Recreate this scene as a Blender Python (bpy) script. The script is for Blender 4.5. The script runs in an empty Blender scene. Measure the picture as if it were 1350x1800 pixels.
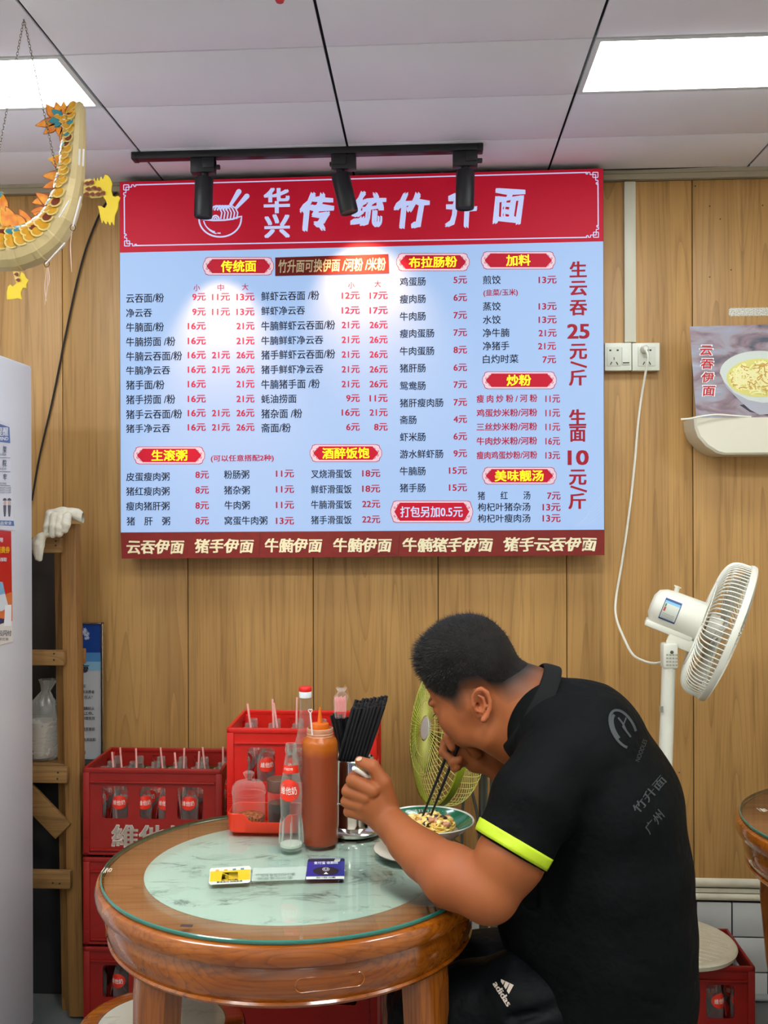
import bpy, bmesh, math, random
import numpy as np
from mathutils import Vector, Matrix, Euler
from mathutils import noise as mnoise
random.seed(7)
SC = bpy.context.scene
COL = SC.collection
# ------------------------------------------------------------------ camera
CW, CH, F, PX0, PY0 = 1350, 1800, 1800.0, 640.0, 898.0
YAW, ROLL = math.atan(115 / 1800), -0.003
CAMZ = 1.5
cam_data = bpy.data.cameras.new('camera')
cam = bpy.data.objects.new('camera', cam_data)
COL.objects.link(cam)
CROT = Matrix.Rotation(YAW, 3, 'Z') @ Matrix.Rotation(math.pi / 2, 3, 'X') @ Matrix.Rotation(ROLL, 3, 'Z')
cam.matrix_world = Matrix.Translation((0, 0, CAMZ)) @ CROT.to_4x4()
cam_data.sensor_fit = 'AUTO'; cam_data.sensor_width = 36; cam_data.lens = 36 * F / CH
cam_data.shift_x = (CW / 2 - PX0) / CH
cam_data.shift_y = -(CH / 2 - PY0) / CH
cam_data.clip_start = 0.05
SC.camera = cam
# ------------------------------------------------------------------ world, exposure
w = bpy.data.worlds.new('world'); SC.world = w; w.use_nodes = True
w.node_tree.nodes['Background'].inputs[0].default_value = (0.8, 0.85, 1, 1)
w.node_tree.nodes['Background'].inputs[1].default_value = 0.02
SC.view_settings.view_transform = 'Standard'; SC.view_settings.look = 'None'
SC.view_settings.exposure = 0.0; SC.view_settings.gamma = 1.0
SC.view_settings.use_curve_mapping = False
SC.cycles.max_bounces = 8; SC.cycles.transparent_max_bounces = 24
SC.cycles.transmission_bounces = 8; SC.cycles.caustics_reflective = False; SC.cycles.caustics_refractive = False
LED_POWER = 17.0         # emission strength of the ceiling light panels near the wall
LED_FILL = 43.0          # and of the unseen panels added to brighten the room
SPOT_POWER = (44.0, 27.0)  # the two lit track lamps (watts)
SIGN_POWER = 0.84        # backlight of the menu board

# ------------------------------------------------------------------ pixel helpers
def ray(px, py):
    return CROT @ Vector(((px - PX0) / F, -(py - PY0) / F, -1))
def at(px, py, Y):
    r = ray(px, py); return Vector((0, 0, CAMZ)) + r * (Y / r.y)
def atz(px, py, z):
    r = ray(px, py); return Vector((0, 0, CAMZ)) + r * ((z - CAMZ) / r.z)
def atx(px, py, X):
    r = ray(px, py); return Vector((0, 0, CAMZ)) + r * (X / r.x)
# ------------------------------------------------------------------ materials
def lin(c):
    if isinstance(c, str):
        c = [int(c[i:i + 2], 16) / 255 for i in (0, 2, 4)]
    return tuple((x / 12.92 if x <= 0.04045 else ((x + 0.055) / 1.055) ** 2.4) for x in c[:3]) + (1,)
MATS = {}
def mat(name, color, rough=0.5, metal=0.0, emit=0.0, trans=0.0, spec=0.5, coat=0.0, alpha=1.0, bump=None, var=None, ior=1.45, sheen=0, sss=0, ecol=None):
    if name in MATS: return MATS[name]
    m = bpy.data.materials.new(name); m.use_nodes = True; MATS[name] = m
    nt = m.node_tree; b = nt.nodes['Principled BSDF']
    b.inputs['Base Color'].default_value = lin(color)
    b.inputs['Roughness'].default_value = rough; b.inputs['Metallic'].default_value = metal
    b.inputs['Specular IOR Level'].default_value = spec; b.inputs['IOR'].default_value = ior
    b.inputs['Transmission Weight'].default_value = trans; b.inputs['Coat Weight'].default_value = coat
    b.inputs['Alpha'].default_value = alpha
    if sheen: b.inputs['Sheen Weight'].default_value = sheen
    if sss:
        b.inputs['Subsurface Weight'].default_value = sss; b.inputs['Subsurface Radius'].default_value = (0.012, 0.005, 0.003); b.inputs['Subsurface Scale'].default_value = 0.6
    if emit:
        b.inputs['Emission Color'].default_value = lin(ecol or color); b.inputs['Emission Strength'].default_value = emit
    tc = None
    if bump or var:
        tc = nt.nodes.new('ShaderNodeTexCoord')
    if var:      # (scale, amount[, color2])
        n = nt.nodes.new('ShaderNodeTexNoise'); n.inputs['Scale'].default_value = var[0]; n.inputs['Detail'].default_value = 5
        nt.links.new(tc.outputs['Object'], n.inputs['Vector'])
        mx = nt.nodes.new('ShaderNodeMix'); mx.data_type = 'RGBA'
        rp = nt.nodes.new('ShaderNodeMapRange'); rp.inputs[1].default_value = 0.35; rp.inputs[2].default_value = 0.68
        nt.links.new(n.outputs[0], rp.inputs[0])
        nt.links.new(rp.outputs[0], mx.inputs['Factor'])
        c = lin(color); c2 = lin(var[2]) if len(var) > 2 else tuple(x * (1 - var[1]) for x in c[:3]) + (1,)
        mx.inputs['A'].default_value = c; mx.inputs['B'].default_value = c2
        nt.links.new(mx.outputs['Result'], b.inputs['Base Color'])
    if bump:     # (scale, strength, distance)
        n = nt.nodes.new('ShaderNodeTexNoise'); n.inputs['Scale'].default_value = bump[0]; n.inputs['Detail'].default_value = 4
        nt.links.new(tc.outputs['Object'], n.inputs['Vector'])
        bp = nt.nodes.new('ShaderNodeBump'); bp.inputs['Strength'].default_value = bump[1]; bp.inputs['Distance'].default_value = bump[2]
        nt.links.new(n.outputs[0], bp.inputs['Height']); nt.links.new(bp.outputs[0], b.inputs['Normal'])
    return m
def thin_glass(name, tint, dens=0.12, rough=0.03, edge=0.9):
    """thin clear glass or plastic: see-through in the middle, denser and shinier at grazing angles"""
    if name in MATS: return MATS[name]
    m = bpy.data.materials.new(name); m.use_nodes = True; MATS[name] = m
    nt = m.node_tree; nt.nodes.clear()
    out = nt.nodes.new('ShaderNodeOutputMaterial')
    tr = nt.nodes.new('ShaderNodeBsdfTransparent')
    tr.inputs[0].default_value = tuple(1 - (1 - x) * 0.25 for x in lin(tint)[:3]) + (1,)
    df = nt.nodes.new('ShaderNodeBsdfPrincipled'); df.inputs['Base Color'].default_value = lin(tint); df.inputs['Roughness'].default_value = rough
    df.inputs['Specular IOR Level'].default_value = 0.9
    lw = nt.nodes.new('ShaderNodeLayerWeight'); lw.inputs[0].default_value = 0.25
    mr = nt.nodes.new('ShaderNodeMapRange'); mr.inputs[3].default_value = dens; mr.inputs[4].default_value = edge
    mx = nt.nodes.new('ShaderNodeMixShader')
    nt.links.new(lw.outputs['Facing'], mr.inputs[0]); nt.links.new(mr.outputs[0], mx.inputs[0])
    nt.links.new(tr.outputs[0], mx.inputs[1]); nt.links.new(df.outputs[0], mx.inputs[2])
    nt.links.new(mx.outputs[0], out.inputs[0])
    return m
def wood(name, c1, c2, c3, axis='Z', scale=1.0, rough=0.35, coat=0.0, bands=0, bandw=0.05, bump=0.1, rnd=True, rings=False):
    """grain along axis; c1 light, c2 mid, c3 dark streaks; bands > 0 adds board-wide tone steps"""
    if name in MATS: return MATS[name]
    m = bpy.data.materials.new(name); m.use_nodes = True; MATS[name] = m
    nt = m.node_tree; L = nt.links; N = nt.nodes.new; b = nt.nodes['Principled BSDF']
    b.inputs['Roughness'].default_value = rough; b.inputs['Coat Weight'].default_value = coat; b.inputs['Coat Roughness'].default_value = 0.08
    tc = N('ShaderNodeTexCoord'); oi = N('ShaderNodeObjectInfo')
    ad = N('ShaderNodeVectorMath'); ad.operation = 'MULTIPLY_ADD'
    cmb = N('ShaderNodeCombineXYZ')
    for i in range(3): L.new(oi.outputs['Random'], cmb.inputs[i])
    L.new(cmb.outputs[0], ad.inputs[0]); ad.inputs[1].default_value = (17.3, 9.1, 23.7) if rnd else (0, 0, 0); L.new(tc.outputs['Object'], ad.inputs[2])
    def mapped(sc):
        mp = N('ShaderNodeMapping'); L.new(ad.outputs[0], mp.inputs['Vector'])
        s = [sc * scale] * 3; s['XYZ'.index(axis)] *= 0.045
        mp.inputs['Scale'].default_value = s; return mp
    n1 = N('ShaderNodeTexNoise'); n1.inputs['Scale'].default_value = 1; n1.inputs['Detail'].default_value = 6; n1.inputs['Distortion'].default_value = 0.6
    L.new(mapped(14).outputs[0], n1.inputs['Vector'])
    n2 = N('ShaderNodeTexNoise'); n2.inputs['Scale'].default_value = 1; n2.inputs['Detail'].default_value = 5
    L.new(mapped(110).outputs[0], n2.inputs['Vector'])
    # cathedral rings
    n3 = N('ShaderNodeTexNoise'); n3.inputs['Scale'].default_value = 1; n3.inputs['Detail'].default_value = 1
    L.new(mapped(7).outputs[0], n3.inputs['Vector'])
    ml = N('ShaderNodeMath'); ml.operation = 'MULTIPLY'; ml.inputs[1].default_value = 34
    L.new(n3.outputs[0], ml.inputs[0])
    fr = N('ShaderNodeMath'); fr.operation = 'FRACT'; L.new(ml.outputs[0], fr.inputs[0])
    pw = N('ShaderNodeMath'); pw.operation = 'POWER'; pw.inputs[1].default_value = 6; L.new(fr.outputs[0], pw.inputs[0])
    cr = N('ShaderNodeValToRGB'); cr.color_ramp.elements[0].position = 0.3; cr.color_ramp.elements[1].position = 0.7
    cr.color_ramp.elements[0].color = lin(c2); cr.color_ramp.elements[1].color = lin(c1)
    L.new(n1.outputs[0], cr.inputs[0])
    m2 = N('ShaderNodeMapRange'); m2.inputs[1].default_value = 0.5; m2.inputs[2].default_value = 0.75; m2.inputs[4].default_value = 0.55
    L.new(n2.outputs[0], m2.inputs[0])
    mx = N('ShaderNodeMix'); mx.data_type = 'RGBA'; mx.inputs['B'].default_value = lin(c3)
    L.new(cr.outputs[0], mx.inputs['A']); L.new(m2.outputs[0], mx.inputs['Factor'])
    m3 = N('ShaderNodeMath'); m3.operation = 'MULTIPLY'; m3.inputs[1].default_value = 0.42; L.new(pw.outputs[0], m3.inputs[0])
    mx2 = N('ShaderNodeMix'); mx2.data_type = 'RGBA'; mx2.inputs['B'].default_value = lin(c3)
    L.new(mx.outputs['Result'], mx2.inputs['A']); L.new(m3.outputs[0], mx2.inputs['Factor'])
    last = mx2.outputs['Result']
    if bands:
        sp = N('ShaderNodeSeparateXYZ'); L.new(ad.outputs[0], sp.inputs[0])
        dv = N('ShaderNodeMath'); dv.operation = 'DIVIDE'; dv.inputs[1].default_value = bandw; L.new(sp.outputs[0], dv.inputs[0])
        fl = N('ShaderNodeMath'); fl.operation = 'FLOOR'; L.new(dv.outputs[0], fl.inputs[0])
        wn = N('ShaderNodeTexWhiteNoise'); wn.noise_dimensions = '1D'; L.new(fl.outputs[0], wn.inputs['W'])
        mr = N('ShaderNodeMapRange'); mr.inputs[3].default_value = 1 - bands; mr.inputs[4].default_value = 1 + bands
        L.new(wn.outputs['Value'], mr.inputs[0])
        vm = N('ShaderNodeVectorMath'); vm.operation = 'SCALE'; L.new(last, vm.inputs[0]); L.new(mr.outputs[0], vm.inputs['Scale'])
        last = vm.outputs[0]
    L.new(last, b.inputs['Base Color'])
    bp = N('ShaderNodeBump'); bp.inputs['Strength'].default_value = bump; bp.inputs['Distance'].default_value = 0.001
    L.new(n2.outputs[0], bp.inputs['Height']); L.new(bp.outputs[0], b.inputs['Normal'])
    return m
# ------------------------------------------------------------------ object helpers
def tag(o, label=None, cat=None, group=None, kind=None):
    if label: o['label'] = label
    if cat: o['category'] = cat
    if group: o['group'] = group
    if kind: o['kind'] = kind
    return o
def empty(name, loc=(0, 0, 0)):
    o = bpy.data.objects.new(name, None); COL.objects.link(o); o.location = loc; o.empty_display_size = 0.05
    return o
def mesh_obj(name, verts, faces, m, parent=None, smooth=True, ang=0.7):
    me = bpy.data.meshes.new(name)
    me.from_pydata([tuple(v) for v in verts], [], [tuple(f) for f in faces]); me.validate()
    return link_mesh(name, me, m, parent, smooth, ang)
def link_mesh(name, me, m, parent=None, smooth=True, ang=0.7):
    o = bpy.data.objects.new(name, me); COL.objects.link(o)
    if m is not None:
        for x in (m if isinstance(m, (list, tuple)) else [m]): me.materials.append(x)
    if parent is not None: o.parent = parent
    if smooth:
        me.polygons.foreach_set('use_smooth', [True] * len(me.polygons))
        if ang: me.set_sharp_from_angle(angle=ang)
    me.update()
    return o
def kids(o): return [c for c in o.children]
def rebase(root, base):
    """meshes under root were written in world coordinates with root at the origin: move the origin to base"""
    base = Vector(base); seen = set()
    def rec(o):
        for c in kids(o):
            if c.type == 'MESH' and c.data.name not in seen and c.location.length == 0 and c.rotation_euler.to_matrix() == Matrix.Identity(3) or c.type == 'MESH' and c.data.name not in seen and c.location.length == 0:
                seen.add(c.data.name); c.data.transform(Matrix.Translation(-base)); rec(c)
            elif c.location.length != 0:
                c.location = c.location - base
            else: rec(c)
    if root.type == 'MESH': root.data.transform(Matrix.Translation(-base))
    rec(root); root.location = base
    return root
def copy_tree(o, parent=None):
    c = o.copy(); COL.objects.link(c); c.parent = parent
    if parent is None:
        for k in ('label',):
            if k in c: del c[k]
    for ch in list(o.children): copy_tree(ch, c)
    return c
class MB:
    def __init__(s): s.v = []; s.f = []
    def add(s, vs, fs):
        n = len(s.v); s.v += [Vector(x) for x in vs]; s.f += [tuple(i + n for i in f) for f in fs]; return s
    def box(s, x0, x1, y0, y1, z0, z1, M=None, bev=0.0):
        x0, x1 = min(x0, x1), max(x0, x1); y0, y1 = min(y0, y1), max(y0, y1); z0, z1 = min(z0, z1), max(z0, z1)
        if bev > 0:
            b = min(bev, (x1 - x0) / 2.1, (y1 - y0) / 2.1, (z1 - z0) / 2.1)
            bm = bmesh.new(); bmesh.ops.create_cube(bm, size=1)
            for v in bm.verts: v.co = Vector(((x0 + x1) / 2 + v.co.x * (x1 - x0), (y0 + y1) / 2 + v.co.y * (y1 - y0), (z0 + z1) / 2 + v.co.z * (z1 - z0)))
            bmesh.ops.bevel(bm, geom=bm.edges[:], offset=b, segments=2, affect='EDGES', profile=0.5)
            bm.verts.index_update()
            vs = [v.co.copy() for v in bm.verts]; fs = [[v.index for v in f.verts] for f in bm.faces]; bm.free()
        else:
            vs = [Vector((x, y, z)) for x in (x0, x1) for y in (y0, y1) for z in (z0, z1)]
            fs = [(0, 1, 3, 2), (4, 6, 7, 5), (0, 4, 5, 1), (2, 3, 7, 6), (0, 2, 6, 4), (1, 5, 7, 3)]
        if M is not None: vs = [M @ v for v in vs]
        return s.add(vs, fs)
    def tube(s, pts, r, n=8, cap=True, closed=False, flat=None):
        pts = [Vector(p) for p in pts]; rs = r if isinstance(r, (list, tuple)) else [r] * len(pts)
        up = None; rings = []; N = len(pts)
        for i, p in enumerate(pts):
            if closed: t = pts[(i + 1) % N] - pts[i - 1]
            else: t = pts[min(i + 1, N - 1)] - pts[max(i - 1, 0)]
            t.normalize()
            if up is None:
                up = Vector((0, 0, 1)) if abs(t.z) < 0.9 else Vector((1, 0, 0))
            up = (up - t * up.dot(t)).normalized(); sd = t.cross(up)
            fl = flat or 1.0
            rings.append([p + (up * math.cos(2 * math.pi * k / n) * fl + sd * math.sin(2 * math.pi * k / n)) * rs[i] for k in range(n)])
        vs = [v for rg in rings for v in rg]; fs = []
        R = N if closed else N - 1
        for i in range(R):
            j = (i + 1) % N
            for k in range(n):
                k2 = (k + 1) % n; fs.append((i * n + k, i * n + k2, j * n + k2, j * n + k))
        if cap and not closed:
            fs.append(tuple(range(n))[::-1]); fs.append(tuple((N - 1) * n + k for k in range(n)))
        return s.add(vs, fs)
    def lathe(s, prof, n=32, c=(0, 0, 0), M=None, close=False, cap=True):
        """prof: list of (r, z)"""
        vs = []; fs = []; c = Vector(c)
        for (r, z) in prof:
            for k in range(n):
                a = 2 * math.pi * k / n; vs.append(Vector((r * math.cos(a), r * math.sin(a), z)))
        P = len(prof)
        for i in range(P if close else P - 1):
            j = (i + 1) % P
            for k in range(n):
                k2 = (k + 1) % n; fs.append((i * n + k, i * n + k2, j * n + k2, j * n + k))
        if not close and cap:
            if prof[0][0] > 1e-5: fs.append(tuple(range(n))[::-1])
            if prof[-1][0] > 1e-5: fs.append(tuple((P - 1) * n + k for k in range(n)))
        vs = [(M @ v if M is not None else v) + c for v in vs]
        return s.add(vs, fs)
    def prism(s, poly, y0, y1, M=None):
        """poly in (x,z), extruded along y"""
        n = len(poly)
        vs = [Vector((x, y0, z)) for x, z in poly] + [Vector((x, y1, z)) for x, z in poly]
        fs = [tuple(range(n)), tuple(range(n, 2 * n))[::-1]] + [(i, i + n, (i + 1) % n + n, (i + 1) % n) for i in range(n)]
        if M is not None: vs = [M @ v for v in vs]
        return s.add(vs, fs)
    def build(s, name, m, parent=None, smooth=True, ang=0.7):
        o = mesh_obj(name, s.v, s.f, m, parent, smooth, ang)
        bm = bmesh.new(); bm.from_mesh(o.data); bmesh.ops.remove_doubles(bm, verts=bm.verts[:], dist=1e-6)
        bmesh.ops.recalc_face_normals(bm, faces=bm.faces[:]); bm.to_mesh(o.data); bm.free()
        if smooth:
            o.data.polygons.foreach_set('use_smooth', [True] * len(o.data.polygons))
            if ang: o.data.set_sharp_from_angle(angle=ang)
        return o
def frame_from(zdir, xhint=(1, 0, 0)):
    z = Vector(zdir).normalized(); x = Vector(xhint); x = (x - z * x.dot(z)).normalized(); y = z.cross(x)
    return Matrix((x, y, z)).transposed()
def spline(pts, n=8):
    """Catmull-Rom through pts"""
    P = [Vector(p) for p in pts]; P = [P[0] * 2 - P[1]] + P + [P[-1] * 2 - P[-2]]; out = []
    for i in range(1, len(P) - 2):
        for k in range(n):
            t = k / n; a, b, c, d = P[i - 1], P[i], P[i + 1], P[i + 2]
            out.append(0.5 * ((2 * b) + (c - a) * t + (2 * a - 5 * b + 4 * c - d) * t * t + (3 * b - a - 3 * c + d) * t ** 3))
    out.append(P[-2]); return out
# ------------------------------------------------------------------ flat shapes with holes, and lettering
def shape2d(loops, depth=0.0):
    """loops: list of [(x,y)...]; even-odd filled; returns verts (x,y,z) and faces, thickness 2*depth"""
    cu = bpy.data.curves.new('s', 'CURVE'); cu.dimensions = '2D'; cu.fill_mode = 'BOTH' if depth else 'BOTH'; cu.extrude = depth
    for lp in loops:
        sp = cu.splines.new('POLY'); sp.points.add(len(lp) - 1)
        for i, (x, y) in enumerate(lp): sp.points[i].co = (x, y, 0, 1)
        sp.use_cyclic_u = True
    ob = bpy.data.objects.new('s', cu); me = bpy.data.meshes.new_from_object(ob)
    vs = [v.co.copy() for v in me.vertices]; fs = [tuple(p.vertices) for p in me.polygons]
    bpy.data.objects.remove(ob); bpy.data.curves.remove(cu); bpy.data.meshes.remove(me)
    return vs, fs
TCACHE = {}
def glyphs(txt, bold=0.0, shear=0.0, space=1.0, vertical=False):
    key = (txt, bold, shear, space, vertical)
    if key in TCACHE: return TCACHE[key]
    cu = bpy.data.curves.new('t', 'FONT'); cu.body = '\n'.join(txt) if vertical else txt; cu.size = 1; cu.shear = shear
    cu.space_character = space; cu.resolution_u = 3; cu.align_x = 'CENTER' if vertical else 'LEFT'; cu.fill_mode = 'FRONT'
    if vertical: cu.space_line = space
    ob = bpy.data.objects.new('t', cu); me = bpy.data.meshes.new_from_object(ob)
    vs = [(v.co.x, v.co.y) for v in me.vertices]; fs = [tuple(p.vertices) for p in me.polygons]
    bpy.data.objects.remove(ob); bpy.data.curves.remove(cu); bpy.data.meshes.remove(me)
    TCACHE[key] = (vs, fs); return vs, fs
def text_box(mb, txt, corners, bold=0.02, shear=0.0, space=1.0, vertical=False, wob=0.0):
    """fit the glyphs of txt into a quad; corners: four 3D points (top-left, top-right, bottom-right, bottom-left)"""
    vs, fs = glyphs(txt, bold, shear, space, vertical)
    if not vs: return
    xs = [v[0] for v in vs]; ys = [v[1] for v in vs]; x0, x1, y0, y1 = min(xs), max(xs), min(ys), max(ys)
    tl, tr, br, bl = corners
    W, H = (x1 - x0 or 1), (y1 - y0 or 1); nv = -((tr - tl).cross(bl - tl)).normalized() * 0.00007; lay = Vector((0, 0, 0))
    for (ox, oy) in (((-bold, -bold * .6), (bold, -bold * .6), (bold, bold * .6), (-bold, bold * .6)) if bold > 0 else ((0, 0),)):
        out = []
        for (x, y) in vs:
            u = (x - x0) / W; v = (y - y0) / H
            if wob: u2 = u + wob * math.sin(v * 7 + u * 3) * 0.02; v = v + wob * math.sin(u * 23) * 0.03; u = u2
            u += ox / W; v += oy / H
            out.append((bl * (1 - u) + br * u) * (1 - v) + (tl * (1 - u) + tr * u) * v)
        mb.add([p + lay for p in out], fs); lay = lay + nv
def pbox(px0, py0, px1, py1, Y):
    return [at(px0, py0, Y), at(px1, py0, Y), at(px1, py1, Y), at(px0, py1, Y)]
def rrect(x0, y0, x1, y1, r, n=5):
    pts = []
    for (cx, cy, a0) in ((x1 - r, y1 - r, 0), (x0 + r, y1 - r, 90), (x0 + r, y0 + r, 180), (x1 - r, y0 + r, 270)):
        for k in range(n + 1):
            a = math.radians(a0 + 90 * k / n); pts.append((cx + r * math.cos(a), cy + r * math.sin(a)))
    return pts
# ------------------------------------------------------------------ organic surfaces: blended solids meshed on a grid
class Blob:
    def __init__(s, lo, hi, h):
        s.lo = np.array(lo, float); s.h = h
        s.n = np.ceil((np.array(hi, float) - s.lo) / h).astype(int) + 1
        s.F = np.full(tuple(s.n), 0.06, np.float32)
    def _blk(s, lo, hi):
        i0 = np.clip(np.floor((np.array(lo) - s.lo) / s.h).astype(int), 0, s.n - 1); i1 = np.clip(np.ceil((np.array(hi) - s.lo) / s.h).astype(int) + 1, 1, s.n)
        sl = tuple(slice(a, b) for a, b in zip(i0, i1))
        g = [(s.lo[k] + s.h * np.arange(i0[k], i1[k])).astype(np.float32) for k in range(3)]
        return sl, g[0][:, None, None], g[1][None, :, None], g[2][None, None, :]
    def _comb(s, sl, d, k, op):
        A = s.F[sl]
        if A.size == 0: return s
        if op == 'sub': d = -d
        if op == 'add':
            if k > 0: hh = np.clip(0.5 + 0.5 * (A - d) / k, 0, 1); s.F[sl] = A + (d - A) * hh - k * hh * (1 - hh)
            else: s.F[sl] = np.minimum(A, d)
        else:
            if k > 0: hh = np.clip(0.5 - 0.5 * (A - d) / k, 0, 1); s.F[sl] = A + (d - A) * hh + k * hh * (1 - hh)
            else: s.F[sl] = np.maximum(A, d)
        return s
    def cone(s, a, b, ra, rb, k=0.01, op='add', flat=None):
        a = np.array(a, float); b = np.array(b, float); m = max(ra, rb) + k + 0.02
        if flat is not None: m *= max(1.0, flat[1]) 
        sl, X, Y, Z = s._blk(np.minimum(a, b) - m, np.maximum(a, b) + m)
        u = b - a; L = float(u @ u) or 1e-9
        t = np.clip(((X - a[0]) * u[0] + (Y - a[1]) * u[1] + (Z - a[2]) * u[2]) / L, 0, 1)
        qx, qy, qz = X - a[0] - t * u[0], Y - a[1] - t * u[1], Z - a[2] - t * u[2]
        q2 = qx * qx + qy * qy + qz * qz
        if flat is not None:
            nrm = np.array(flat[0], float); nrm /= np.linalg.norm(nrm)
            qn = qx * nrm[0] + qy * nrm[1] + qz * nrm[2]; q2 = q2 + (1 / flat[1] ** 2 - 1) * qn * qn
        d = np.sqrt(np.maximum(q2, 0)) - (ra + (rb - ra) * t)
        return s._comb(sl, d, k, op)
    def chain(s, pts, k=0.01, op='add', flat=None):
        for (a, ra), (b, rb) in zip(pts, pts[1:]): s.cone(a, b, ra, rb, k, op, flat)
        return s
    def ell(s, c, r, R=None, k=0.01, op='add'):
        c = np.array(c, float); r = np.array(r, float); m = float(r.max()) + k + 0.02
        sl, X, Y, Z = s._blk(c - m, c + m); x, y, z = X - c[0], Y - c[1], Z - c[2]
        if R is not None:
            R = np.array(R, float); x, y, z = (x * R[0][i] + y * R[1][i] + z * R[2][i] for i in range(3))
        k0 = np.sqrt((x / r[0]) ** 2 + (y / r[1]) ** 2 + (z / r[2]) ** 2); k1 = np.sqrt((x / r[0] ** 2) ** 2 + (y / r[1] ** 2) ** 2 + (z / r[2] ** 2) ** 2)
        d = k0 * (k0 - 1) / np.maximum(k1, 1e-6)
        return s._comb(sl, d, k, op)
    def plane(s, c, n, lo, hi, k=0.0, op='sub'):
        """sub: removes the side the normal points to, inside the box lo..hi"""
        sl, X, Y, Z = s._blk(lo, hi); n = np.array(n, float); n /= np.linalg.norm(n)
        d = -((X - c[0]) * n[0] + (Y - c[1]) * n[1] + (Z - c[2]) * n[2])
        return s._comb(sl, d, k, op)
    def arrays(s):
        F = s.F; nx, ny, nz = F.shape; I = F < 0
        c = np.zeros((nx - 1, ny - 1, nz - 1), np.uint8)
        for dx in (0, 1):
            for dy in (0, 1):
                for dz in (0, 1): c += I[dx:nx - 1 + dx, dy:ny - 1 + dy, dz:nz - 1 + dz]
        act = (c > 0) & (c < 8); idx = np.argwhere(act); vid = np.full(act.shape, -1, np.int64); vid[act] = np.arange(len(idx))
        acc = np.zeros((len(idx), 3)); cnt = np.zeros(len(idx))
        corners = [(0, 0, 0), (1, 0, 0), (0, 1, 0), (1, 1, 0), (0, 0, 1), (1, 0, 1), (0, 1, 1), (1, 1, 1)]
        for a in corners:
            for ax in range(3):
                if a[ax]: continue
                b = list(a); b[ax] = 1
                fa = F[idx[:, 0] + a[0], idx[:, 1] + a[1], idx[:, 2] + a[2]]; fb = F[idx[:, 0] + b[0], idx[:, 1] + b[1], idx[:, 2] + b[2]]
                m = (fa < 0) != (fb < 0); t = fa[m] / (fa[m] - fb[m]); p = np.tile(np.array(a, float), (m.sum(), 1)); p[:, ax] = t
                acc[m] += p; cnt[m] += 1
        V = s.lo + s.h * (idx + acc / cnt[:, None]); faces = []
        for ax in range(3):
            o = [k for k in range(3) if k != ax]; sh = [slice(None)] * 3; s0 = list(sh); s1 = list(sh); s0[ax] = slice(0, -1); s1[ax] = slice(1, None)
            A, B = I[tuple(s0)], I[tuple(s1)]; e = np.argwhere(A != B); e = e[(e[:, o[0]] > 0) & (e[:, o[1]] > 0) & (e[:, o[0]] < F.shape[o[0]] - 1) & (e[:, o[1]] < F.shape[o[1]] - 1)]
            q = []
            for (da, db) in ((-1, -1), (0, -1), (0, 0), (-1, 0)):
                w_ = e.copy(); w_[:, o[0]] += da; w_[:, o[1]] += db; q.append(vid[w_[:, 0], w_[:, 1], w_[:, 2]])
            q = np.stack(q, 1); inside = A[e[:, 0], e[:, 1], e[:, 2]]; flip = inside if ax != 1 else ~inside
            q[~flip] = q[~flip][:, ::-1]; faces.append(q)
        Q = np.concatenate(faces); Q = Q[(Q >= 0).all(1)]
        return V, Q
    def build(s, name, m, parent=None, smooth_it=1, fn=None):
        V, Q = s.arrays()
        if smooth_it:
            E = np.concatenate([Q[:, [0, 1]], Q[:, [1, 2]], Q[:, [2, 3]], Q[:, [3, 0]]])
            for _ in range(smooth_it):
                S = np.zeros_like(V); C = np.zeros(len(V))
                np.add.at(S, E[:, 0], V[E[:, 1]]); np.add.at(S, E[:, 1], V[E[:, 0]]); np.add.at(C, E[:, 0], 1); np.add.at(C, E[:, 1], 1)
                V = V * 0.5 + 0.5 * S / np.maximum(C, 1)[:, None]
        if fn is not None: V = fn(V)
        me = bpy.data.meshes.new(name); me.vertices.add(len(V)); me.vertices.foreach_set('co', V.astype(np.float32).ravel())
        me.loops.add(Q.size); me.loops.foreach_set('vertex_index', Q.astype(np.int32).ravel()); me.polygons.add(len(Q))
        me.polygons.foreach_set('loop_start', np.arange(0, Q.size, 4, dtype=np.int32)); me.update(calc_edges=True)
        o = link_mesh(name, me, m, parent, True, 0); return o
# ================================================================== THE ROOM
WY = 3.2; CZ = 2.54
M_CEIL = mat('ceiling_tile', 'eeeaf4', 0.6, var=(3, 0.04), bump=(250, 0.15, 0.0004))
M_DARK = mat('dark_joint', '17161a', 0.8)
M_LAM = wood('oak_laminate', 'be9256', 'ab8048', '7e582c', 'Z', 0.75, rough=0.5, bands=0.10, bandw=0.066, bump=0.12)
M_PLASTER = mat('painted_wall', 'ece6dc', 0.8)
M_CREAM = mat('cream_pvc', 'e2dcc4', 0.35, var=(30, 0.1))
M_WTILE = mat('white_tile', 'd6d8d6', 0.12, var=(6, 0.08))
M_FLOOR = mat('grey_floor', '74787a', 0.35, var=(5, 0.25))
M_BLACK = mat('black_metal', '1b1b20', 0.42)
M_BPLAST = mat('black_cable', '131214', 0.5)
RX0, RX1, RY0 = -2.4, 2.6, -2.4
def struct(name, mb, m, parent=None, smooth=False):
    o = mb.build(name, m, parent, smooth)
    if parent is None: tag(o, kind='structure')
    return o
floor = struct('floor', MB().box(RX0, RX1, RY0, WY + 0.1, -0.1, 0), M_FLOOR)
ceiling = struct('ceiling', MB().box(RX0, RX1, RY0, WY + 0.1, CZ + 0.012, CZ + 0.1), M_DARK)
struct('wall_left', MB().box(RX0 - 0.1, RX0, RY0, WY + 0.1, 0, CZ + 0.1), M_PLASTER)
struct('wall_right', MB().box(RX1, RX1 + 0.1, RY0, WY + 0.1, 0, CZ + 0.1), M_PLASTER)
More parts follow.
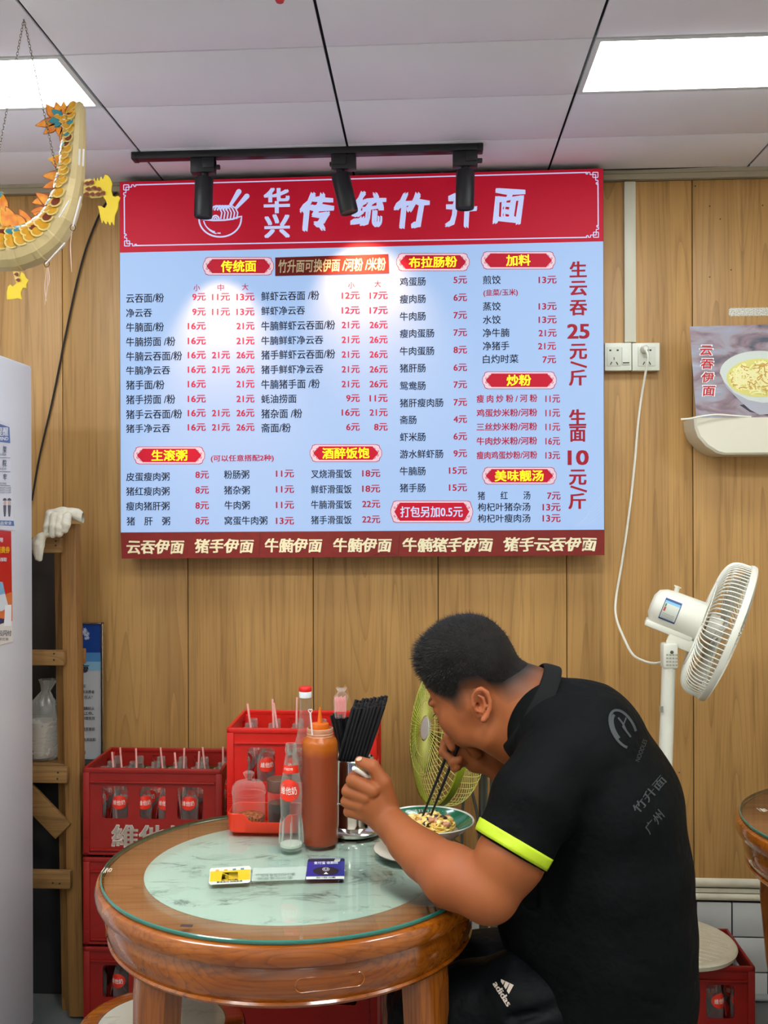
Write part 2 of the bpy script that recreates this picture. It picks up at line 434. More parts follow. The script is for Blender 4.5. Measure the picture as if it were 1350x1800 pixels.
struct('wall_rear', MB().box(RX0, RX1, RY0 - 0.1, RY0, 0, CZ + 0.1), M_PLASTER)
wall = struct('wall_back', MB().box(RX0, RX1, WY + 0.006, WY + 0.1, 0, CZ + 0.1), M_DARK)
# laminate boards
seams = [RX0, -1.965, -1.566, -1.166, -0.763, -0.365, 0.026, 0.422, 0.806, 1.2, 1.6, 2.0, 2.4, RX1]
RAILZ = 0.372
for a, b in zip(seams, seams[1:]):
    MB().box(a + 0.0012, b - 0.0012, WY - 0.004, WY + 0.006, RAILZ, CZ - 0.03, bev=0.0012).build('wall_panel', M_LAM, wall)
# ceiling tiles and lights
CX = [-0.833 - 0.6 * k for k in (2, 1, 0)] + [-0.231, 0.366, 0.966, 1.566, 2.166]
CX = sorted(CX); CX = [RX0] + [c for c in CX if RX0 < c < RX1] + [RX1]
CY = [WY]; y = 2.89
while y > RY0: CY.append(y); y -= 0.3035
CY.append(RY0); CY = CY[::-1]
G = 0.0022; GX_ = 0.0034
lights = {}
def is_light(i, j):
    cx, cy = (CX[i] + CX[i + 1]) / 2, (CY[j] + CY[j + 1]) / 2
    if abs(cy - 2.435) < 0.1 and (abs(cx + 1.133) < 0.1 or abs(cx - 0.666) < 0.1): return True
    if abs(cy - 0.31) < 0.15 and (abs(cx + 1.133) < 0.1 or abs(cx - 0.666) < 0.1): return True  # from here on: rows out of view, panels added for more light
    if abs(cy + 1.5) < 0.15 and (abs(cx + 1.133) < 0.1 or abs(cx - 0.666) < 0.1): return True
    if abs(cy - 1.22) < 0.14 and (abs(cx + 1.733) < 0.1 or abs(cx - 0.066) < 0.1 or abs(cx - 1.866) < 0.1): return True
    return False
tmesh = {}
M_LEDF = mat('led_fill_diffuser', 'fff4e2', 0.4, emit=LED_FILL, ecol='f6fbf8')
M_LED = mat('led_diffuser', 'f4fcff', 0.4, emit=LED_POWER, ecol='f2fbff')
M_LFR = mat('white_alu', 'd9dcdf', 0.4)
nlight = 0
for i in range(len(CX) - 1):
    for j in range(len(CY) - 1):
        x0, x1, y0, y1 = CX[i] + GX_, CX[i + 1] - GX_, CY[j] + G, CY[j + 1] - G
        if is_light(i, j):
            L = empty('ceiling_light')
            fr = MB()
            e = 0.013
            fr.box(x0, x1, y0, y0 + e, CZ - 0.002, CZ + 0.006).box(x0, x1, y1 - e, y1, CZ - 0.002, CZ + 0.006)
            fr.box(x0, x0 + e, y0 + e, y1 - e, CZ - 0.002, CZ + 0.006).box(x1 - e, x1, y0 + e, y1 - e, CZ - 0.002, CZ + 0.006)
            fr.build('frame', M_LFR, L)
            MB().box(x0 + e, x1 - e, y0 + e, y1 - e, CZ + 0.001, CZ + 0.006).build('diffuser', M_LED if y0 > 2 else M_LEDF, L, smooth=False)
            left = x0 < 0
            seen = y0 > 2
            tag(L, ('recessed white ceiling light panel above the hanging paper dragon' if left else 'recessed white ceiling light panel above the wall socket side') if seen
                else ('added unseen ceiling light panel behind the viewer', ), 'light') if seen else tag(L, 'added light panel in the ceiling, out of view', 'light')
            if not seen: L['group'] = 'added ceiling light panels out of view'
            rebase(L, ((x0 + x1) / 2, (y0 + y1) / 2, CZ))
            continue
        key = (round(x1 - x0, 4), round(y1 - y0, 4))
        if key not in tmesh:
            o = MB().box(-key[0] / 2, key[0] / 2, -key[1] / 2, key[1] / 2, -0.003, 0.004, bev=0.0015).build('ceiling_panel', M_CEIL, ceiling)
            tmesh[key] = o.data
        else:
            o = bpy.data.objects.new('ceiling_panel', tmesh[key]); COL.objects.link(o); o.parent = ceiling
        o.location = ((x0 + x1) / 2, (y0 + y1) / 2, CZ + 0.002)
# cornice at the top of the wall
struct('trim_1', MB().prism([(RX0, CZ), (RX0, CZ - 0.028), (RX1, CZ - 0.028), (RX1, CZ)], WY - 0.022, WY + 0.004), mat('beige_cornice', 'a89c86', 0.5))
struct('trim_2', MB().box(RX0, RX1, WY - 0.03, WY - 0.022, CZ - 0.012, CZ - 0.001), mat('beige_cornice', 'a89c86', 0.5))
# two cream mouldings over tiles
def half_round(z0, z1, d):
    pts = []
    for k in range(9):
        a = math.pi * k / 8; pts.append((WY - 0.003 - d * math.sin(a), (z0 + z1) / 2 - (z1 - z0) / 2 * math.cos(a)))
    mb = MB(); n = len(pts)
    mb.add([Vector((RX0, p[0], p[1])) for p in pts] + [Vector((RX1, p[0], p[1])) for p in pts], [(i, i + 1, n + i + 1, n + i) for i in range(n - 1)])
    mb.f.append(tuple(range(n))); mb.f.append(tuple(range(n, 2 * n))[::-1]); return mb
struct('trim_3', half_round(0.345, 0.373, 0.012), M_CREAM, smooth=True)
struct('trim_4', half_round(0.305, 0.327, 0.01), M_CREAM, smooth=True)
struct('trim_5', MB().box(RX0, RX1, WY - 0.008, WY, 0.33, 0.342), M_CREAM)
tw = 0.107; tm = None
x = RX0; cols = []
xt = 0.92 - tw * 32
while xt < RX1 - tw:
    for r in range(3):
        z1 = 0.3 - r * tw; z0 = max(z1 - tw, 0.01)
        if r == 2: z0 = -0.012
        if xt < RX0: continue
        if tm is None:
            o = MB().box(-tw / 2 + 0.0022, tw / 2 - 0.0022, -0.004, 0.004, -tw / 2 + 0.0022, tw / 2 - 0.0022, bev=0.0015).build('wall_tile', M_WTILE, wall); tm = o.data
        else:
            o = bpy.data.objects.new('wall_tile', tm); COL.objects.link(o); o.parent = wall
        o.location = (xt + tw / 2, WY, z1 - tw / 2)
    xt += tw
struct('baseboard_back', half_round(0.0, 0.022, 0.016), mat('grey_skirting', '9aa0a0', 0.4), smooth=True)

# ---- surface wiring on the wall
def quadx(px0, px1, py, Y): return at(px0, py, Y).x, at(px1, py, Y).x
a = at(1095, 305, WY); b = at(1117, 603, WY)
duct = MB().box(at(1095.5, 450, WY).x, at(1116, 450, WY).x, WY - 0.018, WY - 0.0045, at(1105, 603, WY).z, CZ - 0.033, bev=0.002).build('cable_duct', mat('ivory_pvc', 'd3cfba', 0.4))
tag(duct, 'ivory plastic cable duct running down the wall from the ceiling to the sockets', 'cable duct'); rebase(duct, (at(1105, 603, WY).x, WY - 0.01, at(1105, 603, WY).z))
M_SOCK = mat('socket_plastic', 'dcdccd', 0.3); M_HOLE = mat('socket_hole', '1a1a1a', 0.6)
def socket(px0, px1, label, kind):
    s = empty('wall_socket'); Y = WY - 0.034
    x0, x1 = at(px0, 628, Y).x, at(px1, 628, Y).x; z1, z0 = at((px0 + px1) / 2, 602.5, Y).z, at((px0 + px1) / 2, 651.5, Y).z
    MB().box(x0, x1, Y, WY - 0.0045, z0, z1, bev=0.003).build('back_box', M_SOCK, s)
    u = (x1 - x0); h = z1 - z0
    ix0, ix1 = (x0 + 0.08 * u, x0 + 0.6 * u) if kind == 'switch' else (x0 + 0.2 * u, x0 + 0.84 * u)
    MB().box(ix0, ix1, Y - 0.002, Y + 0.001, z0 + 0.16 * h, z0 + 0.85 * h, bev=0.001).build('face_plate', mat('socket_face', 'cfd0c0', 0.35), s)
    cx = (ix0 + ix1) / 2; hb = MB()
    for sx in (-1, 1): hb.box(cx + sx * 0.011 - 0.003, cx + sx * 0.011 + 0.003, Y - 0.0026, Y - 0.001, z0 + 0.70 * h, z0 + 0.755 * h)
    hb.box(cx - 0.001, cx + 0.001, Y - 0.0026, Y - 0.001, z0 + 0.38 * h, z0 + 0.48 * h)
    for sx in (-1, 1):
        hb.box(-0.0012, 0.0012, -0.0013, 0.0013, -0.005, 0.005, M=Matrix.Translation((cx + sx * 0.009, Y - 0.002, z0 + 0.26 * h)) @ Matrix.Rotation(sx * -0.5, 4, 'Y'))
    hb.build('socket_slots', M_HOLE, s)
    if kind == 'switch':
        MB().box(x0 + 0.63 * u, x0 + 0.93 * u, Y - 0.004, Y + 0.001, z0 + 0.2 * h, z0 + 0.84 * h, bev=0.002).build('rocker_switch', M_SOCK, s)
        MB().box(x0 + 0.66 * u, x0 + 0.9 * u, Y - 0.0045, Y - 0.0035, z0 + 0.25 * h, z0 + 0.29 * h).build('switch_mark', M_HOLE, s)
    tag(s, label, 'socket'); rebase(s, ((x0 + x1) / 2, WY - 0.01, z0))
    return x0, x1, z0, z1
socket(1063, 1110.5, 'white wall socket with a rocker switch, next to the menu board', 'switch')
sx0, sx1, sz0, sz1 = socket(1111.5, 1160, 'white wall socket with the fan plug pushed in', 'plug')
# plug and fan cord
pc = at(1133, 614, WY - 0.045)
plug = empty('plug_and_cord')
MB().lathe([(0, 0), (0.011, 0), (0.0125, 0.006), (0.011, 0.022), (0.006, 0.03), (0.0, 0.031)], 20, M=Matrix.Translation((pc.x, WY - 0.036, pc.z)) @ Matrix.Rotation(math.pi / 2, 4, 'X')).build('plug', mat('plug_white', 'dddccf', 0.4), plug)
cordpx = [(1136, 616, 3.13), (1139, 628, 3.13), (1134, 660, 3.15), (1127, 700, 3.17), (1121, 750, 3.17), (1115, 820, 3.17), (1106, 900, 3.17), (1093, 990, 3.17), (1083, 1050, 3.16), (1083, 1085, 3.12), (1096, 1120, 3.05), (1112, 1150, 2.98), (1132, 1162, 2.92), (1150, 1166, 2.88), (1164, 1164, 2.855)]
MB().tube(spline([at(*p) for p in cordpx], 6), 0.0036, 8).build('cord', mat('white_cord', 'e4e2d4', 0.45), plug)
tag(plug, 'white fan plug and cord looping down the wood wall', 'cord'); rebase(plug, (pc.x, WY - 0.04, pc.z))
# black cables
def cable(pts, r, label, name='cable', m=M_BPLAST):
    o = MB().tube(spline([at(*p) for p in pts], 8), r, 8).build(name, m); tag(o, label, 'cable'); rebase(o, at(*pts[0])); return o
cable([(207, 336, 3.19), (196, 345, 3.188), (183, 362, 3.188), (168, 392, 3.188), (150, 440, 3.188), (133, 505, 3.188), (115, 590, 3.188), (93, 700, 3.188), (70, 800, 3.188), (56, 880, 3.188)], 0.0032, 'black power cable hanging down the wall left of the menu board', 'power_cable')
cable([(1060, 298, 3.165), (1120, 297, 3.165), (1200, 294, 3.165), (1290, 291, 3.165), (1315, 289.5, 3.165), (1360, 288, 3.165), (1420, 287, 3.165)], 0.003, 'thin black cable along the ceiling edge right of the menu board')
# speckled white patch over the poster and screw holes
rng = random.Random(3)
mb = MB()
for (hx, hy) in ((1247.5, 362.5), (1266, 385), (1285, 474.5), (1247.5, 487), (1340.5, 361), (1222, 327), (1194, 1358)):
    c = at(hx, hy, WY - 0.0045)
    mb.lathe([(0, 0), (0.002, 0), (0.002, 0.0008), (0, 0.0008)], 8, M=Matrix.Translation(c) @ Matrix.Rotation(math.pi / 2, 4, 'X'))
mb.build('nail_hole', M_HOLE, wall)['kind'] = 'stuff'
def patch_mat():
    m = mat('patch_speckle', 'e8e6da', 0.8)
    nt = m.node_tree; b = nt.nodes['Principled BSDF']
    n = nt.nodes.new('ShaderNodeTexNoise'); n.inputs['Scale'].default_value = 420; n.inputs['Detail'].default_value = 3
    tc = nt.nodes.new('ShaderNodeTexCoord'); nt.links.new(tc.outputs['Object'], n.inputs['Vector'])
    cr = nt.nodes.new('ShaderNodeMapRange'); cr.inputs[1].default_value = 0.42; cr.inputs[2].default_value = 0.5
    nt.links.new(n.outputs[0], cr.inputs[0]); nt.links.new(cr.outputs[0], b.inputs['Alpha']); return m
v, f = shape2d([rrect(0, 0, at(1400, 548, WY).x - at(1281, 548, WY).x, 0.025, 0.008)], 0.0004)
a = at(1281, 556, WY - 0.0052)
o = MB().add([Vector((a.x + p.x, a.y + p.z, a.z + p.y)) for p in v], f).build('speckled_patch', patch_mat()); tag(o, 'speckled white patch on the wall above the noodle poster', 'tape residue'); rebase(o, a)
# ================================================================== MENU BOARD
BY = 3.105
def em(name, col, k, rough=0.25, base=None, spec=0.5):
    return mat(name, base or col, rough, emit=k * SIGN_POWER, ecol=col, spec=spec)
M_BW = em('sign_white', '9ac2f6', 0.95, rough=0.55, base='6c6c70', spec=0.25)
M_BR = em('sign_red', 'c0122e', 0.5, rough=0.5, base='9c1226', spec=0.2)
M_BWH = em('sign_white_line', 'bccbfa', 0.95, rough=0.5, base='808088')
M_TD = em('sign_ink_dark', '2c2038', 0.3, 0.6, base='18121c', spec=0.2)
M_TR = em('sign_ink_red', 'b01440', 0.55, 0.6, base='8c1428', spec=0.2)
M_TY = em('sign_yellow', 'fff000', 0.9, 0.4)
M_FRM = mat('board_frame', '5a4548', 0.4)
M_BAN = mat('banner_red', '7e1a14', 0.35, var=(40, 0.15)); M_CRM = mat('banner_cream', 'efe3bd', 0.5)
bx0, bx1 = at(211.5, 640, BY).x, at(1061, 640, BY).x
bz1 = (at(211, 320, BY).z + at(1060, 296.5, BY).z) / 2; bz0 = (at(213, 936, BY).z + at(1061, 931, BY).z) / 2
bzs = (at(212, 441.5, BY).z + at(1061, 427, BY).z) / 2
board = empty('menu_board')
# tilt of the print as hung
SL = ((at(1060, 296.5, BY).z - at(211, 320, BY).z) + (at(1061, 931, BY).z - at(213, 936, BY).z)) / 2 / (bx1 - bx0)
def bp(px, py, d=0.0, cxy=None):
    p = at(px, py, BY); return Vector((p.x, BY - d, p.z))
def slab(x0, x1, z0, z1, y0, y1, name, m, par, bev=0):
    mb = MB().box(x0, x1, y0, y1, z0, z1, bev=bev)
    cx = (bx0 + bx1) / 2
    for v in mb.v: v.z += SL * (v.x - cx)
    return mb.build(name, m, par, smooth=bev > 0)
slab(bx0 - 0.002, bx1 + 0.002, bz0 - 0.001, bz1 + 0.002, BY + 0.002, WY - 0.005, 'casing', M_FRM, board, 0.002)
slab(bx0, bx1, bz0, bzs, BY, BY + 0.004, 'price_panel', M_BW, board)
slab(bx0, bx1, bzs, bz1, BY, BY + 0.004, 'header_panel', M_BR, board)
def tb(mb, txt, x0, x1, yc, h, bold=0.012, shear=0.0, d=0.0008, **k):
    cx = (x0 + x1) / 2; zt, zb = at(cx, yc - h / 2, BY).z, at(cx, yc + h / 2, BY).z
    xa, xb = at(x0, yc, BY).x, at(x1, yc, BY).x; s = SL * (xb - xa) / 2; Y = BY - d
    text_box(mb, txt, [Vector((xa, Y, zt - s)), Vector((xb, Y, zt + s)), Vector((xb, Y, zb + s)), Vector((xa, Y, zb - s))], bold=bold, shear=shear, **k)
# --- header
hd = MB()
for ch, x0, x1, yc, h, sh in (('华', 465, 508, 352.5, 43, 0.0), ('兴', 466, 508, 397.5, 40, 0.0)):
    tb(hd, ch, x0, x1, yc, h, 0.035, sh)
for ch, x0, x1, yc, h in (('传', 530, 584, 373.5, 64), ('统', 617, 676, 368, 58), ('竹', 695, 752, 369.5, 58), ('升', 783, 836, 367.5, 64), ('面', 868, 922, 363, 58)):
    tb(hd, ch, x0, x1, yc, h, 0.04, 0.16, wob=1.4)
hd.build('title_lettering', M_BWH, board, smooth=False)
def bpt(px, py, d): p = at(px, py, BY); p.y = BY - d; return p
def stroke(mb, pts, w, d=0.0008, closed=False, n=1):
    """flat ribbon of half-width w px through image points"""
    P = [Vector((x, y)) for x, y in pts]; N = len(P); L = []; R = []
    for i, p in enumerate(P):
        t = (P[(i + 1) % N] - P[i - 1]) if closed else (P[min(i + 1, N - 1)] - P[max(i - 1, 0)])
        t.normalize(); nn = Vector((-t.y, t.x)) * w; L.append(p + nn); R.append(p - nn)
    vs = [bpt(a.x, a.y, d) for a in L] + [bpt(a.x, a.y, d) for a in R]
    fs = [(i, (i + 1) % N, N + (i + 1) % N, N + i) for i in range(N if closed else N - 1)]
    mb.add(vs, fs)
def polyf(mb, pts, d=0.0008):
    vs, fs = shape2d([pts]); mb.add([bpt(v.x, v.y, d) for v in vs], fs)
def arc(cx, cy, rx, ry, a0, a1, n=14): return [(cx + rx * math.cos(math.radians(a0 + (a1 - a0) * k / n)), cy + ry * math.sin(math.radians(a0 + (a1 - a0) * k / n))) for k in range(n + 1)]
lg = MB()
stroke(lg, arc(387, 385, 37, 31.5, 0, 180, 24), 1.4)
stroke(lg, [(349, 383.5)] + [(360, 386), (375, 387.5), (395, 387), (410, 385), (418, 382), (425, 380.5)] + [(424, 386)], 1.5)
stroke(lg, arc(389, 380, 32, 32, 165, 105, 10), 1.0)
stroke(lg, arc(387, 385, 29, 24, 165, 108, 10), 1.0); stroke(lg, [(382, 410), (388, 410)], 1.1)
for k in range(6):
    x = 420 - k * 5.6
    stroke(lg, [(x - 20 + k, 363.5 - 0 * k), (x - 13 + k * 0.5, 361.5), (x - 6, 366), (x - 2, 374), (x - 4, 385)], 1.25)
for k in range(6):
    stroke(lg, [(372 + k * 5, 370), (375 + k * 5, 364), (380 + k * 5, 362)], 1.5)
stroke(lg, arc(379, 385.5, 6, 6.5, 180, 360, 10), 1.4); stroke(lg, arc(379, 385.5, 2.5, 3, 180, 360, 8), 1.2)
for (a, b) in (((405, 361), (420, 337)), ((415, 366), (434, 345))):
    t = (Vector(b) - Vector(a)).normalized(); n = Vector((-t.y, t.x)); ang = math.degrees(math.atan2(t.y, t.x))
    polyf(lg, [tuple(Vector(a) - n * 2.6), tuple(Vector(a) + n * 2.6)] + arc(b[0], b[1], 4.6, 4.6, ang + 90, ang - 90, 8))
lg.build('noodle_bowl_logo', M_BWH, board, smooth=False)
bd = MB()
def bline(x0, y0, x1, y1, w=1.0): stroke(bd, [(x0, y0), (x1, y1)], w)
bline(238, 325.2, 1032, 303.2); bline(238, 431.8, 1032, 417.3); bline(218.5, 346, 219, 412); bline(1051, 322, 1051.5, 398)
for (cx, cy, sx, sy) in ((217.5, 325, 1, 1), (219, 432.5, 1, -1), (1051, 303, -1, 1), (1052, 417.3, -1, -1)):
    for path in ([(0, 0), (0, 9), (9, 9), (9, 0), (0, 0)], [(4, 4), (14, 4), (14, 0), (18, 0), (18, 3), (21, 3), (21, 0)], [(4, 4), (4, 14), (0, 14), (0, 18), (3, 18), (3, 21), (0, 21)]):
        for (p, q) in zip(path, path[1:]):
            bline(cx + sx * p[0], cy + sy * p[1], cx + sx * q[0] + 0.01, cy + sy * q[1], 0.75)
bd.build('header_border', M_BWH, board, smooth=False)
# --- name plates
def plate(x0, x1, y0, y1, txt, tx0, tx1, th, m=M_TY):
    W, H = x1 - x0, y1 - y0
    dx = 11
    def outline(ins):
        pts = []
        a, b, c, d = x0 + ins, x1 - ins, y0 + ins, y1 - ins; ym = (y0 + y1) / 2; r = 5
        pts = [(a + 9, c), (b - 9, c)] + [(b - 4, c + 2), (b - 3, c + 6), (b, ym - 5), (b + 0.5, ym), (b, ym + 5), (b - 3, d - 6), (b - 4, d - 2)] + [(b - 9, d), (a + 9, d)] + [(a + 4, d - 2), (a + 3, d - 6), (a, ym + 5), (a - 0.5, ym), (a, ym - 5), (a + 3, c + 6), (a + 4, c + 2)]
        return pts
    mb = MB(); polyf(mb, outline(0), 0.0004); mb.build('plate_outline', M_TR, board, smooth=False)
    mb = MB(); polyf(mb, outline(0.9), 0.0007)
    mb.build('plate_border', em('plate_pale', 'e8c4d4', 0.85, base='8a7a80'), board, smooth=False)
    mb = MB(); ym = (y0 + y1) / 2; i = 3.6
    polyf(mb, [(x0 + 16, y0 + i), (x1 - 16, y0 + i), (x1 - 13, y0 + i + 4), (x1 - 8, ym - 3), (x1 - 6, ym), (x1 - 8, ym + 3), (x1 - 13, y1 - i - 4), (x1 - 16, y1 - i), (x0 + 16, y1 - i), (x0 + 13, y1 - i - 4), (x0 + 8, ym + 3), (x0 + 6, ym), (x0 + 8, ym - 3), (x0 + 13, y0 + i + 4)], 0.001)
    mb.build('plate_field', M_BR, board, smooth=False)
    mb = MB()
    for sx, ex in ((1, x0), (-1, x1)):
        for sy in (-1, 1):
            stroke(mb, [(ex + sx * 13 + sx * 2.6 * math.cos(t) * (1 - t / 9), ym + sy * (H / 2 - 8) + 2.6 * math.sin(t) * (1 - t / 9)) for t in [q * 0.7 for q in range(9)]], 0.45, 0.0013)
            stroke(mb, [(ex + sx * 7 + sx * 2.2 * math.cos(t) * (1 - t / 9), ym + sy * (H / 2 - 12) + 2.2 * math.sin(t) * (1 - t / 9)) for t in [q * 0.7 for q in range(9)]], 0.45, 0.0013)
    mb.build('plate_scrolls', M_TR, board, smooth=False)
    mb = MB(); tb(mb, txt, tx0, tx1, (y0 + y1) / 2, th, 0.02, d=0.0016); mb.build('plate_lettering', m, board, smooth=False)
plate(357, 481, 452, 484, '传统面', 389, 450, 20)
plate(697, 825, 445, 476.5, '布拉肠粉', 719, 803, 19)
plate(846, 976, 442, 473.5, '加料', 890, 932, 19)
plate(848, 978, 653, 684, '炒粉', 891, 933, 19)
plate(848, 978, 821, 851.5, '美味靓汤', 870, 955, 19)
plate(235, 360, 785, 816, '生滚粥', 267, 329, 19)
plate(545, 671, 781, 812, '酒醉饭饱', 567, 649, 19)
plate(687, 831, 880, 919, '打包另加0.5元', 704, 813, 19, M_BWH)
# --- lists
def section(names, prices, hn=15, hp=13):
    for (t, x0, x1, y) in names:
        a = MB(); tb(a, t, x0, x1, y, hn if '/' not in t else hn + 1, 0.012); a.build('dish_name', M_TD, board, smooth=False)
    for (t, x0, x1, y) in prices:
        b = MB(); tb(b, t, x0, x1, y, hp, 0.022); b.build('price', M_TR, board, smooth=False)
def pr(v, right, y): return (v + '元', right - (23 if len(v) == 1 else 31), right, y)
y1 = [524, 550, 575, 600.5, 626, 651, 676.5, 702, 728, 753]; p1 = [522, 548, 573, 599, 624, 649.5, 675, 701, 726, 751]
n1 = [('云吞面/粉', 288), ('净云吞', 267), ('牛腩面/粉', 288), ('牛腩捞面 /粉', 308), ('牛腩云吞面/粉', 320), ('牛腩净云吞', 299), ('猪手面/粉', 289), ('猪手捞面 /粉', 308), ('猪手云吞面/粉', 320), ('猪手净云吞', 299)]
v1 = [('9', '11', '13'), ('9', '11', '13'), ('16', '', '21'), ('16', '', '21'), ('16', '21', '26'), ('16', '21', '26'), ('16', '', '21'), ('16', '', '21'), ('16', '21', '26'), ('16', '21', '26')]
section([(t, 222, x, y) for (t, x), y in zip(n1, y1)], [pr(v, r, y) for vs, y in zip(v1, p1) for v, r in zip(vs, (361.5, 404, 447)) if v])
y2 = [520, 546, 572, 598, 623, 649, 675, 701, 727, 752]; p2 = [519.5, 545.5, 571, 597, 623, 649, 675, 700, 725, 750.5]
n2 = [('鲜虾云吞面 /粉', 561), ('鲜虾净云吞', 536), ('牛腩鲜虾云吞面/粉', 589), ('牛腩鲜虾净云吞', 568), ('猪手鲜虾云吞面/粉', 589), ('猪手鲜虾净云吞', 568), ('牛腩猪手面 /粉', 562), ('蚝油捞面', 521), ('猪杂面 /粉', 531), ('斋面/粉', 511)]
v2 = [('12', '17')] * 2 + [('21', '26')] * 5 + [('9', '11'), ('16', '21'), ('6', '8')]
section([(t, 459.5, x, y) for (t, x), y in zip(n2, y2)], [pr(v, r, y) for vs, y in zip(v2, p2) for v, r in zip(vs, (632, 681))])
y3 = [495, 525.5, 556, 586, 617, 647, 678, 708, 738, 768, 798, 828, 857.5]; p3 = [492, 523, 554, 584.5, 615, 646, 676, 707, 737, 767, 797, 827, 857]
n3 = ['鸡蛋肠', '瘦肉肠', '牛肉肠', '瘦肉蛋肠', '牛肉蛋肠', '猪肝肠', '鸳鸯肠', '猪肝瘦肉肠', '斋肠', '虾米肠', '游水鲜虾肠', '牛腩肠', '猪手肠']
section([(t, 703, 703 + {2: 29, 3: 45, 4: 60, 5: 76}[len(t)], y) for t, y in zip(n3, y3)], [pr(v, 820.5, y) for v, y in zip('5 6 7 7 8 6 7 7 4 6 9 15 15'.split(), p3)])
section([('煎饺', 849, 880, 492), ('蒸饺', 849, 880, 538.5), ('水饺', 849, 880, 562), ('净牛腩', 849, 895, 585), ('净猪手', 849, 895, 608), ('白灼时菜', 849, 911, 631)],
        [pr(v, r, y) for v, r, y in (('13', 978, 492), ('13', 978, 538.5), ('13', 978, 562), ('21', 978, 585.5), ('21', 977, 608.5), ('7', 977, 632))] + [('(韭菜/玉米)', 850, 910, 515)])
section([('猪　　红　　汤', 840, 932, 871), ('枸杞叶猪杂汤', 840, 932, 891), ('枸杞叶瘦肉汤', 840, 932, 911)],
        [(t, 838, 944, y) for t, y in zip(('瘦 肉 炒 粉 / 河 粉', '鸡蛋炒米粉/河粉', '三丝炒米粉/河粉', '牛肉炒米粉/河粉', '瘦肉鸡蛋炒粉/河粉'), (700.5, 725.5, 750, 775, 800))] +
        [(v + '元', 959, 984, y) for v, y in zip(('11', '11', '11', '16', '13'), (701, 726, 750.5, 775.5, 800.5))] + [pr('7', 985, 871.5), pr('13', 985, 891.5), pr('13', 985, 911)], 14.5, 13.5)
section([('皮蛋瘦肉粥', 222, 298, 838), ('猪红瘦肉粥', 222, 298, 863.5), ('瘦肉猪肝粥', 222, 298, 889.5), ('猪　肝　粥', 223, 299, 916),
         ('粉肠粥', 394, 438, 834), ('猪杂粥', 394, 439, 861.5), ('牛肉粥', 395, 439, 888), ('窝蛋牛肉粥', 395, 470, 915)],
        [pr('8', 367, y) for y in (834.5, 861.5, 888.5, 915.5)] + [pr(v, 516.5, y) for v, y in zip(('11', '11', '11', '13'), (832.5, 860, 887.5, 915.5))] + [('(可以任意搭配2种)', 371, 481, 806)])
section([(t, 547, 618, y) for t, y in zip(('叉烧滑蛋饭', '鲜虾滑蛋饭', '牛腩滑蛋饭', '猪手滑蛋饭'), (833, 860, 887, 914))], [pr(v, 668, y) for v, y in zip(('18', '18', '22', '22'), (832, 859, 886, 913))])
for t, x, y in (('小', 346, 506), ('中', 388, 505.5), ('大', 431, 504.5), ('小', 617.5, 501.5), ('大', 664, 499)):
    sz = MB(); tb(sz, t, x - 5.5, x + 5.5, y, 11.5, 0.012); sz.build('size_heading', M_TR, board, smooth=False)
for t, x0, x1, y, h in (('生', 1002, 1030.5, 473.5, 27), ('云', 1002, 1031, 507, 25), ('吞', 1002, 1031, 541, 26), ('25', 998, 1035, 582.5, 25), ('元', 1002, 1031, 618, 26), ('斤', 1001, 1030, 664, 27),
                        ('生', 1001, 1029.5, 734, 28), ('面', 1002, 1029, 763, 26), ('10', 999, 1033.5, 804.5, 25), ('元', 1001, 1030, 839, 26), ('斤', 1000, 1029, 881, 27)):
    vr = MB(); tb(vr, t, x0, x1, y, h, 0.03); vr.build('bulk_price_lettering', em('sign_ink_brick', 'a41c34', 0.55, 0.6, base='7c1a22', spec=0.2), board, smooth=False)
for y in (636.5, 855):
    vr = MB(); stroke(vr, [(1003, y), (1031.5, y + 9)], 1.9); vr.build('bulk_price_stroke', MATS['sign_ink_brick'], board, smooth=False)
# peeling film at the lower right corner
pf = MB()
for k in range(6): stroke(pf, [(1010 + k * 4, 925 - k * 3), (1035, 920 - k * 4), (1058, 905 - k * 7)], 0.35, 0.001)
pf.build('film_creases', em('film_crease', 'b8d2f8', 0.95, base='6c6c70'), board, smooth=False)
tag(board, 'large backlit menu board with a red header and price list, on the wood wall', 'menu board')
rebase(board, ((bx0 + bx1) / 2, WY - 0.005, bz0))
# --- sticker on the board
st = empty('sticker')
c = [bpt(484, 453, 0.003), bpt(682.5, 447, 0.003), bpt(684, 480.5, 0.003), bpt(484, 485.5, 0.003)]
MB().add(c + [v + Vector((0, 0.002, 0)) for v in c], [(0, 1, 2, 3), (4, 7, 6, 5), (0, 4, 5, 1), (1, 5, 6, 2), (2, 6, 7, 3), (3, 7, 4, 0)]).build('sticker_sheet', mat('sticker_red', '6e1714', 0.6, spec=0.2), st, smooth=False)
mb = MB(); text_box(mb, '竹升面可换伊面 /河粉 /米粉', [bpt(490, 457.5, 0.004), bpt(678, 453.5, 0.004), bpt(678, 475.5, 0.004), bpt(490, 480, 0.004)], 0.02, 0.1)
mb.build('sticker_lettering', mat('sticker_cream', 'c9b48c', 0.6), st, smooth=False)
tag(st, 'dark red sticker with cream lettering stuck on the menu board', 'sticker'); rebase(st, bpt(584, 466, 0.001))
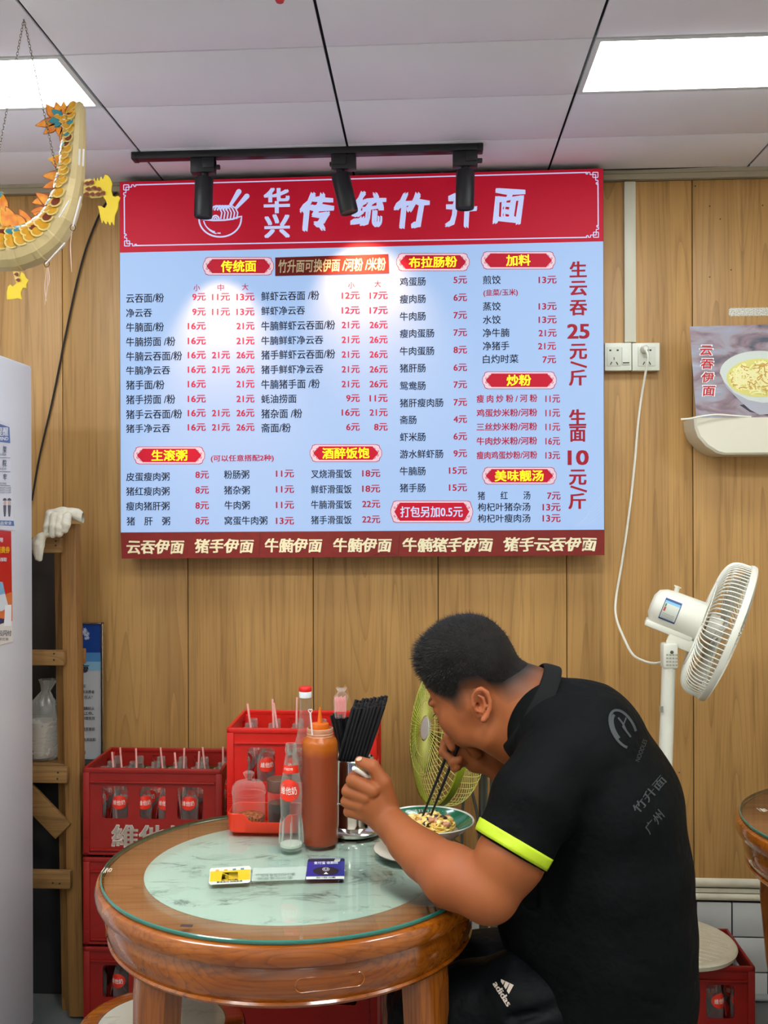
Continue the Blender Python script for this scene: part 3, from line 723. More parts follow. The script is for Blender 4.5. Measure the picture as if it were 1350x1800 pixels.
# --- banner strip
bn = empty('banner_strip')
c = [at(212, 936.5, BY - 0.006), at(1062.5, 931.5, BY - 0.006), at(1062.5, 976, BY - 0.006), at(214, 982, BY - 0.006)]
MB().add(c + [v + Vector((0, 0.012, 0)) for v in c], [(0, 1, 2, 3), (4, 7, 6, 5), (0, 4, 5, 1), (1, 5, 6, 2), (2, 6, 7, 3), (3, 7, 4, 0)]).build('strip', M_BAN, bn, smooth=False)
mb = MB()
for t, x0, x1, y in (('云吞伊面', 225, 324, 961), ('猪手伊面', 344, 446, 959.5), ('牛腩伊面', 467, 566, 958.5), ('牛腩伊面', 587, 688, 958), ('牛腩猪手伊面', 709, 865, 957.5), ('猪手云吞伊面', 886, 1047, 956.5)):
    mb = MB(); tb(mb, t, x0, x1, y, 24, 0.03, 0.1, d=0.0072, wob=0.6); mb.build('banner_lettering', M_CRM, bn, smooth=False)
mb = MB()
for (x0, y0, x1, y1) in ((458, 938, 456, 980), (703, 937, 700, 978)): stroke(mb, [(x0, y0), (x1, y1)], 0.4, 0.0068)
stroke(mb, [(657, 976), (668, 973), (680, 975), (692, 973), (697, 977)], 0.6, 0.0068)
mb.build('banner_creases', mat('banner_dark', '5d120e', 0.5), bn, smooth=False)
tag(bn, 'dark red banner strip with cream noodle names, taped under the menu board', 'banner'); rebase(bn, at(640, 980, BY))

# ================================================================== TRACK LIGHTS
M_BLK = mat('matt_black', '141418', 0.45)
tr = empty('track_rail'); TY = 2.925
ra, rb = at(238, 268, TY), at(844, 252, TY); tz1 = CZ - 0.001
MB().box(ra.x, rb.x, TY - 0.018, TY + 0.018, tz1 - 0.02, tz1, bev=0.002).build('rail', M_BLK, tr)
MB().box(ra.x + 0.03, rb.x - 0.01, TY - 0.006, TY + 0.006, tz1 - 0.0205, tz1 - 0.0195).build('rail_slot', mat('rail_slot', '3a3038', 0.3, metal=0.8), tr)
for e in (ra.x, rb.x): MB().box(e - 0.008, e + 0.008, TY - 0.0195, TY + 0.0195, tz1 - 0.022, tz1, bev=0.003).build('end_cap', M_BLK, tr)
tag(tr, 'black track light rail fixed to the ceiling in front of the menu board', 'light rail'); rebase(tr, ((ra.x + rb.x) / 2, TY, CZ))
def track_lamp(px, bx, by0, by1, tilt, side, label, power, aim):
    t = empty('track_spotlight'); p = at(px, 275, TY)
    z = tz1 - 0.021
    MB().box(p.x - 0.036, p.x + 0.034, TY - 0.016, TY + 0.016, z - 0.042, z, bev=0.002).box(p.x + (0.0 if side > 0 else -0.034), p.x + 0.034 * (1 if side > 0 else 0.2), TY - 0.019, TY + 0.019, z - 0.03, z, bev=0.002).build('adapter', M_BLK, t)
    MB().box(p.x + side * 0.034 - 0.008, p.x + side * 0.034 + 0.014, TY - 0.006, TY + 0.006, z - 0.03, z - 0.018, bev=0.002).build('lock_lever', M_BLK, t)
    top = at(bx, by0, TY - 0.005); bot = at(bx + tilt, by1, TY - 0.005); L = (bot - top).length; d = (bot - top).normalized()
    j = Vector((top.x, TY, z - 0.052))
    MB().tube([Vector((top.x, TY, z - 0.03)), j], 0.0115, 14).tube([j, Vector((top.x, TY, z - 0.058))], 0.014, 14).tube([j, top + d * 0.01], 0.005, 10).build('stem', M_BLK, t)
    R = frame_from(-d).to_4x4(); R.translation = bot
    o = MB().lathe([(0.022, 0.004), (0.0255, 0.0), (0.0265, 0.004), (0.0265, L - 0.004), (0.0245, L), (0, L)], 32, M=R)
    o.lathe([(0.022, 0.004), (0.018, 0.03), (0, 0.032)], 24, M=R)
    o.build('lamp_body', M_BLK, t)
    MB().lathe([(0, 0.029), (0.017, 0.029), (0.017, 0.031), (0, 0.031)], 20, M=R).build('lens', mat('warm_lens' if power else 'dark_lens', 'ffd9a0' if power else '404048', 0.3, emit=3.0 if power else 0), t)
    tag(t, label, 'spotlight')
    if power:
        ld = bpy.data.lights.new('lamp_beam', 'SPOT'); ld.energy = power; ld.color = (1.0, 0.66, 0.34); ld.spot_size = math.radians(aim[3]); ld.spot_blend = 0.9; ld.shadow_soft_size = 0.012
        lo = bpy.data.objects.new('lamp_beam', ld); COL.objects.link(lo); lo.location = bot + d * 0.003
        lo.rotation_euler = (Vector(aim[:3]) - bot).to_track_quat('-Z', 'Y').to_euler()
    rebase(t, (p.x, TY, CZ - 0.02))
g1 = at(394, 640, BY); g2 = at(642, 520, BY)
track_lamp(358, 359, 313, 382, -2, 1, 'black cylinder track spotlight hanging straight, over the noodle bowl logo', SPOT_POWER[0], (g1.x, g1.y, g1.z, 62))
track_lamp(605, 598, 307, 374, 16, -1, 'black cylinder track spotlight tilted sideways, in the middle of the rail', SPOT_POWER[1], (g2.x, g2.y, g2.z, 80))
track_lamp(818, 818, 300, 367, -1, 1, 'black cylinder track spotlight that is off, at the end of the rail nearest the sockets', 0, None)
# ================================================================== ROUND TABLES AND STOOLS
M_TW = wood('glossy_orange_wood', 'ae6014', '8a440a', '481a04', 'X', 1.0, rough=0.16, coat=0.7, bump=0.05)
M_TWP = wood('pale_ring_wood', 'cc8458', 'b86e44', '8c4c26', 'X', 0.8, rough=0.22, coat=0.3, bump=0.03)
def marble(name, c1, c2, c3):
    m = mat(name, c1, 0.12); nt = m.node_tree; N = nt.nodes.new; L = nt.links; b = nt.nodes['Principled BSDF']
    b.inputs['Coat Weight'].default_value = 0.6; b.inputs['Coat Roughness'].default_value = 0.03
    tc = N('ShaderNodeTexCoord')
    mp = N('ShaderNodeMapping'); mp.inputs['Rotation'].default_value = (0, 0, 0.5); mp.inputs['Scale'].default_value = (1, 2.2, 1); L.new(tc.outputs['Object'], mp.inputs['Vector'])
    n1 = N('ShaderNodeTexNoise'); n1.inputs['Scale'].default_value = 4.5; n1.inputs['Detail'].default_value = 8; n1.inputs['Roughness'].default_value = 0.6; n1.inputs['Distortion'].default_value = 1.2
    L.new(mp.outputs[0], n1.inputs['Vector'])
    sb = N('ShaderNodeMath'); sb.operation = 'SUBTRACT'; sb.inputs[1].default_value = 0.5; L.new(n1.outputs[0], sb.inputs[0])
    ab = N('ShaderNodeMath'); ab.operation = 'ABSOLUTE'; L.new(sb.outputs[0], ab.inputs[0])
    mr = N('ShaderNodeMapRange'); mr.inputs[1].default_value = 0.0; mr.inputs[2].default_value = 0.035; mr.inputs[3].default_value = 1; mr.inputs[4].default_value = 0; L.new(ab.outputs[0], mr.inputs[0])
    n2 = N('ShaderNodeTexNoise'); n2.inputs['Scale'].default_value = 9; n2.inputs['Detail'].default_value = 5; L.new(mp.outputs[0], n2.inputs['Vector'])
    m2 = N('ShaderNodeMapRange'); m2.inputs[1].default_value = 0.47; m2.inputs[2].default_value = 0.68; L.new(n2.outputs[0], m2.inputs[0])
    mu = N('ShaderNodeMath'); mu.operation = 'MULTIPLY'; L.new(mr.outputs[0], mu.inputs[0]); L.new(m2.outputs[0], mu.inputs[1])
    m3 = N('ShaderNodeMapRange'); m3.inputs[1].default_value = 0.55; m3.inputs[2].default_value = 0.8; m3.inputs[4].default_value = 0.7; L.new(n2.outputs[0], m3.inputs[0])
    a = N('ShaderNodeMix'); a.data_type = 'RGBA'; a.inputs['A'].default_value = lin(c1); a.inputs['B'].default_value = lin(c2); L.new(m3.outputs[0], a.inputs['Factor'])
    c = N('ShaderNodeMix'); c.data_type = 'RGBA'; c.inputs['B'].default_value = lin(c3); L.new(a.outputs['Result'], c.inputs['A']); L.new(mu.outputs[0], c.inputs['Factor'])
    L.new(c.outputs['Result'], b.inputs['Base Color']); return m
M_MARB = marble('table_marble', 'eefcee', 'a2b4a6', '5c6a62')
M_MARB2 = marble('stool_marble', 'cfcabd', 'a9a296', '8d857a')
M_GEDGE = mat('glass_green_edge', '2e6e62', 0.12, coat=0.5)
TZ = 0.76; TC = atz(513, 1517, TZ); TC = Vector((TC.x, TC.y, 0)); TR = 0.402
def glass_top_mat():
    m = bpy.data.materials.new('glass_sheet'); m.use_nodes = True; nt = m.node_tree; nt.nodes.clear(); N = nt.nodes.new; L = nt.links
    out = N('ShaderNodeOutputMaterial'); t = N('ShaderNodeBsdfTransparent'); t.inputs[0].default_value = (0.92, 0.995, 0.96, 1)
    g = N('ShaderNodeBsdfGlossy'); g.inputs['Roughness'].default_value = 0.03; g.inputs[0].default_value = (1, 1, 1, 1)
    fr = N('ShaderNodeFresnel'); fr.inputs[0].default_value = 1.5
    mx = N('ShaderNodeMixShader'); L.new(fr.outputs[0], mx.inputs[0]); L.new(t.outputs[0], mx.inputs[1]); L.new(g.outputs[0], mx.inputs[2]); L.new(mx.outputs[0], out.inputs[0]); return m
M_GLASS = glass_top_mat()
def leg_pts(cx, cy, R, ztop, zbot, ang, prof):
    return [Vector((cx + (R + dr) * math.cos(ang), cy + (R + dr) * math.sin(ang), z)) for dr, z in prof]
def sq_tube(mb, pts, ws, ang, bev=0.25):
    """square-section bar turned to angle ang; ws half widths (radial, tangential)"""
    er = Vector((math.cos(ang), math.sin(ang), 0)); et = Vector((-math.sin(ang), math.cos(ang), 0)); vs = []; n = 8
    for p, (a, b) in zip(pts, ws):
        for (u, v) in ((1, 1 - bev), (1 - bev, 1), (-1 + bev, 1), (-1, 1 - bev), (-1, -1 + bev), (-1 + bev, -1), (1 - bev, -1), (1, -1 + bev)):
            vs.append(p + er * a * u + et * b * v)
    fs = []
    for i in range(len(pts) - 1):
        for k in range(n): fs.append((i * n + k, i * n + (k + 1) % n, (i + 1) * n + (k + 1) % n, (i + 1) * n + k))
    fs.append(tuple(range(n))[::-1]); fs.append(tuple((len(pts) - 1) * n + k for k in range(n)))
    mb.add(vs, fs)
def round_table(label, rot=0.0):
    t = empty('round_table')
    MB().lathe([(0.305, TZ - 0.022), (0.385, TZ - 0.022), (0.385, TZ - 0.009), (0.305, TZ - 0.009)], 96, close=True).build('tabletop_ring', M_TWP, t)
    MB().lathe([(0, TZ - 0.02), (0.3045, TZ - 0.02), (0.3045, TZ - 0.0088), (0, TZ - 0.0088)], 96).build('marble_inlay', M_MARB, t)
    g = MB().lathe([(0, TZ), (0.1, TZ), (0.2, TZ), (0.3, TZ), (0.3878, TZ)], 96, cap=False).build('glass_top', M_GLASS, t)
    MB().lathe([(0.3878, TZ - 0.0085), (0.3905, TZ - 0.0065), (0.3912, TZ - 0.004), (0.3905, TZ - 0.0012), (0.3878, TZ)], 96, cap=False).build('glass_edge', M_GEDGE, t)
    MB().lathe([(0.36, TZ - 0.045), (0.385, TZ - 0.048), (0.397, TZ - 0.044), (0.4015, TZ - 0.034), (0.402, TZ - 0.022), (0.3985, TZ - 0.0125), (0.392, TZ - 0.0088), (0.383, TZ - 0.0088), (0.383, TZ - 0.02), (0.36, TZ - 0.022)], 112, close=True).build('tabletop_rim', M_TW, t)
    MB().lathe([(0.355, TZ - 0.045), (0.372, TZ - 0.048), (0.379, TZ - 0.06), (0.383, TZ - 0.078), (0.379, TZ - 0.1), (0.370, TZ - 0.116), (0.352, TZ - 0.116)], 112, close=True).build('apron', M_TW, t)
    MB().lathe([(0.352, TZ - 0.114), (0.374, TZ - 0.115), (0.377, TZ - 0.119), (0.374, TZ - 0.124), (0.352, TZ - 0.124)], 112, close=True).build('apron_bead', M_TW, t)
    # raised oval on the apron
    for q in range(4):
        a0 = -math.pi / 2 + 0.17 + q * math.pi / 2; mb = MB(); pts = []
        for (u, v) in rrect(-0.062, -0.0125, 0.062, 0.0125, 0.012, 5):
            a = a0 + u / 0.383; r = 0.3835 - abs(v) * 0.10; pts.append(Vector((r * math.cos(a), r * math.sin(a), TZ - 0.082 + v)))
        mb.tube(pts, 0.0012, 5, closed=True).build('apron_moulding', M_TW, t)
    legs = []
    for k in range(4):
        a = rot + math.radians(-138 + 90 * k) if k != 1 else rot + math.radians(-42)
        mb = MB()
        prof = [(0.0, TZ - 0.1), (0.004, TZ - 0.16), (0.008, TZ - 0.26), (0.0, TZ - 0.42), (-0.016, TZ - 0.56), (-0.02, TZ - 0.66), (-0.008, 0.035), (0.0, 0.0)]
        wd = [(0.028, 0.05), (0.03, 0.05), (0.03, 0.046), (0.026, 0.035), (0.022, 0.029), (0.021, 0.027), (0.026, 0.031), (0.026, 0.031)]
        sq_tube(mb, leg_pts(0, 0, 0.335, 0, 0, a, prof), wd, a, 0.35)
        mb.build('leg', wood('leg_wood', '9c5618', '804412', '481c06', 'Z', 1.0, rough=0.18, coat=0.6, bump=0.05), t)
    ax = MB()
    for k in range(2):
        a = rot + math.radians(-45 + 90 * k); M = Matrix.Rotation(a, 4, 'Z')
        ax.box(-0.3, 0.3, -0.02, 0.02, 0.22, 0.25, M=M)
    ax.build('cross_stretcher', mat('dark_wood', '3a1c0c', 0.35), t)
    tag(t, label, 'table'); return t
tab = round_table('round orange wood table with a marble inlay under glass, where the man eats')
tab.location = (TC.x, TC.y, 0); tab.rotation_euler.z = 0.14
# small marks on the first table's ring: scratch script and a dark chip
mb = MB()
def tpt(px, py, z=TZ + 0.0004): return atz(px, py, z)
for seg in ([(178, 1533), (184, 1525)], [(182, 1534), (188, 1526)], [(185, 1534), (187, 1529), (190, 1526), (189, 1533)], [(191, 1531), (193, 1527), (197, 1527), (195, 1531), (192, 1532)]):
    mb.tube([tpt(*p) - TC for p in seg], 0.0006, 5)
mb.build('white_marking', mat('chalk_white', 'f1ead8', 0.7), tab)
v, f = shape2d([rrect(-0.011, -0.005, 0.011, 0.005, 0.002)], 0.0003)
c = atz(328, 1627, TZ + 0.0004) - TC
MB().add([Vector((p.x + c.x, p.y + c.y, p.z + c.z)) for p in v], f).build('dark_chip', mat('dark_chip', '42302c', 0.6), tab)
for n in ('white_marking', 'dark_chip'):
    o = bpy.data.objects[n]; o.rotation_euler.z = -0.14
# second table at the right edge
tab2 = copy_tree(tab)
for ch in list(tab2.children):
    if ch.name.startswith('dark_chip') : bpy.data.objects.remove(ch)
c2 = atz(1611, 1450, TZ); tab2.location = (c2.x, c2.y, 0); tab2.rotation_euler.z = 0.05
tag(tab2, 'round orange wood table cut off by the right edge of the picture', 'table')
for ch in tab2.children:
    if ch.name.startswith('white_marking'):
        ch.rotation_euler.z = 0; ch.location = (0, 0, 0); p = atz(1340, 1424, TZ); q = atz(187, 1530, TZ) - TC
        loc = Matrix.Rotation(-0.05, 3, 'Z') @ (p - Vector((c2.x, c2.y, 0))); loc.z = 0; q.z = 0
        ch.rotation_euler.z = -0.05; ch.location = loc - Matrix.Rotation(-0.05, 3, 'Z') @ q
def stool(label, loc, rot=0):
    s = empty('round_stool'); H = 0.45
    MB().lathe([(0.13, H - 0.03), (0.162, H - 0.032), (0.171, H - 0.024), (0.172, H - 0.012), (0.167, H - 0.003), (0.158, H), (0.13, H)], 64, close=True).build('seat_ring', M_TW, s)
    MB().lathe([(0, H - 0.02), (0.1295, H - 0.02), (0.1295, H - 0.001), (0, H - 0.001)], 64).build('marble_seat', M_MARB2, s)
    MB().lathe([(0.125, H - 0.03), (0.146, H - 0.03), (0.148, H - 0.05), (0.142, H - 0.07), (0.125, H - 0.07)], 64, close=True).build('apron', M_TW, s)
    for k in range(4):
        a = math.radians(45 + 90 * k); mb = MB()
        sq_tube(mb, leg_pts(0, 0, 0.12, 0, 0, a, [(0, H - 0.03), (0.008, H - 0.12), (0.005, 0.2), (0.0, 0.08), (0.006, 0.0)]), [(0.016, 0.02), (0.018, 0.021), (0.015, 0.018), (0.013, 0.016), (0.016, 0.018)], a, 0.35)
        mb.build('leg', MATS['leg_wood'], s)
    mb = MB(); mb.lathe([(0.115, 0.14), (0.125, 0.14), (0.125, 0.155), (0.115, 0.155)], 32, close=True); mb.build('foot_ring', MATS['dark_wood'], s)
    s.location = loc; s.rotation_euler.z = rot; tag(s, label, 'stool'); return s
p = atz(284, 1797, 0.45); stool('low round stool with a pale marble seat, tucked under the table by the crates', (p.x, p.y, 0), 0.3)
p = atz(1062, 1806, 0.452); SEAT = Vector((p.x, 2.05, 0)); stool('round orange wood stool the man sits on', (SEAT.x, SEAT.y, 0))
# white plastic round lid resting on the crate at right
# ================================================================== BOTTLE CRATES
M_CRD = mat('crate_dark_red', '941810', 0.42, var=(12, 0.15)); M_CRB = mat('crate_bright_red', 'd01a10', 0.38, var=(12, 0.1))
M_CW = mat('crate_white_print', 'd8c8b8', 0.6)
M_BG = thin_glass('bottle_glass', 'd0dad4', 0.05, 0.03, 0.6)
M_BL = mat('bottle_label_red', 'e0301c', 0.35); M_BLW = mat('bottle_label_white', 'f4ece4', 0.4)
M_STRAW = mat('pink_straw', 'eba8a0', 0.5); M_STW = mat('white_straw', 'e6d8d4', 0.5)
WID, DEP = 0.406, 0.26
def bottle_mesh(h=0.19, r=0.027):
    k = h / 0.19
    prof = [(0, 0.004), (r * 0.8, 0.0), (r, 0.006), (r, 0.014), (r * 0.93, 0.04 * k), (r * 0.86, 0.06 * k), (r * 0.9, 0.085 * k), (r * 0.92, 0.1 * k), (r * 0.86, 0.118 * k), (r * 0.66, 0.138 * k), (r * 0.54, 0.158 * k), (r * 0.42, 0.172 * k), (r * 0.47, 0.174 * k), (r * 0.5, 0.180 * k), (r * 0.45, 0.183 * k), (r * 0.46, 0.188 * k), (r * 0.43, 0.19 * k), (r * 0.3, 0.19 * k), (r * 0.3, 0.17 * k)]
    return prof
def glass_bottle(name='milk_bottle', h=0.19, r=0.027, front_label=True, detail=False, script='維他奶'):
    b = empty(name); prof = bottle_mesh(h, r); k = h / 0.19
    MB().lathe(prof, 28 if detail else 16).build('glass_body', M_BG, b)
    # ribbon of label round the shoulder and oval badge facing -y
    def rad(z):
        for (r0, z0), (r1, z1) in zip(prof[2:], prof[3:]):
            if z0 <= z <= z1 and z1 > z0: return r0 + (r1 - r0) * (z - z0) / (z1 - z0)
        return r
    mb = MB(); n = 18; vs = []; fs = []
    zc, hz, ha = 0.110 * k, 0.0195 * k, 1.1
    vs.append(Vector((0, -(rad(zc) + 0.0006), zc)))
    for ring in (0.5, 1.0):
        for i in range(n):
            t = 2 * math.pi * i / n; a = ha * ring * math.cos(t); z = zc + hz * ring * math.sin(t); R = rad(z) + 0.0006
            vs.append(Vector((R * math.sin(a), -R * math.cos(a), z)))
    for i in range(n):
        j = (i + 1) % n; fs.append((0, 1 + i, 1 + j)); fs.append((1 + i, 1 + n + i, 1 + n + j, 1 + j))
    mb.add(vs, fs); mb.build('oval_label', M_BL, b)
    mb = MB(); gv, gf = glyphs(script, 0, 0, 1.0)
    xs = [q[0] for q in gv]; ys = [q[1] for q in gv]; out = []
    for x, y in gv:
        u = (x - min(xs)) / (max(xs) - min(xs)) - 0.5; v = (y - min(ys)) / (max(ys) - min(ys)) - 0.5
        a = u * 1.5; z = zc + v * 0.014 * k; R = rad(z) + 0.0013; out.append(Vector((R * math.sin(a), -R * math.cos(a), z)))
    mb.add(out, gf); lt = mb.build('label_lettering', M_BLW, b, smooth=False)
    return b
def crate_front_loops(W, H, z0=0.0, windows=3):
    loops = [rrect(0, 0, W, H, 0.004, 2)]
    ww = (W - 0.036 - 0.034 * (windows + 1)) / windows; x = 0.018 + 0.034
    for i in range(windows):
        w2 = ww; loops.append(rrect(x, H * 0.43, x + w2, H * 0.82, 0.010, 4)); x += ww + 0.034
    return loops
def make_crate(m, H=0.25, text='維他奶', windows=3):
    """local: x 0..WID, y 0 (front)..DEP, z 0..H"""
    c = empty('bottle_crate')
    v, f = shape2d(crate_front_loops(WID - 0.008, H - 0.012, windows=windows), 0.002)
    b = MB()
    b.add([Vector((q.x + 0.004, 0.006 + q.z, q.y + 0.002)) for q in v], f)
    b.add([Vector((q.x + 0.004, DEP - 0.006 + q.z, q.y + 0.002)) for q in v], f)
    v2, f2 = shape2d([rrect(0, 0, DEP - 0.012, H - 0.012, 0.003, 2), rrect(0.045, H * 0.43, DEP - 0.057, H * 0.8, 0.02, 4)], 0.002)
    for X in (0.006, WID - 0.006): b.add([Vector((X + q.z, 0.006 + q.x, q.y + 0.002)) for q in v2], f2)
    b.build('crate_walls', m, c, smooth=False)
    r = MB(); e = 0.009
    r.box(0, WID, 0, e, H - 0.014, H, bev=0.002).box(0, WID, DEP - e, DEP, H - 0.014, H, bev=0.002).box(0, e, 0, DEP, H - 0.014, H, bev=0.002).box(WID - e, WID, 0, DEP, H - 0.014, H, bev=0.002)
    r.build('top_rim', m, c)
    for X in (0, WID - 0.02):
        for Y in (0, DEP - 0.02): MB().box(X, X + 0.02, Y, Y + 0.02, 0, H - 0.012, bev=0.003).build('corner_post', m, c)
    r = MB(); r.box(0.022, WID - 0.022, -0.0035, 0.004, H * 0.83, H * 0.85, bev=0.0015).box(0.022, WID - 0.022, -0.003, 0.004, 0.012, 0.018, bev=0.0015).box(0, WID, 0, DEP, 0, 0.008, bev=0.002)
    for k in range(7):
        for X in (0.004, WID - 0.014): r.box(X, X + 0.010, -0.0015, 0.002, 0.035 + k * 0.006, 0.0375 + k * 0.006)
    r.build('ribs', m, c)
    r = MB(); h = H * 0.58
    if H < 0.3: r.box(0.008, WID - 0.008, 0.008, DEP - 0.008, 0.034, 0.0385)
    for i in range(1, 6):
        x = WID * i / 6
        for j in range(4):
            y0, y1 = 0.008 + j * (DEP - 0.016) / 4, 0.008 + (j + 1) * (DEP - 0.016) / 4; ym = (y0 + y1) / 2
            r.add([(x - 0.001, y0, 0.008), (x - 0.001, y1, 0.008), (x - 0.001, y1, h * 0.95), (x - 0.001, ym, h * 0.65), (x - 0.001, y0, h * 0.95), (x + 0.001, y0, 0.008), (x + 0.001, y1, 0.008), (x + 0.001, y1, h * 0.95), (x + 0.001, ym, h * 0.65), (x + 0.001, y0, h * 0.95)],
                  [(0, 1, 2, 3, 4), (9, 8, 7, 6, 5), (4, 3, 8, 9), (3, 2, 7, 8)])
    for j in range(1, 4):
        y = DEP * j / 4
        for i in range(6):
            x0, x1 = 0.008 + i * (WID - 0.016) / 6, 0.008 + (i + 1) * (WID - 0.016) / 6; xm = (x0 + x1) / 2
            r.add([(x0, y - 0.001, 0.008), (x1, y - 0.001, 0.008), (x1, y - 0.001, h * 0.98), (xm, y - 0.001, h * 0.66), (x0, y - 0.001, h * 0.98), (x0, y + 0.001, 0.008), (x1, y + 0.001, 0.008), (x1, y + 0.001, h * 0.98), (xm, y + 0.001, h * 0.66), (x0, y + 0.001, h * 0.98)],
                  [(4, 3, 2, 1, 0), (5, 6, 7, 8, 9), (9, 8, 3, 4), (8, 7, 2, 3)])
    r.build('bottle_dividers', m, c, smooth=False)
    r = MB()
    for X in (WID * 0.36, WID * 0.68):
        tri = [Vector((X - 0.013, DEP - 0.011, H - 0.022)), Vector((X + 0.013, DEP - 0.011, H - 0.022)), Vector((X + 0.003, DEP - 0.011, H - 0.042)), Vector((X - 0.003, DEP - 0.011, H - 0.042))]
        r.tube(tri, 0.0016, 5, closed=True)
    for Y in (0.07, 0.19):
        r.tube([Vector((0.011, Y, H - 0.02)), Vector((0.011, Y + 0.02, H - 0.02)), Vector((0.011, Y + 0.01, H - 0.04))], 0.0016, 5, closed=True)
    r.build('loop_tabs', m, c)
    if text:
        mb = MB(); zc = H * 0.22; hh = 0.064
        text_box(mb, text, [Vector((0.085, -0.0006, zc + hh / 2)), Vector((WID - 0.085, -0.0006, zc + hh / 2)), Vector((WID - 0.085, -0.0006, zc - hh / 2)), Vector((0.085, -0.0006, zc - hh / 2))], 0.03)
        # the print sits on the outside of the front wall
        for q in mb.v: q.y = 0.0032
        mb.build('crate_lettering', M_CW, c, smooth=False)
    return c
proto_d = make_crate(M_CRD); proto_b = make_crate(M_CRB, text='')
def place(proto, first, x, y, z, label, group=None, rz=0):
    c = proto if first else copy_tree(proto); c.location = (x, y, z); c.rotation_euler.z = rz; tag(c, label, 'crate', group); return c
C1 = at(145, 1352, 2.885)
lx, ly = C1.x, 2.885
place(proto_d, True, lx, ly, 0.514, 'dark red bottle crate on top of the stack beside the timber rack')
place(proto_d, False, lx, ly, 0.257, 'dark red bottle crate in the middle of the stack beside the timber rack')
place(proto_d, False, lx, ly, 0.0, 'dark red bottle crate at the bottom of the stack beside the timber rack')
C2 = at(398, 1282, 2.735); mx_, my_ = C2.x, 2.735
MB_top = 0.665
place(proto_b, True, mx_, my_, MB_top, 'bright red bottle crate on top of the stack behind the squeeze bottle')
place(proto_b, False, mx_, my_, MB_top - 0.257, 'bright red bottle crate below another, hidden behind the round table')
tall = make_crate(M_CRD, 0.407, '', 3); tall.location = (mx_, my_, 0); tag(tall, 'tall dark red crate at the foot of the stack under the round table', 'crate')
mb = MB(); text_box(mb, 'Lotfa', [Vector((0.285, -0.001, 0.305)), Vector((0.345, -0.001, 0.305)), Vector((0.345, -0.001, 0.27)), Vector((0.285, -0.001, 0.27))], 0.02, 0.3)
mb.build('crate_lettering', M_CW, tall, smooth=False)
C3 = at(1328, 1692, 2.86)
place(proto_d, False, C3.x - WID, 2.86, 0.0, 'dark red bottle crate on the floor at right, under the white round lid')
# bottles: every slot that can be seen
nb = [0]
BP = glass_bottle()
def put_bottle(x, y, z, label, group, rz=0.0):
    b = BP if nb[0] == 0 else copy_tree(BP); nb[0] += 1
    b.location = (x, y, z); b.rotation_euler.z = rz; tag(b, label, 'bottle', group); return b
rb = random.Random(11)
def fill(x0, y0, z0, cols, rows, where, group):
    for j in rows:
        for i in cols:
            put_bottle(x0 + WID * (i + 0.5) / 6, y0 + DEP * (j + 0.5) / 4, z0 + 0.0392, 'empty milk bottle in %s, %s row, %s from its left' % (where, ('front', 'second', 'third', 'rear')[j], ('first', 'second', 'third', 'fourth', 'fifth', 'sixth')[i]), group, rb.uniform(-0.5, 0.5))
fill(lx, ly, 0.514, range(6), (0, 1, 2, 3), 'the top dark red crate', 'bottles in the top crate by the timber rack')
fill(lx, ly, 0.0, (0, 1, 2, 3), (0,), 'the lowest dark red crate', 'bottles in the bottom crate by the timber rack')
fill(mx_, my_, MB_top, range(6), (0, 1, 2, 3), 'the bright red crate', 'bottles in the bright red crate')
fill(C3.x - WID, 2.86, 0.0, (2, 3, 4, 5), (0, 1), 'the crate at right', 'bottles in the crate under the round lid')
# straws standing in the bottles
SP = MB().tube([(0, 0, 0), (0, 0, 0.21)], 0.0029, 8).build('drinking_straw', M_STRAW)
ns = [0]; ORD = ('first', 'second', 'third', 'fourth', 'fifth', 'sixth', 'seventh', 'eighth', 'ninth')
def straw(px0, py0, px1, py1, Y, label, group):
    a, b = at(px0, py0, Y), at(px1, py1, Y); s = SP if ns[0] == 0 else SP.copy()
    if ns[0]: COL.objects.link(s); [s.__delitem__(k) for k in ('label', 'group') if k in s]
    ns[0] += 1; d = (a - b).normalized(); s.location = a - d * 0.21
    s.rotation_euler = d.to_track_quat('Z', 'Y').to_euler(); tag(s, label, 'straw', group)
for px0, px1, py0, dy in ((197, 199, 1322, 0.05), (211, 214, 1314, 0.17), (239, 240, 1315.5, 0.11), (282, 286, 1314, 0.17), (307, 310, 1323, 0.05), (324, 323, 1315, 0.14), (350, 349, 1321, 0.08), (356, 360, 1313.5, 0.17), (392, 392, 1313, 0.19)):
    straw(px0, py0, px1, 1352, ly + dy, 'pale pink drinking straw in the dark red crate, %s from the left' % ORD[ns[0]], 'straws in the dark red crate')
for px0, px1, py0, dy in ((435, 441, 1237, 0.1), (479, 481, 1229, 0.15), (481, 488, 1236, 0.08), (522, 521, 1226, 0.16)):
    straw(px0, py0, px1, 1282, my_ + dy, 'pale pink drinking straw in the bright red crate, %s from the left' % ORD[ns[0] - 9], 'straws in the bright red crate')
# white round lid on the right crate
ld = empty('plastic_disc'); lc = atz(1183, 1655, 0.275)
R = Matrix.Rotation(math.radians(2), 4, 'Y')
MB().lathe([(0, -0.004), (0.165, -0.004), (0.168, -0.012), (0.178, -0.012), (0.182, 0.0), (0.178, 0.005), (0.166, 0.0065), (0.160, 0.003), (0, 0.003)], 72, M=R).build('lid_disc', M_CREAM, ld)
rb_ = MB()
for k in range(-5, 6):
    L = math.sqrt(0.155 ** 2 - (k * 0.026) ** 2); rb_.box(-L, L, k * 0.026 - 0.003, k * 0.026 + 0.003, 0.0028, 0.0042, M=R @ Matrix.Rotation(math.radians(-28), 4, 'Z'), bev=0.0008)
rb_.build('lid_ridges', M_CREAM, ld)
ld.location = (lc.x, 2.985, 0.268); tag(ld, 'round cream plastic disc lying on the crate behind the man', 'disc')
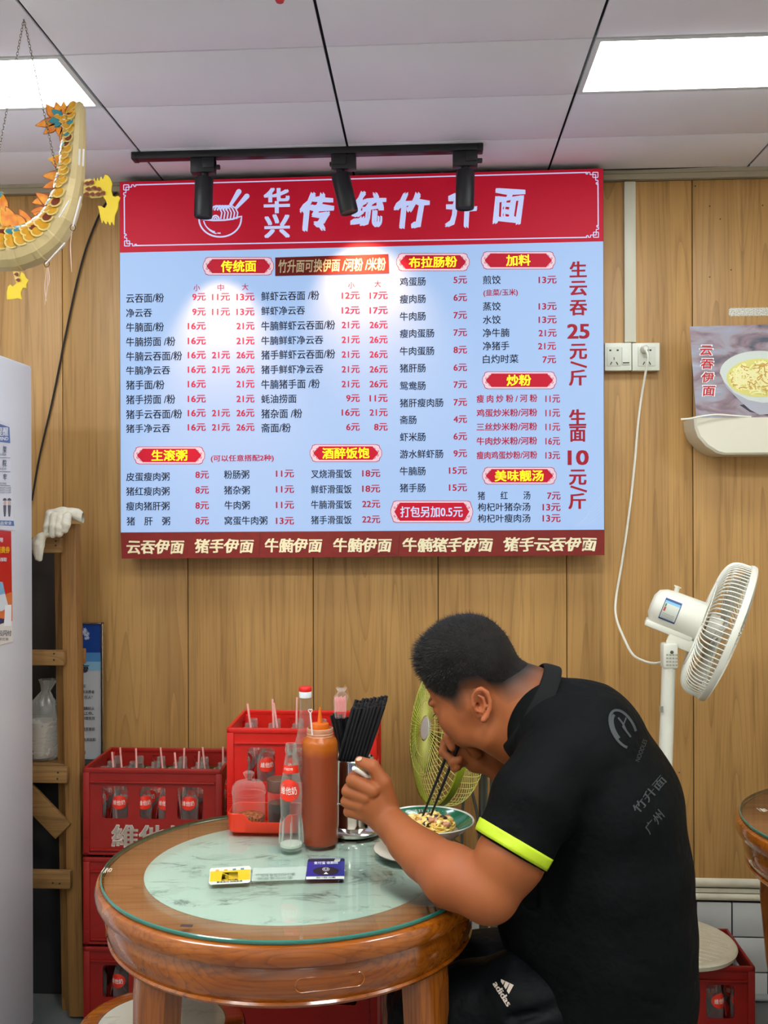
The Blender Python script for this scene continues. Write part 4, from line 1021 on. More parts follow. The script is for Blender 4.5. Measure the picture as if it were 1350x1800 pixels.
# ================================================================== FRIDGE WITH NOTICES
M_FR = mat('fridge_white', 'dfe4ec', 0.3, var=(2, 0.05)); FX = -1.118
fr = empty('fridge'); fz = at(56, 650, 2.9).z; fy1 = atx(58.5, 1200, FX).y; fy0 = 2.25
body = MB().box(FX - 0.6, FX, fy0, fy1, 0.06, fz, bev=0.008); body.build('cabinet', M_FR, fr)
MB().box(FX - 0.59, FX - 0.02, fy0 - 0.05, fy0 - 0.003, 0.75, fz - 0.002, bev=0.012).build('upper_door', M_FR, fr)
MB().box(FX - 0.59, FX - 0.02, fy0 - 0.05, fy0 - 0.003, 0.08, 0.74, bev=0.012).build('lower_door', M_FR, fr)
for dx in (-0.55, -0.05):
    for dy in (fy0 + 0.05, fy1 - 0.05): MB().lathe([(0.02, 0), (0.022, 0.05), (0.02, 0.062)], 16, c=(FX + dx, dy, 0)).build('foot', M_BLACK, fr)
tag(fr, 'tall white fridge at the left edge, with paper notices on its side', 'fridge'); rebase(fr, (FX - 0.3, (fy0 + fy1) / 2, 0))
def sidep(px, py, d=0.001): p = atx(px, py, FX); p.x = FX + d; return p
def fpoly(mb, pts, d):
    P = [sidep(x, y, d) for x, y in pts]; n = len(P); Q = [p - Vector((d * 0.6, 0, 0)) for p in P]
    mb.add(P + Q, [tuple(range(n))] + [(i, n + i, n + (i + 1) % n, (i + 1) % n) for i in range(n)])
nt_ = empty('paper_notice')
mb = MB(); fpoly(mb, [(-25, 733), (15, 745), (23, 931), (30, 934), (22, 931), (28, 933), (-25, 926)][:3] + [(29.5, 933), (-25, 929)], 0.0025); mb.build('paper_sheet', mat('paper_white', 'dfe0ea', 0.6), nt_, smooth=False)
M_PBL = mat('print_blue', '5a77b0', 0.6); M_PGR = mat('print_grey', '60707c', 0.6); M_PWH = mat('print_white', 'eef0f4', 0.6)
mb = MB(); fpoly(mb, [(-25, 737), (14.5, 751), (16, 779), (-25, 774)], 0.0032); mb.build('blue_band', M_PBL, nt_, smooth=False)
mb = MB(); fpoly(mb, [(-25, 914), (22, 915.5), (23, 924.5), (-25, 922)], 0.0032); mb.build('blue_band', M_PBL, nt_, smooth=False)
mb = MB()
def ftext(mb, t, x0, y0, x1, y1, d, bold=0.02): text_box(mb, t, [sidep(x0, y0, d), sidep(x1, y0, d), sidep(x1, y1, d), sidep(x0, y1, d)], bold)
ftext(mb, '提醒', -8, 751, 12, 766, 0.0038); ftext(mb, 'REMIND', -14, 768, 12, 774, 0.0038); ftext(mb, '预防食品安全', -24, 916.5, 18, 922.5, 0.0038)
mb.build('white_lettering', M_PWH, nt_, smooth=False)
mb = MB(); ftext(mb, '架', 3, 784, 9, 796, 0.0036); ftext(mb, '院', 3, 808, 9, 820, 0.0036); ftext(mb, '牢', 3.5, 833, 9.5, 844, 0.0036)
for y in (804, 828.5, 853): fpoly(mb, [(-25, y - 0.4), (16, y + 0.4), (16, y + 1.2), (-25, y + 0.4)], 0.0034)
for y, t in ((797, 'YOUXIA'), (822, 'YUANZUO'), (848, 'LAODONG')): ftext(mb, t, -8, y, 9, y + 4, 0.0034, 0)
for y in (856, 860, 864): ftext(mb, '安全生产人人有责', -2, y, 17, y + 3.4, 0.0034, 0)
mb.build('grey_lettering', M_PGR, nt_, smooth=False)
for cx in (6.5, 14.5):   # two little printed figures in caps
    mb = MB(); fpoly(mb, arc(cx, 880, 3.2, 4.5, 180, 360, 8), 0.0034); fpoly(mb, [(cx - 2.5, 888), (cx + 2.5, 888), (cx + 2, 900), (cx + 1, 908), (cx - 1, 908), (cx - 2, 900)], 0.0034); mb.build('printed_figure', mat('print_dark', '5c5a66', 0.6), nt_, smooth=False)
    mb = MB(); fpoly(mb, arc(cx, 884, 2.4, 3.8, 0, 360, 12)[:-1], 0.0037); mb.build('printed_face', mat('print_skin', 'd8b8a8', 0.6), nt_, smooth=False)
tag(nt_, 'white paper notice with a blue heading stuck on the side of the fridge', 'notice'); rebase(nt_, sidep(10, 840, 0.0))
po = empty('red_poster')
mb = MB(); fpoly(mb, [(-25, 930), (18.5, 934), (21, 1128), (-25, 1140)], 0.0018); mb.build('poster_sheet', mat('poster_red', 'c81a16', 0.35), po, smooth=False)
mb = MB(); fpoly(mb, [(-25, 1083), (20.3, 1092), (21, 1128), (-25, 1140)], 0.0022); mb.build('white_footer', mat('poster_white', 'e4e0da', 0.5), po, smooth=False)
mb = MB(); fpoly(mb, [(-25, 1060), (20.2, 1040), (20.4, 1083), (20.5, 1092), (-25, 1085)], 0.0021); mb.build('orange_band', mat('poster_orange', 'e07840', 0.4), po, smooth=False)
mb = MB(); fpoly(mb, [(-25, 1020), (3, 1023), (8, 1046), (-4, 1070), (-25, 1072)], 0.0026); mb.build('phone_picture', mat('poster_sky', '7fb2d8', 0.4), po, smooth=False)
mb = MB(); fpoly(mb, [(-25, 1050), (7, 1044), (13, 1066), (2, 1074), (-25, 1078)], 0.003); mb.build('hand_picture', mat('poster_pale', 'd9dfe8', 0.4), po, smooth=False)
mb = MB(); fpoly(mb, [(-25, 1083), (6, 1088), (5, 1095), (-25, 1105)], 0.0027); mb.build('navy_curve', mat('poster_navy', '2a2c66', 0.4), po, smooth=False)
mb = MB(); ftext(mb, '消费券', -8, 961, 15, 972, 0.0028, 0.04); mb.build('yellow_lettering', mat('poster_yellow', 'f2b818', 0.5), po, smooth=False)
mb = MB(); ftext(mb, '使用', -10, 945, 3, 953, 0.0028, 0.03); mb.build('white_lettering', M_PWH, po, smooth=False); mb = MB(); ftext(mb, '扫码领取', -12, 980, 10, 987, 0.0028, 0.02); mb.build('white_lettering', M_PWH, po, smooth=False)
mb = MB(); ftext(mb, '中国 云闪付', -22, 1108, 18, 1118, 0.0028, 0.02); ftext(mb, '扫一扫领优惠', -24, 1121, 13, 1126, 0.0028, 0); mb.build('dark_lettering', mat('print_dark', '5c5a66', 0.6), po, smooth=False)
mb = MB(); fpoly(mb, [(7, 1064), (18, 1063), (17.5, 1101), (6.5, 1101)], 0.0034); mb.build('white_label', M_PWH, po, smooth=False)
tag(po, 'red and orange poster with a white footer low on the side of the fridge', 'poster'); rebase(po, sidep(5, 1040, 0.0))

# ================================================================== TIMBER RACK
M_TIM = wood('rough_timber', '9c6f38', '835a2b', '4a2e12', 'Z', 1.1, rough=0.75, bump=0.5)
M_TIMX = wood('rough_timber_rail', '9c7440', '7f5a2e', '4a2e12', 'X', 1.1, rough=0.75, bump=0.5)
rk = empty('timber_rack')
def beam(p, q, w, d, name, m, bev=0.003, side=None):
    """bar from p to q, w wide across the view, d deep in Y"""
    p, q = Vector(p), Vector(q); dr = (q - p).normalized(); y = Vector((0, 1, 0)); x = y.cross(dr).normalized()
    L = (q - p).length; M = Matrix((x, y, dr)).transposed().to_4x4(); M.translation = p
    return MB().box(-w / 2, w / 2, 0, d, 0, L, M=M, bev=bev).build(name, m, rk)
rng = random.Random(5)
beam(at(134, 1788, 2.96), at(119, 921, 2.96), 0.046, 0.05, 'front_post', M_TIM)
beam(at(124, 1788, 3.015) + Vector((-0.01, 0, 0)), at(104, 938, 3.015), 0.034, 0.04, 'rear_post', M_TIM)
def rung(y, x1, th, Y, name='cross_rail'):
    a = at(x1, y, Y); b = a + Vector((-0.5, 0, 0)); hh = th * Y / F
    return MB().box(b.x, a.x, Y - 0.022, Y - 0.002, a.z - hh / 2, a.z + hh / 2, bev=0.003).build(name, M_TIMX, rk)
rung(958, 112, 27, 2.955); rung(1155, 117, 27, 2.955); rung(1360, 122, 28, 2.955); rung(1543, 128, 32, 2.955)
MB().box(at(128, 1155, 3.05).x, at(147, 1155, 3.05).x, 3.05, 3.075, at(140, 1168, 3.05).z, at(140, 1141, 3.05).z, bev=0.003).build('rail_end', M_TIMX, rk)
beam(at(110, 1463, 2.945), at(15, 1364, 2.945), 0.062, 0.018, 'diagonal_brace', M_TIMX)
xb = at(134, 1788, 2.96).x
beam((xb - 0.6, 2.96, 0), (xb - 0.6, 2.96, 1.45), 0.046, 0.05, 'front_post', M_TIM)
beam((xb - 0.6, 3.1, 0), (xb - 0.6, 3.1, 1.45), 0.034, 0.04, 'rear_post', M_TIM)
shelf_z = at(90, 1345, 2.955).z
for k in range(3):
    Y0 = 2.97 + k * 0.062; MB().box(xb - 0.6, at(112, 1345, 2.955).x, Y0, Y0 + 0.055, shelf_z - 0.014, shelf_z - 0.002, bev=0.002).build('shelf_board', M_TIMX, rk)
nh = MB()
for (x, y) in ((98, 951), (98, 959), (95, 1149), (95, 1160), (102, 1358), (101, 1369), (93, 1552), (105, 1553)):
    nh.lathe([(0, 0), (0.0028, 0), (0.0028, 0.001), (0, 0.001)], 8, M=Matrix.Translation(at(x, y, 2.9325)) @ Matrix.Rotation(math.pi / 2, 4, 'X'))
nh.build('nail_head', M_HOLE, rk)['kind'] = 'stuff'
tag(rk, 'rough timber rack with a long post, between the fridge and the bottle crates', 'rack'); rebase(rk, (xb - 0.3, 3.0, 0))
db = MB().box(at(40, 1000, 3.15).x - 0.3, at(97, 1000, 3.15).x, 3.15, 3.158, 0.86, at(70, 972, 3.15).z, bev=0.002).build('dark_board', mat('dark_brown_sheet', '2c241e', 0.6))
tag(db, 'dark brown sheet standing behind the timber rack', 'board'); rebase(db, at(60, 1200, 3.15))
# ---- gloves
M_GL = mat('white_glove', 'd4ccba', 0.9, var=(60, 0.15), bump=(260, 0.6, 0.0015))
def capsule_chain(mb, pts, rs, n=10): 
    P = [Vector(p) for p in pts]
    a = (P[0] - P[1]).normalized(); b = (P[-1] - P[-2]).normalized()
    P2 = [P[0] + a * rs[0] * 0.9, P[0] + a * rs[0] * 0.5] + P + [P[-1] + b * rs[-1] * 0.5, P[-1] + b * rs[-1] * 0.9]
    R2 = [rs[0] * 0.4, rs[0] * 0.85] + list(rs) + [rs[-1] * 0.85, rs[-1] * 0.4]
    mb.tube(P2, R2, n)
def A3(px, py, Y): return at(px, py, Y)
def PR(r, Y): return r * Y / F
def pchain(pts):   # [(px, py, Y, r_px)]
    return [(A3(x, y, Y), PR(r, Y)) for x, y, Y, r in pts]
GY = 2.93
lo = at(50, 1000, GY + 0.1) - Vector((0, 0.25, 0)); hi = at(165, 880, GY + 0.1)
g = Blob((lo.x, GY - 0.09, lo.z), (hi.x, GY + 0.12, hi.z), 0.0022)
# big glove draped over the post: back of hand on top, fingers down to the left, cuff to the right
g.chain(pchain([(88, 903, GY, 8), (110, 904, GY, 12), (127, 903, GY, 9), (136, 905, GY, 9), (144, 912, GY, 8)]), 0.012)
g.ell(A3(104, 915, GY), (0.03, 0.02, 0.028), k=0.012)
for fg in ([(88, 905, GY - 0.02, 8), (83, 925, GY - 0.03, 6.5), (80, 941, GY - 0.03, 5)],
           [(96, 908, GY - 0.03, 8), (94, 925, GY - 0.04, 7.5), (93, 940, GY - 0.04, 6.5)],
           [(106, 910, GY - 0.03, 8), (105, 928, GY - 0.045, 8), (104, 938, GY - 0.045, 7)],
           [(118, 908, GY - 0.03, 8), (116, 922, GY - 0.045, 8), (114, 932, GY - 0.045, 6)]):
    g.chain(pchain(fg), 0.004)
g1 = g.build('work_glove', M_GL, None, 1); tag(g1, 'white cotton work glove draped over the top of the timber post', 'glove'); rebase(g1, at(105, 920, GY))
g = Blob((lo.x, GY - 0.07, at(70, 1000, GY).z), (at(100, 960, GY).x, GY + 0.06, at(70, 925, GY).z), 0.0022)
g.chain(pchain([(88, 940, GY - 0.03, 4), (80, 938, GY - 0.03, 4), (72, 945, GY - 0.03, 8), (68, 958, GY - 0.035, 9.5), (67, 972, GY - 0.035, 8.5)]), 0.008)
for fg in ([(64, 965, GY - 0.04, 6), (66, 981, GY - 0.04, 5)], [(71, 965, GY - 0.04, 6), (70, 983, GY - 0.04, 4.5)], [(62, 950, GY - 0.03, 6), (61, 965, GY - 0.03, 5)]): g.chain(pchain(fg), 0.003)
g2 = g.build('work_glove', M_GL, None, 1); tag(g2, 'white cotton work glove hanging down beside the rail, lower of the two', 'glove'); rebase(g2, at(70, 950, GY))
# ---- information panel leaning at the wall
ip = empty('information_panel'); IY = 3.165
x0, x1 = at(20, 1200, IY).x - 0.2, at(182, 1200, IY).x; z1 = at(150, 1094, IY).z; z0 = 0.72
def ibox(xa, xb, za, zb, d, name, m): return MB().box(xa, xb, IY - d, IY - d + 0.0012 if d else IY + 0.006, za, zb).build(name, m, ip, smooth=False)
ibox(x0, x1 - 0.006, z0, z1, 0, 'panel_board', mat('panel_white', 'b9bcc0', 0.4, var=(4, 0.12)))
zb1 = at(150, 1147, IY).z; zb2 = at(150, 1163, IY).z; zb3 = at(150, 1178, IY).z
ibox(x0, x1 - 0.006, zb1, z1 - 0.004, 0.0014, 'dark_blue_band', mat('panel_blue', '1d3f86', 0.3))
ibox(x0, x1 - 0.006, zb2, zb1, 0.0014, 'mid_blue_band', mat('panel_midblue', '4a82b8', 0.3))
ibox(x0, x1 - 0.006, zb3, zb2, 0.0014, 'light_blue_band', mat('panel_lightblue', '7fadc8', 0.3))
M_STEEL = mat('steel', 'b9b6ae', 0.2, metal=1.0)
MB().box(x1 - 0.007, x1, IY - 0.006, IY + 0.006, z0, z1, bev=0.001).box(x0, x1, IY - 0.006, IY + 0.006, z1 - 0.005, z1, bev=0.001).build('metal_edge', M_STEEL, ip)
def itext(t, xa, ya, xb, yb, m, nm, bold=0.02, sh=0): mb = MB(); text_box(mb, t, [at(xa, ya, IY - 0.003), at(xb, ya, IY - 0.003), at(xb, yb, IY - 0.003), at(xa, yb, IY - 0.003)], bold, sh); mb.build(nm, m, ip, smooth=False)
M_PK = mat('print_black', '23242a', 0.6)
itext('文明上海', 72, 1168, 156, 1182, M_PK, 'heading_lettering', 0.03, 0.15)
for t, x, y in (('落实', 151, 1206), ('保障消费者', 166, 1216), ('第一责任人”', 163, 1225.5), ('定期做好从', 166, 1245), ('消洗工作。', 164, 1254), ('采取有效', 167, 1262.5), ('进货查验', 167, 1281.5), ('非法添加和', 168, 1300)):
    n = len(t); itext(t, x - n * 5.6, y - 3, x, y + 3, M_PK, 'body_lettering', 0.01)
mb = MB()
rr_ = random.Random(2)
for k in range(9):
    c = at(147 + rr_.uniform(-6, 8), 1113 + rr_.uniform(-9, 9), IY - 0.003)
    for a in range(3): mb.box(-0.006, 0.006, -0.0004, 0.0004, -0.0009, 0.0009, M=Matrix.Translation(c) @ Matrix.Rotation(a * math.pi / 3 + k, 4, 'Y'))
mb.build('snowflake_print', mat('print_pale', 'c9d6ea', 0.5), ip, smooth=False)
itext('言', 61, 1108, 75, 1124, mat('print_redline', '8c3048', 0.5), 'red_lettering', 0.0)
tag(ip, 'blue and white information panel leaning on the wall behind the timber rack', 'information panel'); rebase(ip, (x1 - 0.2, IY, z0))
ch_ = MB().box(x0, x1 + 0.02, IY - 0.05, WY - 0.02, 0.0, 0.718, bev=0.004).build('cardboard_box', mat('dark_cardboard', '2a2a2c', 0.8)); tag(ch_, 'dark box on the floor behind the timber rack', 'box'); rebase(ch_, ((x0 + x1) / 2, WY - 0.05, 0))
# ---- clear bag with a stack of bowls on the rack's shelf
bgY = 3.03; bg = empty('plastic_bag')
mb = MB(); base = at(75, 1346, bgY); base.z = shelf_z
n = 24; vs = []; H = at(75, 1195, bgY).z - shelf_z
rows = [(0, 0.050, 0.0), (0.03, 0.058, 0.0), (0.25, 0.057, 0.0), (0.5, 0.05, 0.002), (0.68, 0.043, 0.004), (0.78, 0.024, 0.006), (0.85, 0.013, 0.01), (0.93, 0.02, 0.016), (1.0, 0.03, 0.02)]
for (t, r, o_) in rows:
    for k in range(n):
        a = 2 * math.pi * k / n; q = r * (1 + 0.12 * math.sin(7 * a + t * 9) + 0.07 * math.sin(13 * a - t * 14)); vs.append(Vector((base.x + o_ + q * math.cos(a), base.y + 0.7 * q * math.sin(a), base.z + 0.002 + t * H)))
mb.add(vs, [(i * n + k, i * n + (k + 1) % n, (i + 1) * n + (k + 1) % n, (i + 1) * n + k) for i in range(len(rows) - 1) for k in range(n)])
mb.build('bag_film', thin_glass('bag_film', 'd8d6d0', 0.28, 0.2, 0.75), bg)
tag(bg, 'clear plastic bag of white bowls tied shut on the shelf of the timber rack', 'bag'); rebase(bg, base)
for k in range(9):
    bw = MB().lathe([(0.02, 0), (0.036, 0.006), (0.044, 0.022), (0.046, 0.022), (0.0375, 0.004), (0.02, -0.002)], 24, close=True).build('plastic_bowl', mat('bowl_plastic', 'd6cfc4', 0.35)); bw.location = (base.x + 0.002 * math.sin(k * 2), base.y, base.z + 0.006 + k * 0.011)
    tag(bw, 'white plastic bowl in the clear bag on the rack shelf, %s from the bottom' % ORD[k], 'bowl', 'bowls stacked in the clear bag')
# ================================================================== THINGS ON THE TABLE
def onT(px, py): return atz(px, py, TZ)
M_TRAY = mat('orange_red_plastic', 'd8300c', 0.3)
# --- condiment tray
ty = 2.44; tp = at(400, 1460, ty); tray = empty('condiment_tray')
TX0 = onT(400, 1462).x; TXW = 0.17; TY0 = onT(450, 1466).y; TD = 0.10
def tray_loop(ins, z, dip=False):
    pts = []
    for (x, y) in rrect(TX0 + ins, TY0 + ins, TX0 + TXW - ins, TY0 + TD - ins, 0.022 - ins, 6): pts.append((x, y))
    return pts
def tray_top(x, y):
    u = (x - TX0); h = 0.044
    if y < TY0 + TD * 0.5:
        t = min(max((u - 0.038) / 0.02, 0), 1); h = 0.044 - 0.018 * (t * t * (3 - 2 * t))
        t2 = min(max((u - 0.125) / 0.02, 0), 1); h += 0.018 * (t2 * t2 * (3 - 2 * t2))
    return h
mb = MB()
O = rrect(TX0, TY0, TX0 + TXW, TY0 + TD, 0.02, 8)
def dens(P, m=4):
    out = []
    for i, p in enumerate(P):
        q = P[(i + 1) % len(P)]; L = math.dist(p, q); k = max(1, int(L / 0.006))
        for j in range(k): out.append((p[0] + (q[0] - p[0]) * j / k, p[1] + (q[1] - p[1]) * j / k))
    return out
O = dens(O); cx_, cy_ = TX0 + TXW / 2, TY0 + TD / 2
def sc(P, s): return [(cx_ + (x - cx_) * (1 - s / (TXW / 2)), cy_ + (y - cy_) * (1 - s / (TD / 2))) for x, y in P]
loops = []; n = len(O)
for P, zf in ((sc(O, 0.006), 0.0), (sc(O, 0.003), 0.003), (O, 1.0), (sc(O, 0.0015), 1.03), (sc(O, 0.003), 1.0), (sc(O, 0.007), 0.004)):
    loops.append([Vector((x, y, TZ + (zf if zf < 0.5 else zf * tray_top(x, y)))) for x, y in P])
vs = [v for l in loops for v in l]; fs = [(i * n + k, i * n + (k + 1) % n, (i + 1) * n + (k + 1) % n, (i + 1) * n + k) for i in range(5) for k in range(n)] + [tuple(range(n))[::-1], tuple(5 * n + k for k in range(n))]
mb.add(vs, fs); mb.build('tray_body', M_TRAY, tray)
tag(tray, 'orange red plastic condiment tray on the round table', 'tray'); rebase(tray, (cx_, cy_, TZ))
M_PC = thin_glass('clear_plastic', 'f0e0d8', 0.03, 0.08, 0.4)
def lat(prof, c, n=40, M=None): return MB().lathe(prof, n, c=c, M=M, cap=False)
# --- chilli jar
jy = TY0 + 0.045; jp = at(437.5, 1440, jy); jz = TZ + 0.0055; sR = 0.0385
jar = empty('chilli_jar'); c = Vector((jp.x, jy, jz)); JH = at(437, 1394, jy).z - jz
lat([(sR * 0.9, 0), (sR, 0.004), (sR, JH * 0.5), (sR, JH)], c).build('jar_body', M_PC, jar)
lat([(sR * 0.985, JH - 0.002), (sR * 1.04, JH), (sR * 1.04, JH + 0.004), (sR * 1.0, JH + 0.005), (sR * 1.03, JH + 0.009), (sR, JH + 0.016), (sR * 0.8, JH + 0.026), (sR * 0.45, JH + 0.03), (0.008, JH + 0.031), (0.007, JH + 0.036), (0.013, JH + 0.044), (0.013, JH + 0.048), (0.008, JH + 0.051), (0, JH + 0.051)], c).build('lid', M_PC, jar)
tag(jar, 'clear plastic jar with a knob lid and dark chilli oil, in the condiment tray', 'jar')
g = lat([(0, 0.004), (sR * 0.94, 0.005), (sR * 0.94, 0.024), (sR * 0.5, 0.030), (0, 0.031)], c).build('chilli_oil', mat('chilli_oil', '3a1206', 0.2, var=(180, 0.2, 'c86a10'), bump=(300, 0.6, 0.002)), jar)
rebase(jar, c)
# --- soy sauce jar
jy2 = TY0 + 0.06; sp_ = at(491, 1440, jy2); c = Vector((sp_.x, jy2, jz)); soy = empty('soy_sauce_jar'); r = 0.0275; H2 = at(491, 1388, jy2).z - jz
lat([(r * 0.9, 0.001), (r, 0.003), (r, H2)], c).build('jar_body', M_PC, soy)
lat([(0, 0.004), (r * 0.93, 0.004), (r * 0.93, at(491, 1410, jy2).z - jz), (0, at(491, 1410, jy2).z - jz)], c).build('soy_sauce', mat('soy_sauce', '0c0606', 0.1), soy)
hz = at(491, 1368, jy2).z - jz
lat([(r * 0.98, H2 - 0.002), (r * 1.05, H2), (r * 1.05, hz - 0.002), (r, hz), (r * 0.8, hz), (0.01, hz - 0.001), (0, hz - 0.001)], c).build('lid', mat('brown_lid', '5c3a30', 0.35), soy)
tag(soy, 'small jar of black soy sauce with a brown lid, in the condiment tray', 'jar'); rebase(soy, c)
# --- glass milk bottle on the table
mp_ = onT(512, 1492); hb = (1499 - 1306) * mp_.y / F * 0.965
mbt = glass_bottle('glass_milk_bottle', hb, 0.0268, detail=True); mbt.location = (mp_.x, mp_.y, TZ); mbt.rotation_euler.z = -0.12
def band(root, z0, z1, rfun, m, name, a0=-1.5, a1=1.5):
    vs = []; n = 24
    for z in (z0, z1):
        for k in range(n + 1):
            a = a0 + (a1 - a0) * k / n; R = rfun(z) + 0.0006; vs.append(Vector((R * math.sin(a), -R * math.cos(a), z)))
    return MB().add(vs, [(k, k + 1, n + 2 + k, n + 1 + k) for k in range(n)]).build(name, m, root)
kk = hb / 0.19; prf = bottle_mesh(hb, 0.0268)
def rad2(z):
    for (r0, z0), (r1, z1) in zip(prf[2:], prf[3:]):
        if z0 <= z <= z1 and z1 > z0: return r0 + (r1 - r0) * (z - z0) / (z1 - z0)
    return 0.027
band(mbt, 0.139 * kk, 0.153 * kk, rad2, M_BL, 'neck_label')
mb = MB(); gv, gf = glyphs('VITASOY®', 0, 0, 1.0); xs = [q[0] for q in gv]; ys = [q[1] for q in gv]; out = []
for x, y in gv:
    u = (x - min(xs)) / (max(xs) - min(xs)) - 0.62; v = (y - min(ys)) / (max(ys) - min(ys)) - 0.5; z = 0.147 * kk + v * 0.0055; R = rad2(z) + 0.0016; a = u * 1.25; out.append(Vector((R * math.sin(a), -R * math.cos(a), z)))
mb.add(out, gf).build('neck_lettering', M_BLW, mbt, smooth=False)
M_MILK = mat('milk_trace', 'd4dccc', 0.4)
MB().lathe([(0, 0.006), (0.023, 0.007), (0.024, 0.0125), (0, 0.0125)], 32).build('milk_remnant', M_MILK, mbt)
fl = MB()
for k in range(8):
    a = 2 * math.pi * k / 8 + 0.2; fl.tube([Vector(((rad2(z) + 0.0001) * math.cos(a), (rad2(z) + 0.0001) * math.sin(a), z)) for z in (0.014, 0.03, 0.05, 0.065)], [0.0006, 0.0011, 0.0011, 0.0005], 6)
fl.build('glass_flutes', thin_glass('flute_glass', 'dfe8e0', 0.3), mbt)
tag(mbt, 'empty ribbed glass milk bottle with a red oval label, in front on the table', 'bottle')
sb = empty('drinking_straw'); 
MB().tube([mp_ + Vector((0.004, 0.0, 0.02)) if False else Vector((mp_.x + 0.012, mp_.y + 0.06, TZ + 0.17)), at(545, 1250, mp_.y + 0.06)], 0.002, 8).build('stirrer_rod', M_STW, sb) if False else None
bpy.data.objects.remove(sb)
# --- tall red capped bottle behind
vp = onT(537, 1452); VY = 2.47; vx = at(537, 1300, VY).x; vb = empty('vinegar_bottle')
zt = at(537, 1207, VY).z - TZ
pf_ = [(0, 0), (0.031, 0.001), (0.033, 0.006), (0.033, 0.13), (0.032, 0.15), (0.028, 0.172), (0.021, 0.195), (0.0165, 0.22), (0.0145, 0.26), (0.0135, zt - 0.028), (0.0145, zt - 0.027), (0.0145, zt - 0.022)]
MB().lathe(pf_, 36, cap=False).build('glass_body', thin_glass('vinegar_glass', 'cfc2b4', 0.07, 0.03, 0.65), vb)
MB().lathe([(0.0148, zt - 0.026), (0.0155, zt - 0.024), (0.0155, zt - 0.0115), (0.0148, zt - 0.011)], 28).build('white_collar', M_PWH, vb)
MB().lathe([(0.0150, zt - 0.0112), (0.0158, zt - 0.010), (0.0158, zt - 0.002), (0.0145, zt), (0, zt)], 28).build('red_cap', mat('red_cap', 'd8201c', 0.35), vb)
vb.location = (vx, VY, TZ); tag(vb, 'tall clear bottle with a red and white cap behind the squeeze bottle', 'bottle')
# --- squeeze bottle
qp = onT(563, 1481); sq = empty('squeeze_bottle'); k = qp.y / F; R0 = 31.5 * k
def qz(py): return at(563, py, qp.y).z - TZ
HS = qz(1300)
MB().lathe([(0, 0.003), (R0 * 0.9, 0.0), (R0 * 0.98, 0.003), (R0, 0.010), (R0 * 0.99, 0.03), (R0, 0.06), (R0 * 1.0, HS - 0.012), (R0 * 0.98, HS - 0.004), (R0 * 0.90, HS + 0.003), (R0 * 0.76, HS + 0.007), (R0 * 0.74, HS + 0.01)], 56).build('bottle_body', None, sq)
def sauce_mat():
    m = mat('sauce_brown', '8c4020', 0.32, sss=0.0); nt = m.node_tree; b = nt.nodes['Principled BSDF']; tc = nt.nodes.new('ShaderNodeTexCoord'); sp = nt.nodes.new('ShaderNodeSeparateXYZ'); nt.links.new(tc.outputs['Object'], sp.inputs[0])
    n = nt.nodes.new('ShaderNodeTexNoise'); n.inputs['Scale'].default_value = 25; nt.links.new(tc.outputs['Object'], n.inputs['Vector'])
    ad = nt.nodes.new('ShaderNodeMath'); ad.operation = 'MULTIPLY_ADD'; ad.inputs[1].default_value = 0.012; nt.links.new(n.outputs[0], ad.inputs[0]); nt.links.new(sp.outputs[2], ad.inputs[2])
    cr = nt.nodes.new('ShaderNodeMapRange'); cr.inputs[1].default_value = HS - 0.028; cr.inputs[2].default_value = HS - 0.008; nt.links.new(ad.outputs[0], cr.inputs[0])
    mx = nt.nodes.new('ShaderNodeMix'); mx.data_type = 'RGBA'; mx.inputs['A'].default_value = lin('8a3c20'); mx.inputs['B'].default_value = lin('b05a12'); nt.links.new(cr.outputs[0], mx.inputs['Factor']); nt.links.new(mx.outputs['Result'], b.inputs['Base Color']); return m
sq.children[0].data.materials.append(sauce_mat()); 
M_CAPT = mat('cap_translucent', 'c98c6c', 0.35); M_NOZ = mat('orange_nozzle', 'd8680c', 0.3)
MB().lathe([(R0 * 0.74, HS + 0.006), (R0 * 0.755, HS + 0.009), (R0 * 0.72, HS + 0.011), (R0 * 0.75, HS + 0.014), (R0 * 0.72, HS + 0.017), (R0 * 0.75, HS + 0.02), (R0 * 0.73, HS + 0.026), (R0 * 0.68, HS + 0.027), (R0 * 0.66, HS + 0.018), (0, HS + 0.018)], 48).build('screw_collar', M_CAPT, sq)
MB().lathe([(R0 * 0.5, HS + 0.015), (R0 * 0.51, HS + 0.03), (R0 * 0.49, HS + 0.036), (R0 * 0.3, HS + 0.037), (0.006, HS + 0.038), (0.005, HS + 0.045), (0.0025, HS + 0.068), (0.0016, HS + 0.072), (0, HS + 0.072)], 36).build('nozzle', M_NOZ, sq)
sq.location = (qp.x, qp.y, TZ); tag(sq, 'tall squeeze bottle full of brown chilli sauce with an orange nozzle', 'bottle')
# pale stirrer with a heart shaped end, standing behind the collar
stq = empty('stirrer'); a = at(553, 1300, qp.y - R0 * 0.80); b = at(545.5, 1253, qp.y - R0 * 0.8)
a2 = at(549, 1292, qp.y - R0 * 0.8)
MB().tube([a2, b], 0.0018, 8).build('stirrer_stem', M_STW, stq)
h = [b + Vector((0.0045 * math.sin(t) ** 3, 0, 0.004 + 0.0042 * (math.cos(t) - 0.35 * math.cos(2 * t) - 0.15 * math.cos(3 * t)))) for t in [q * 2 * math.pi / 20 for q in range(20)]]
MB().tube(h, 0.0009, 6, closed=True).build('heart_end', M_STW, stq); tag(stq, 'pale plastic stirrer with a small heart end, leaning on the squeeze bottle collar', 'stirrer'); rebase(stq, a2)
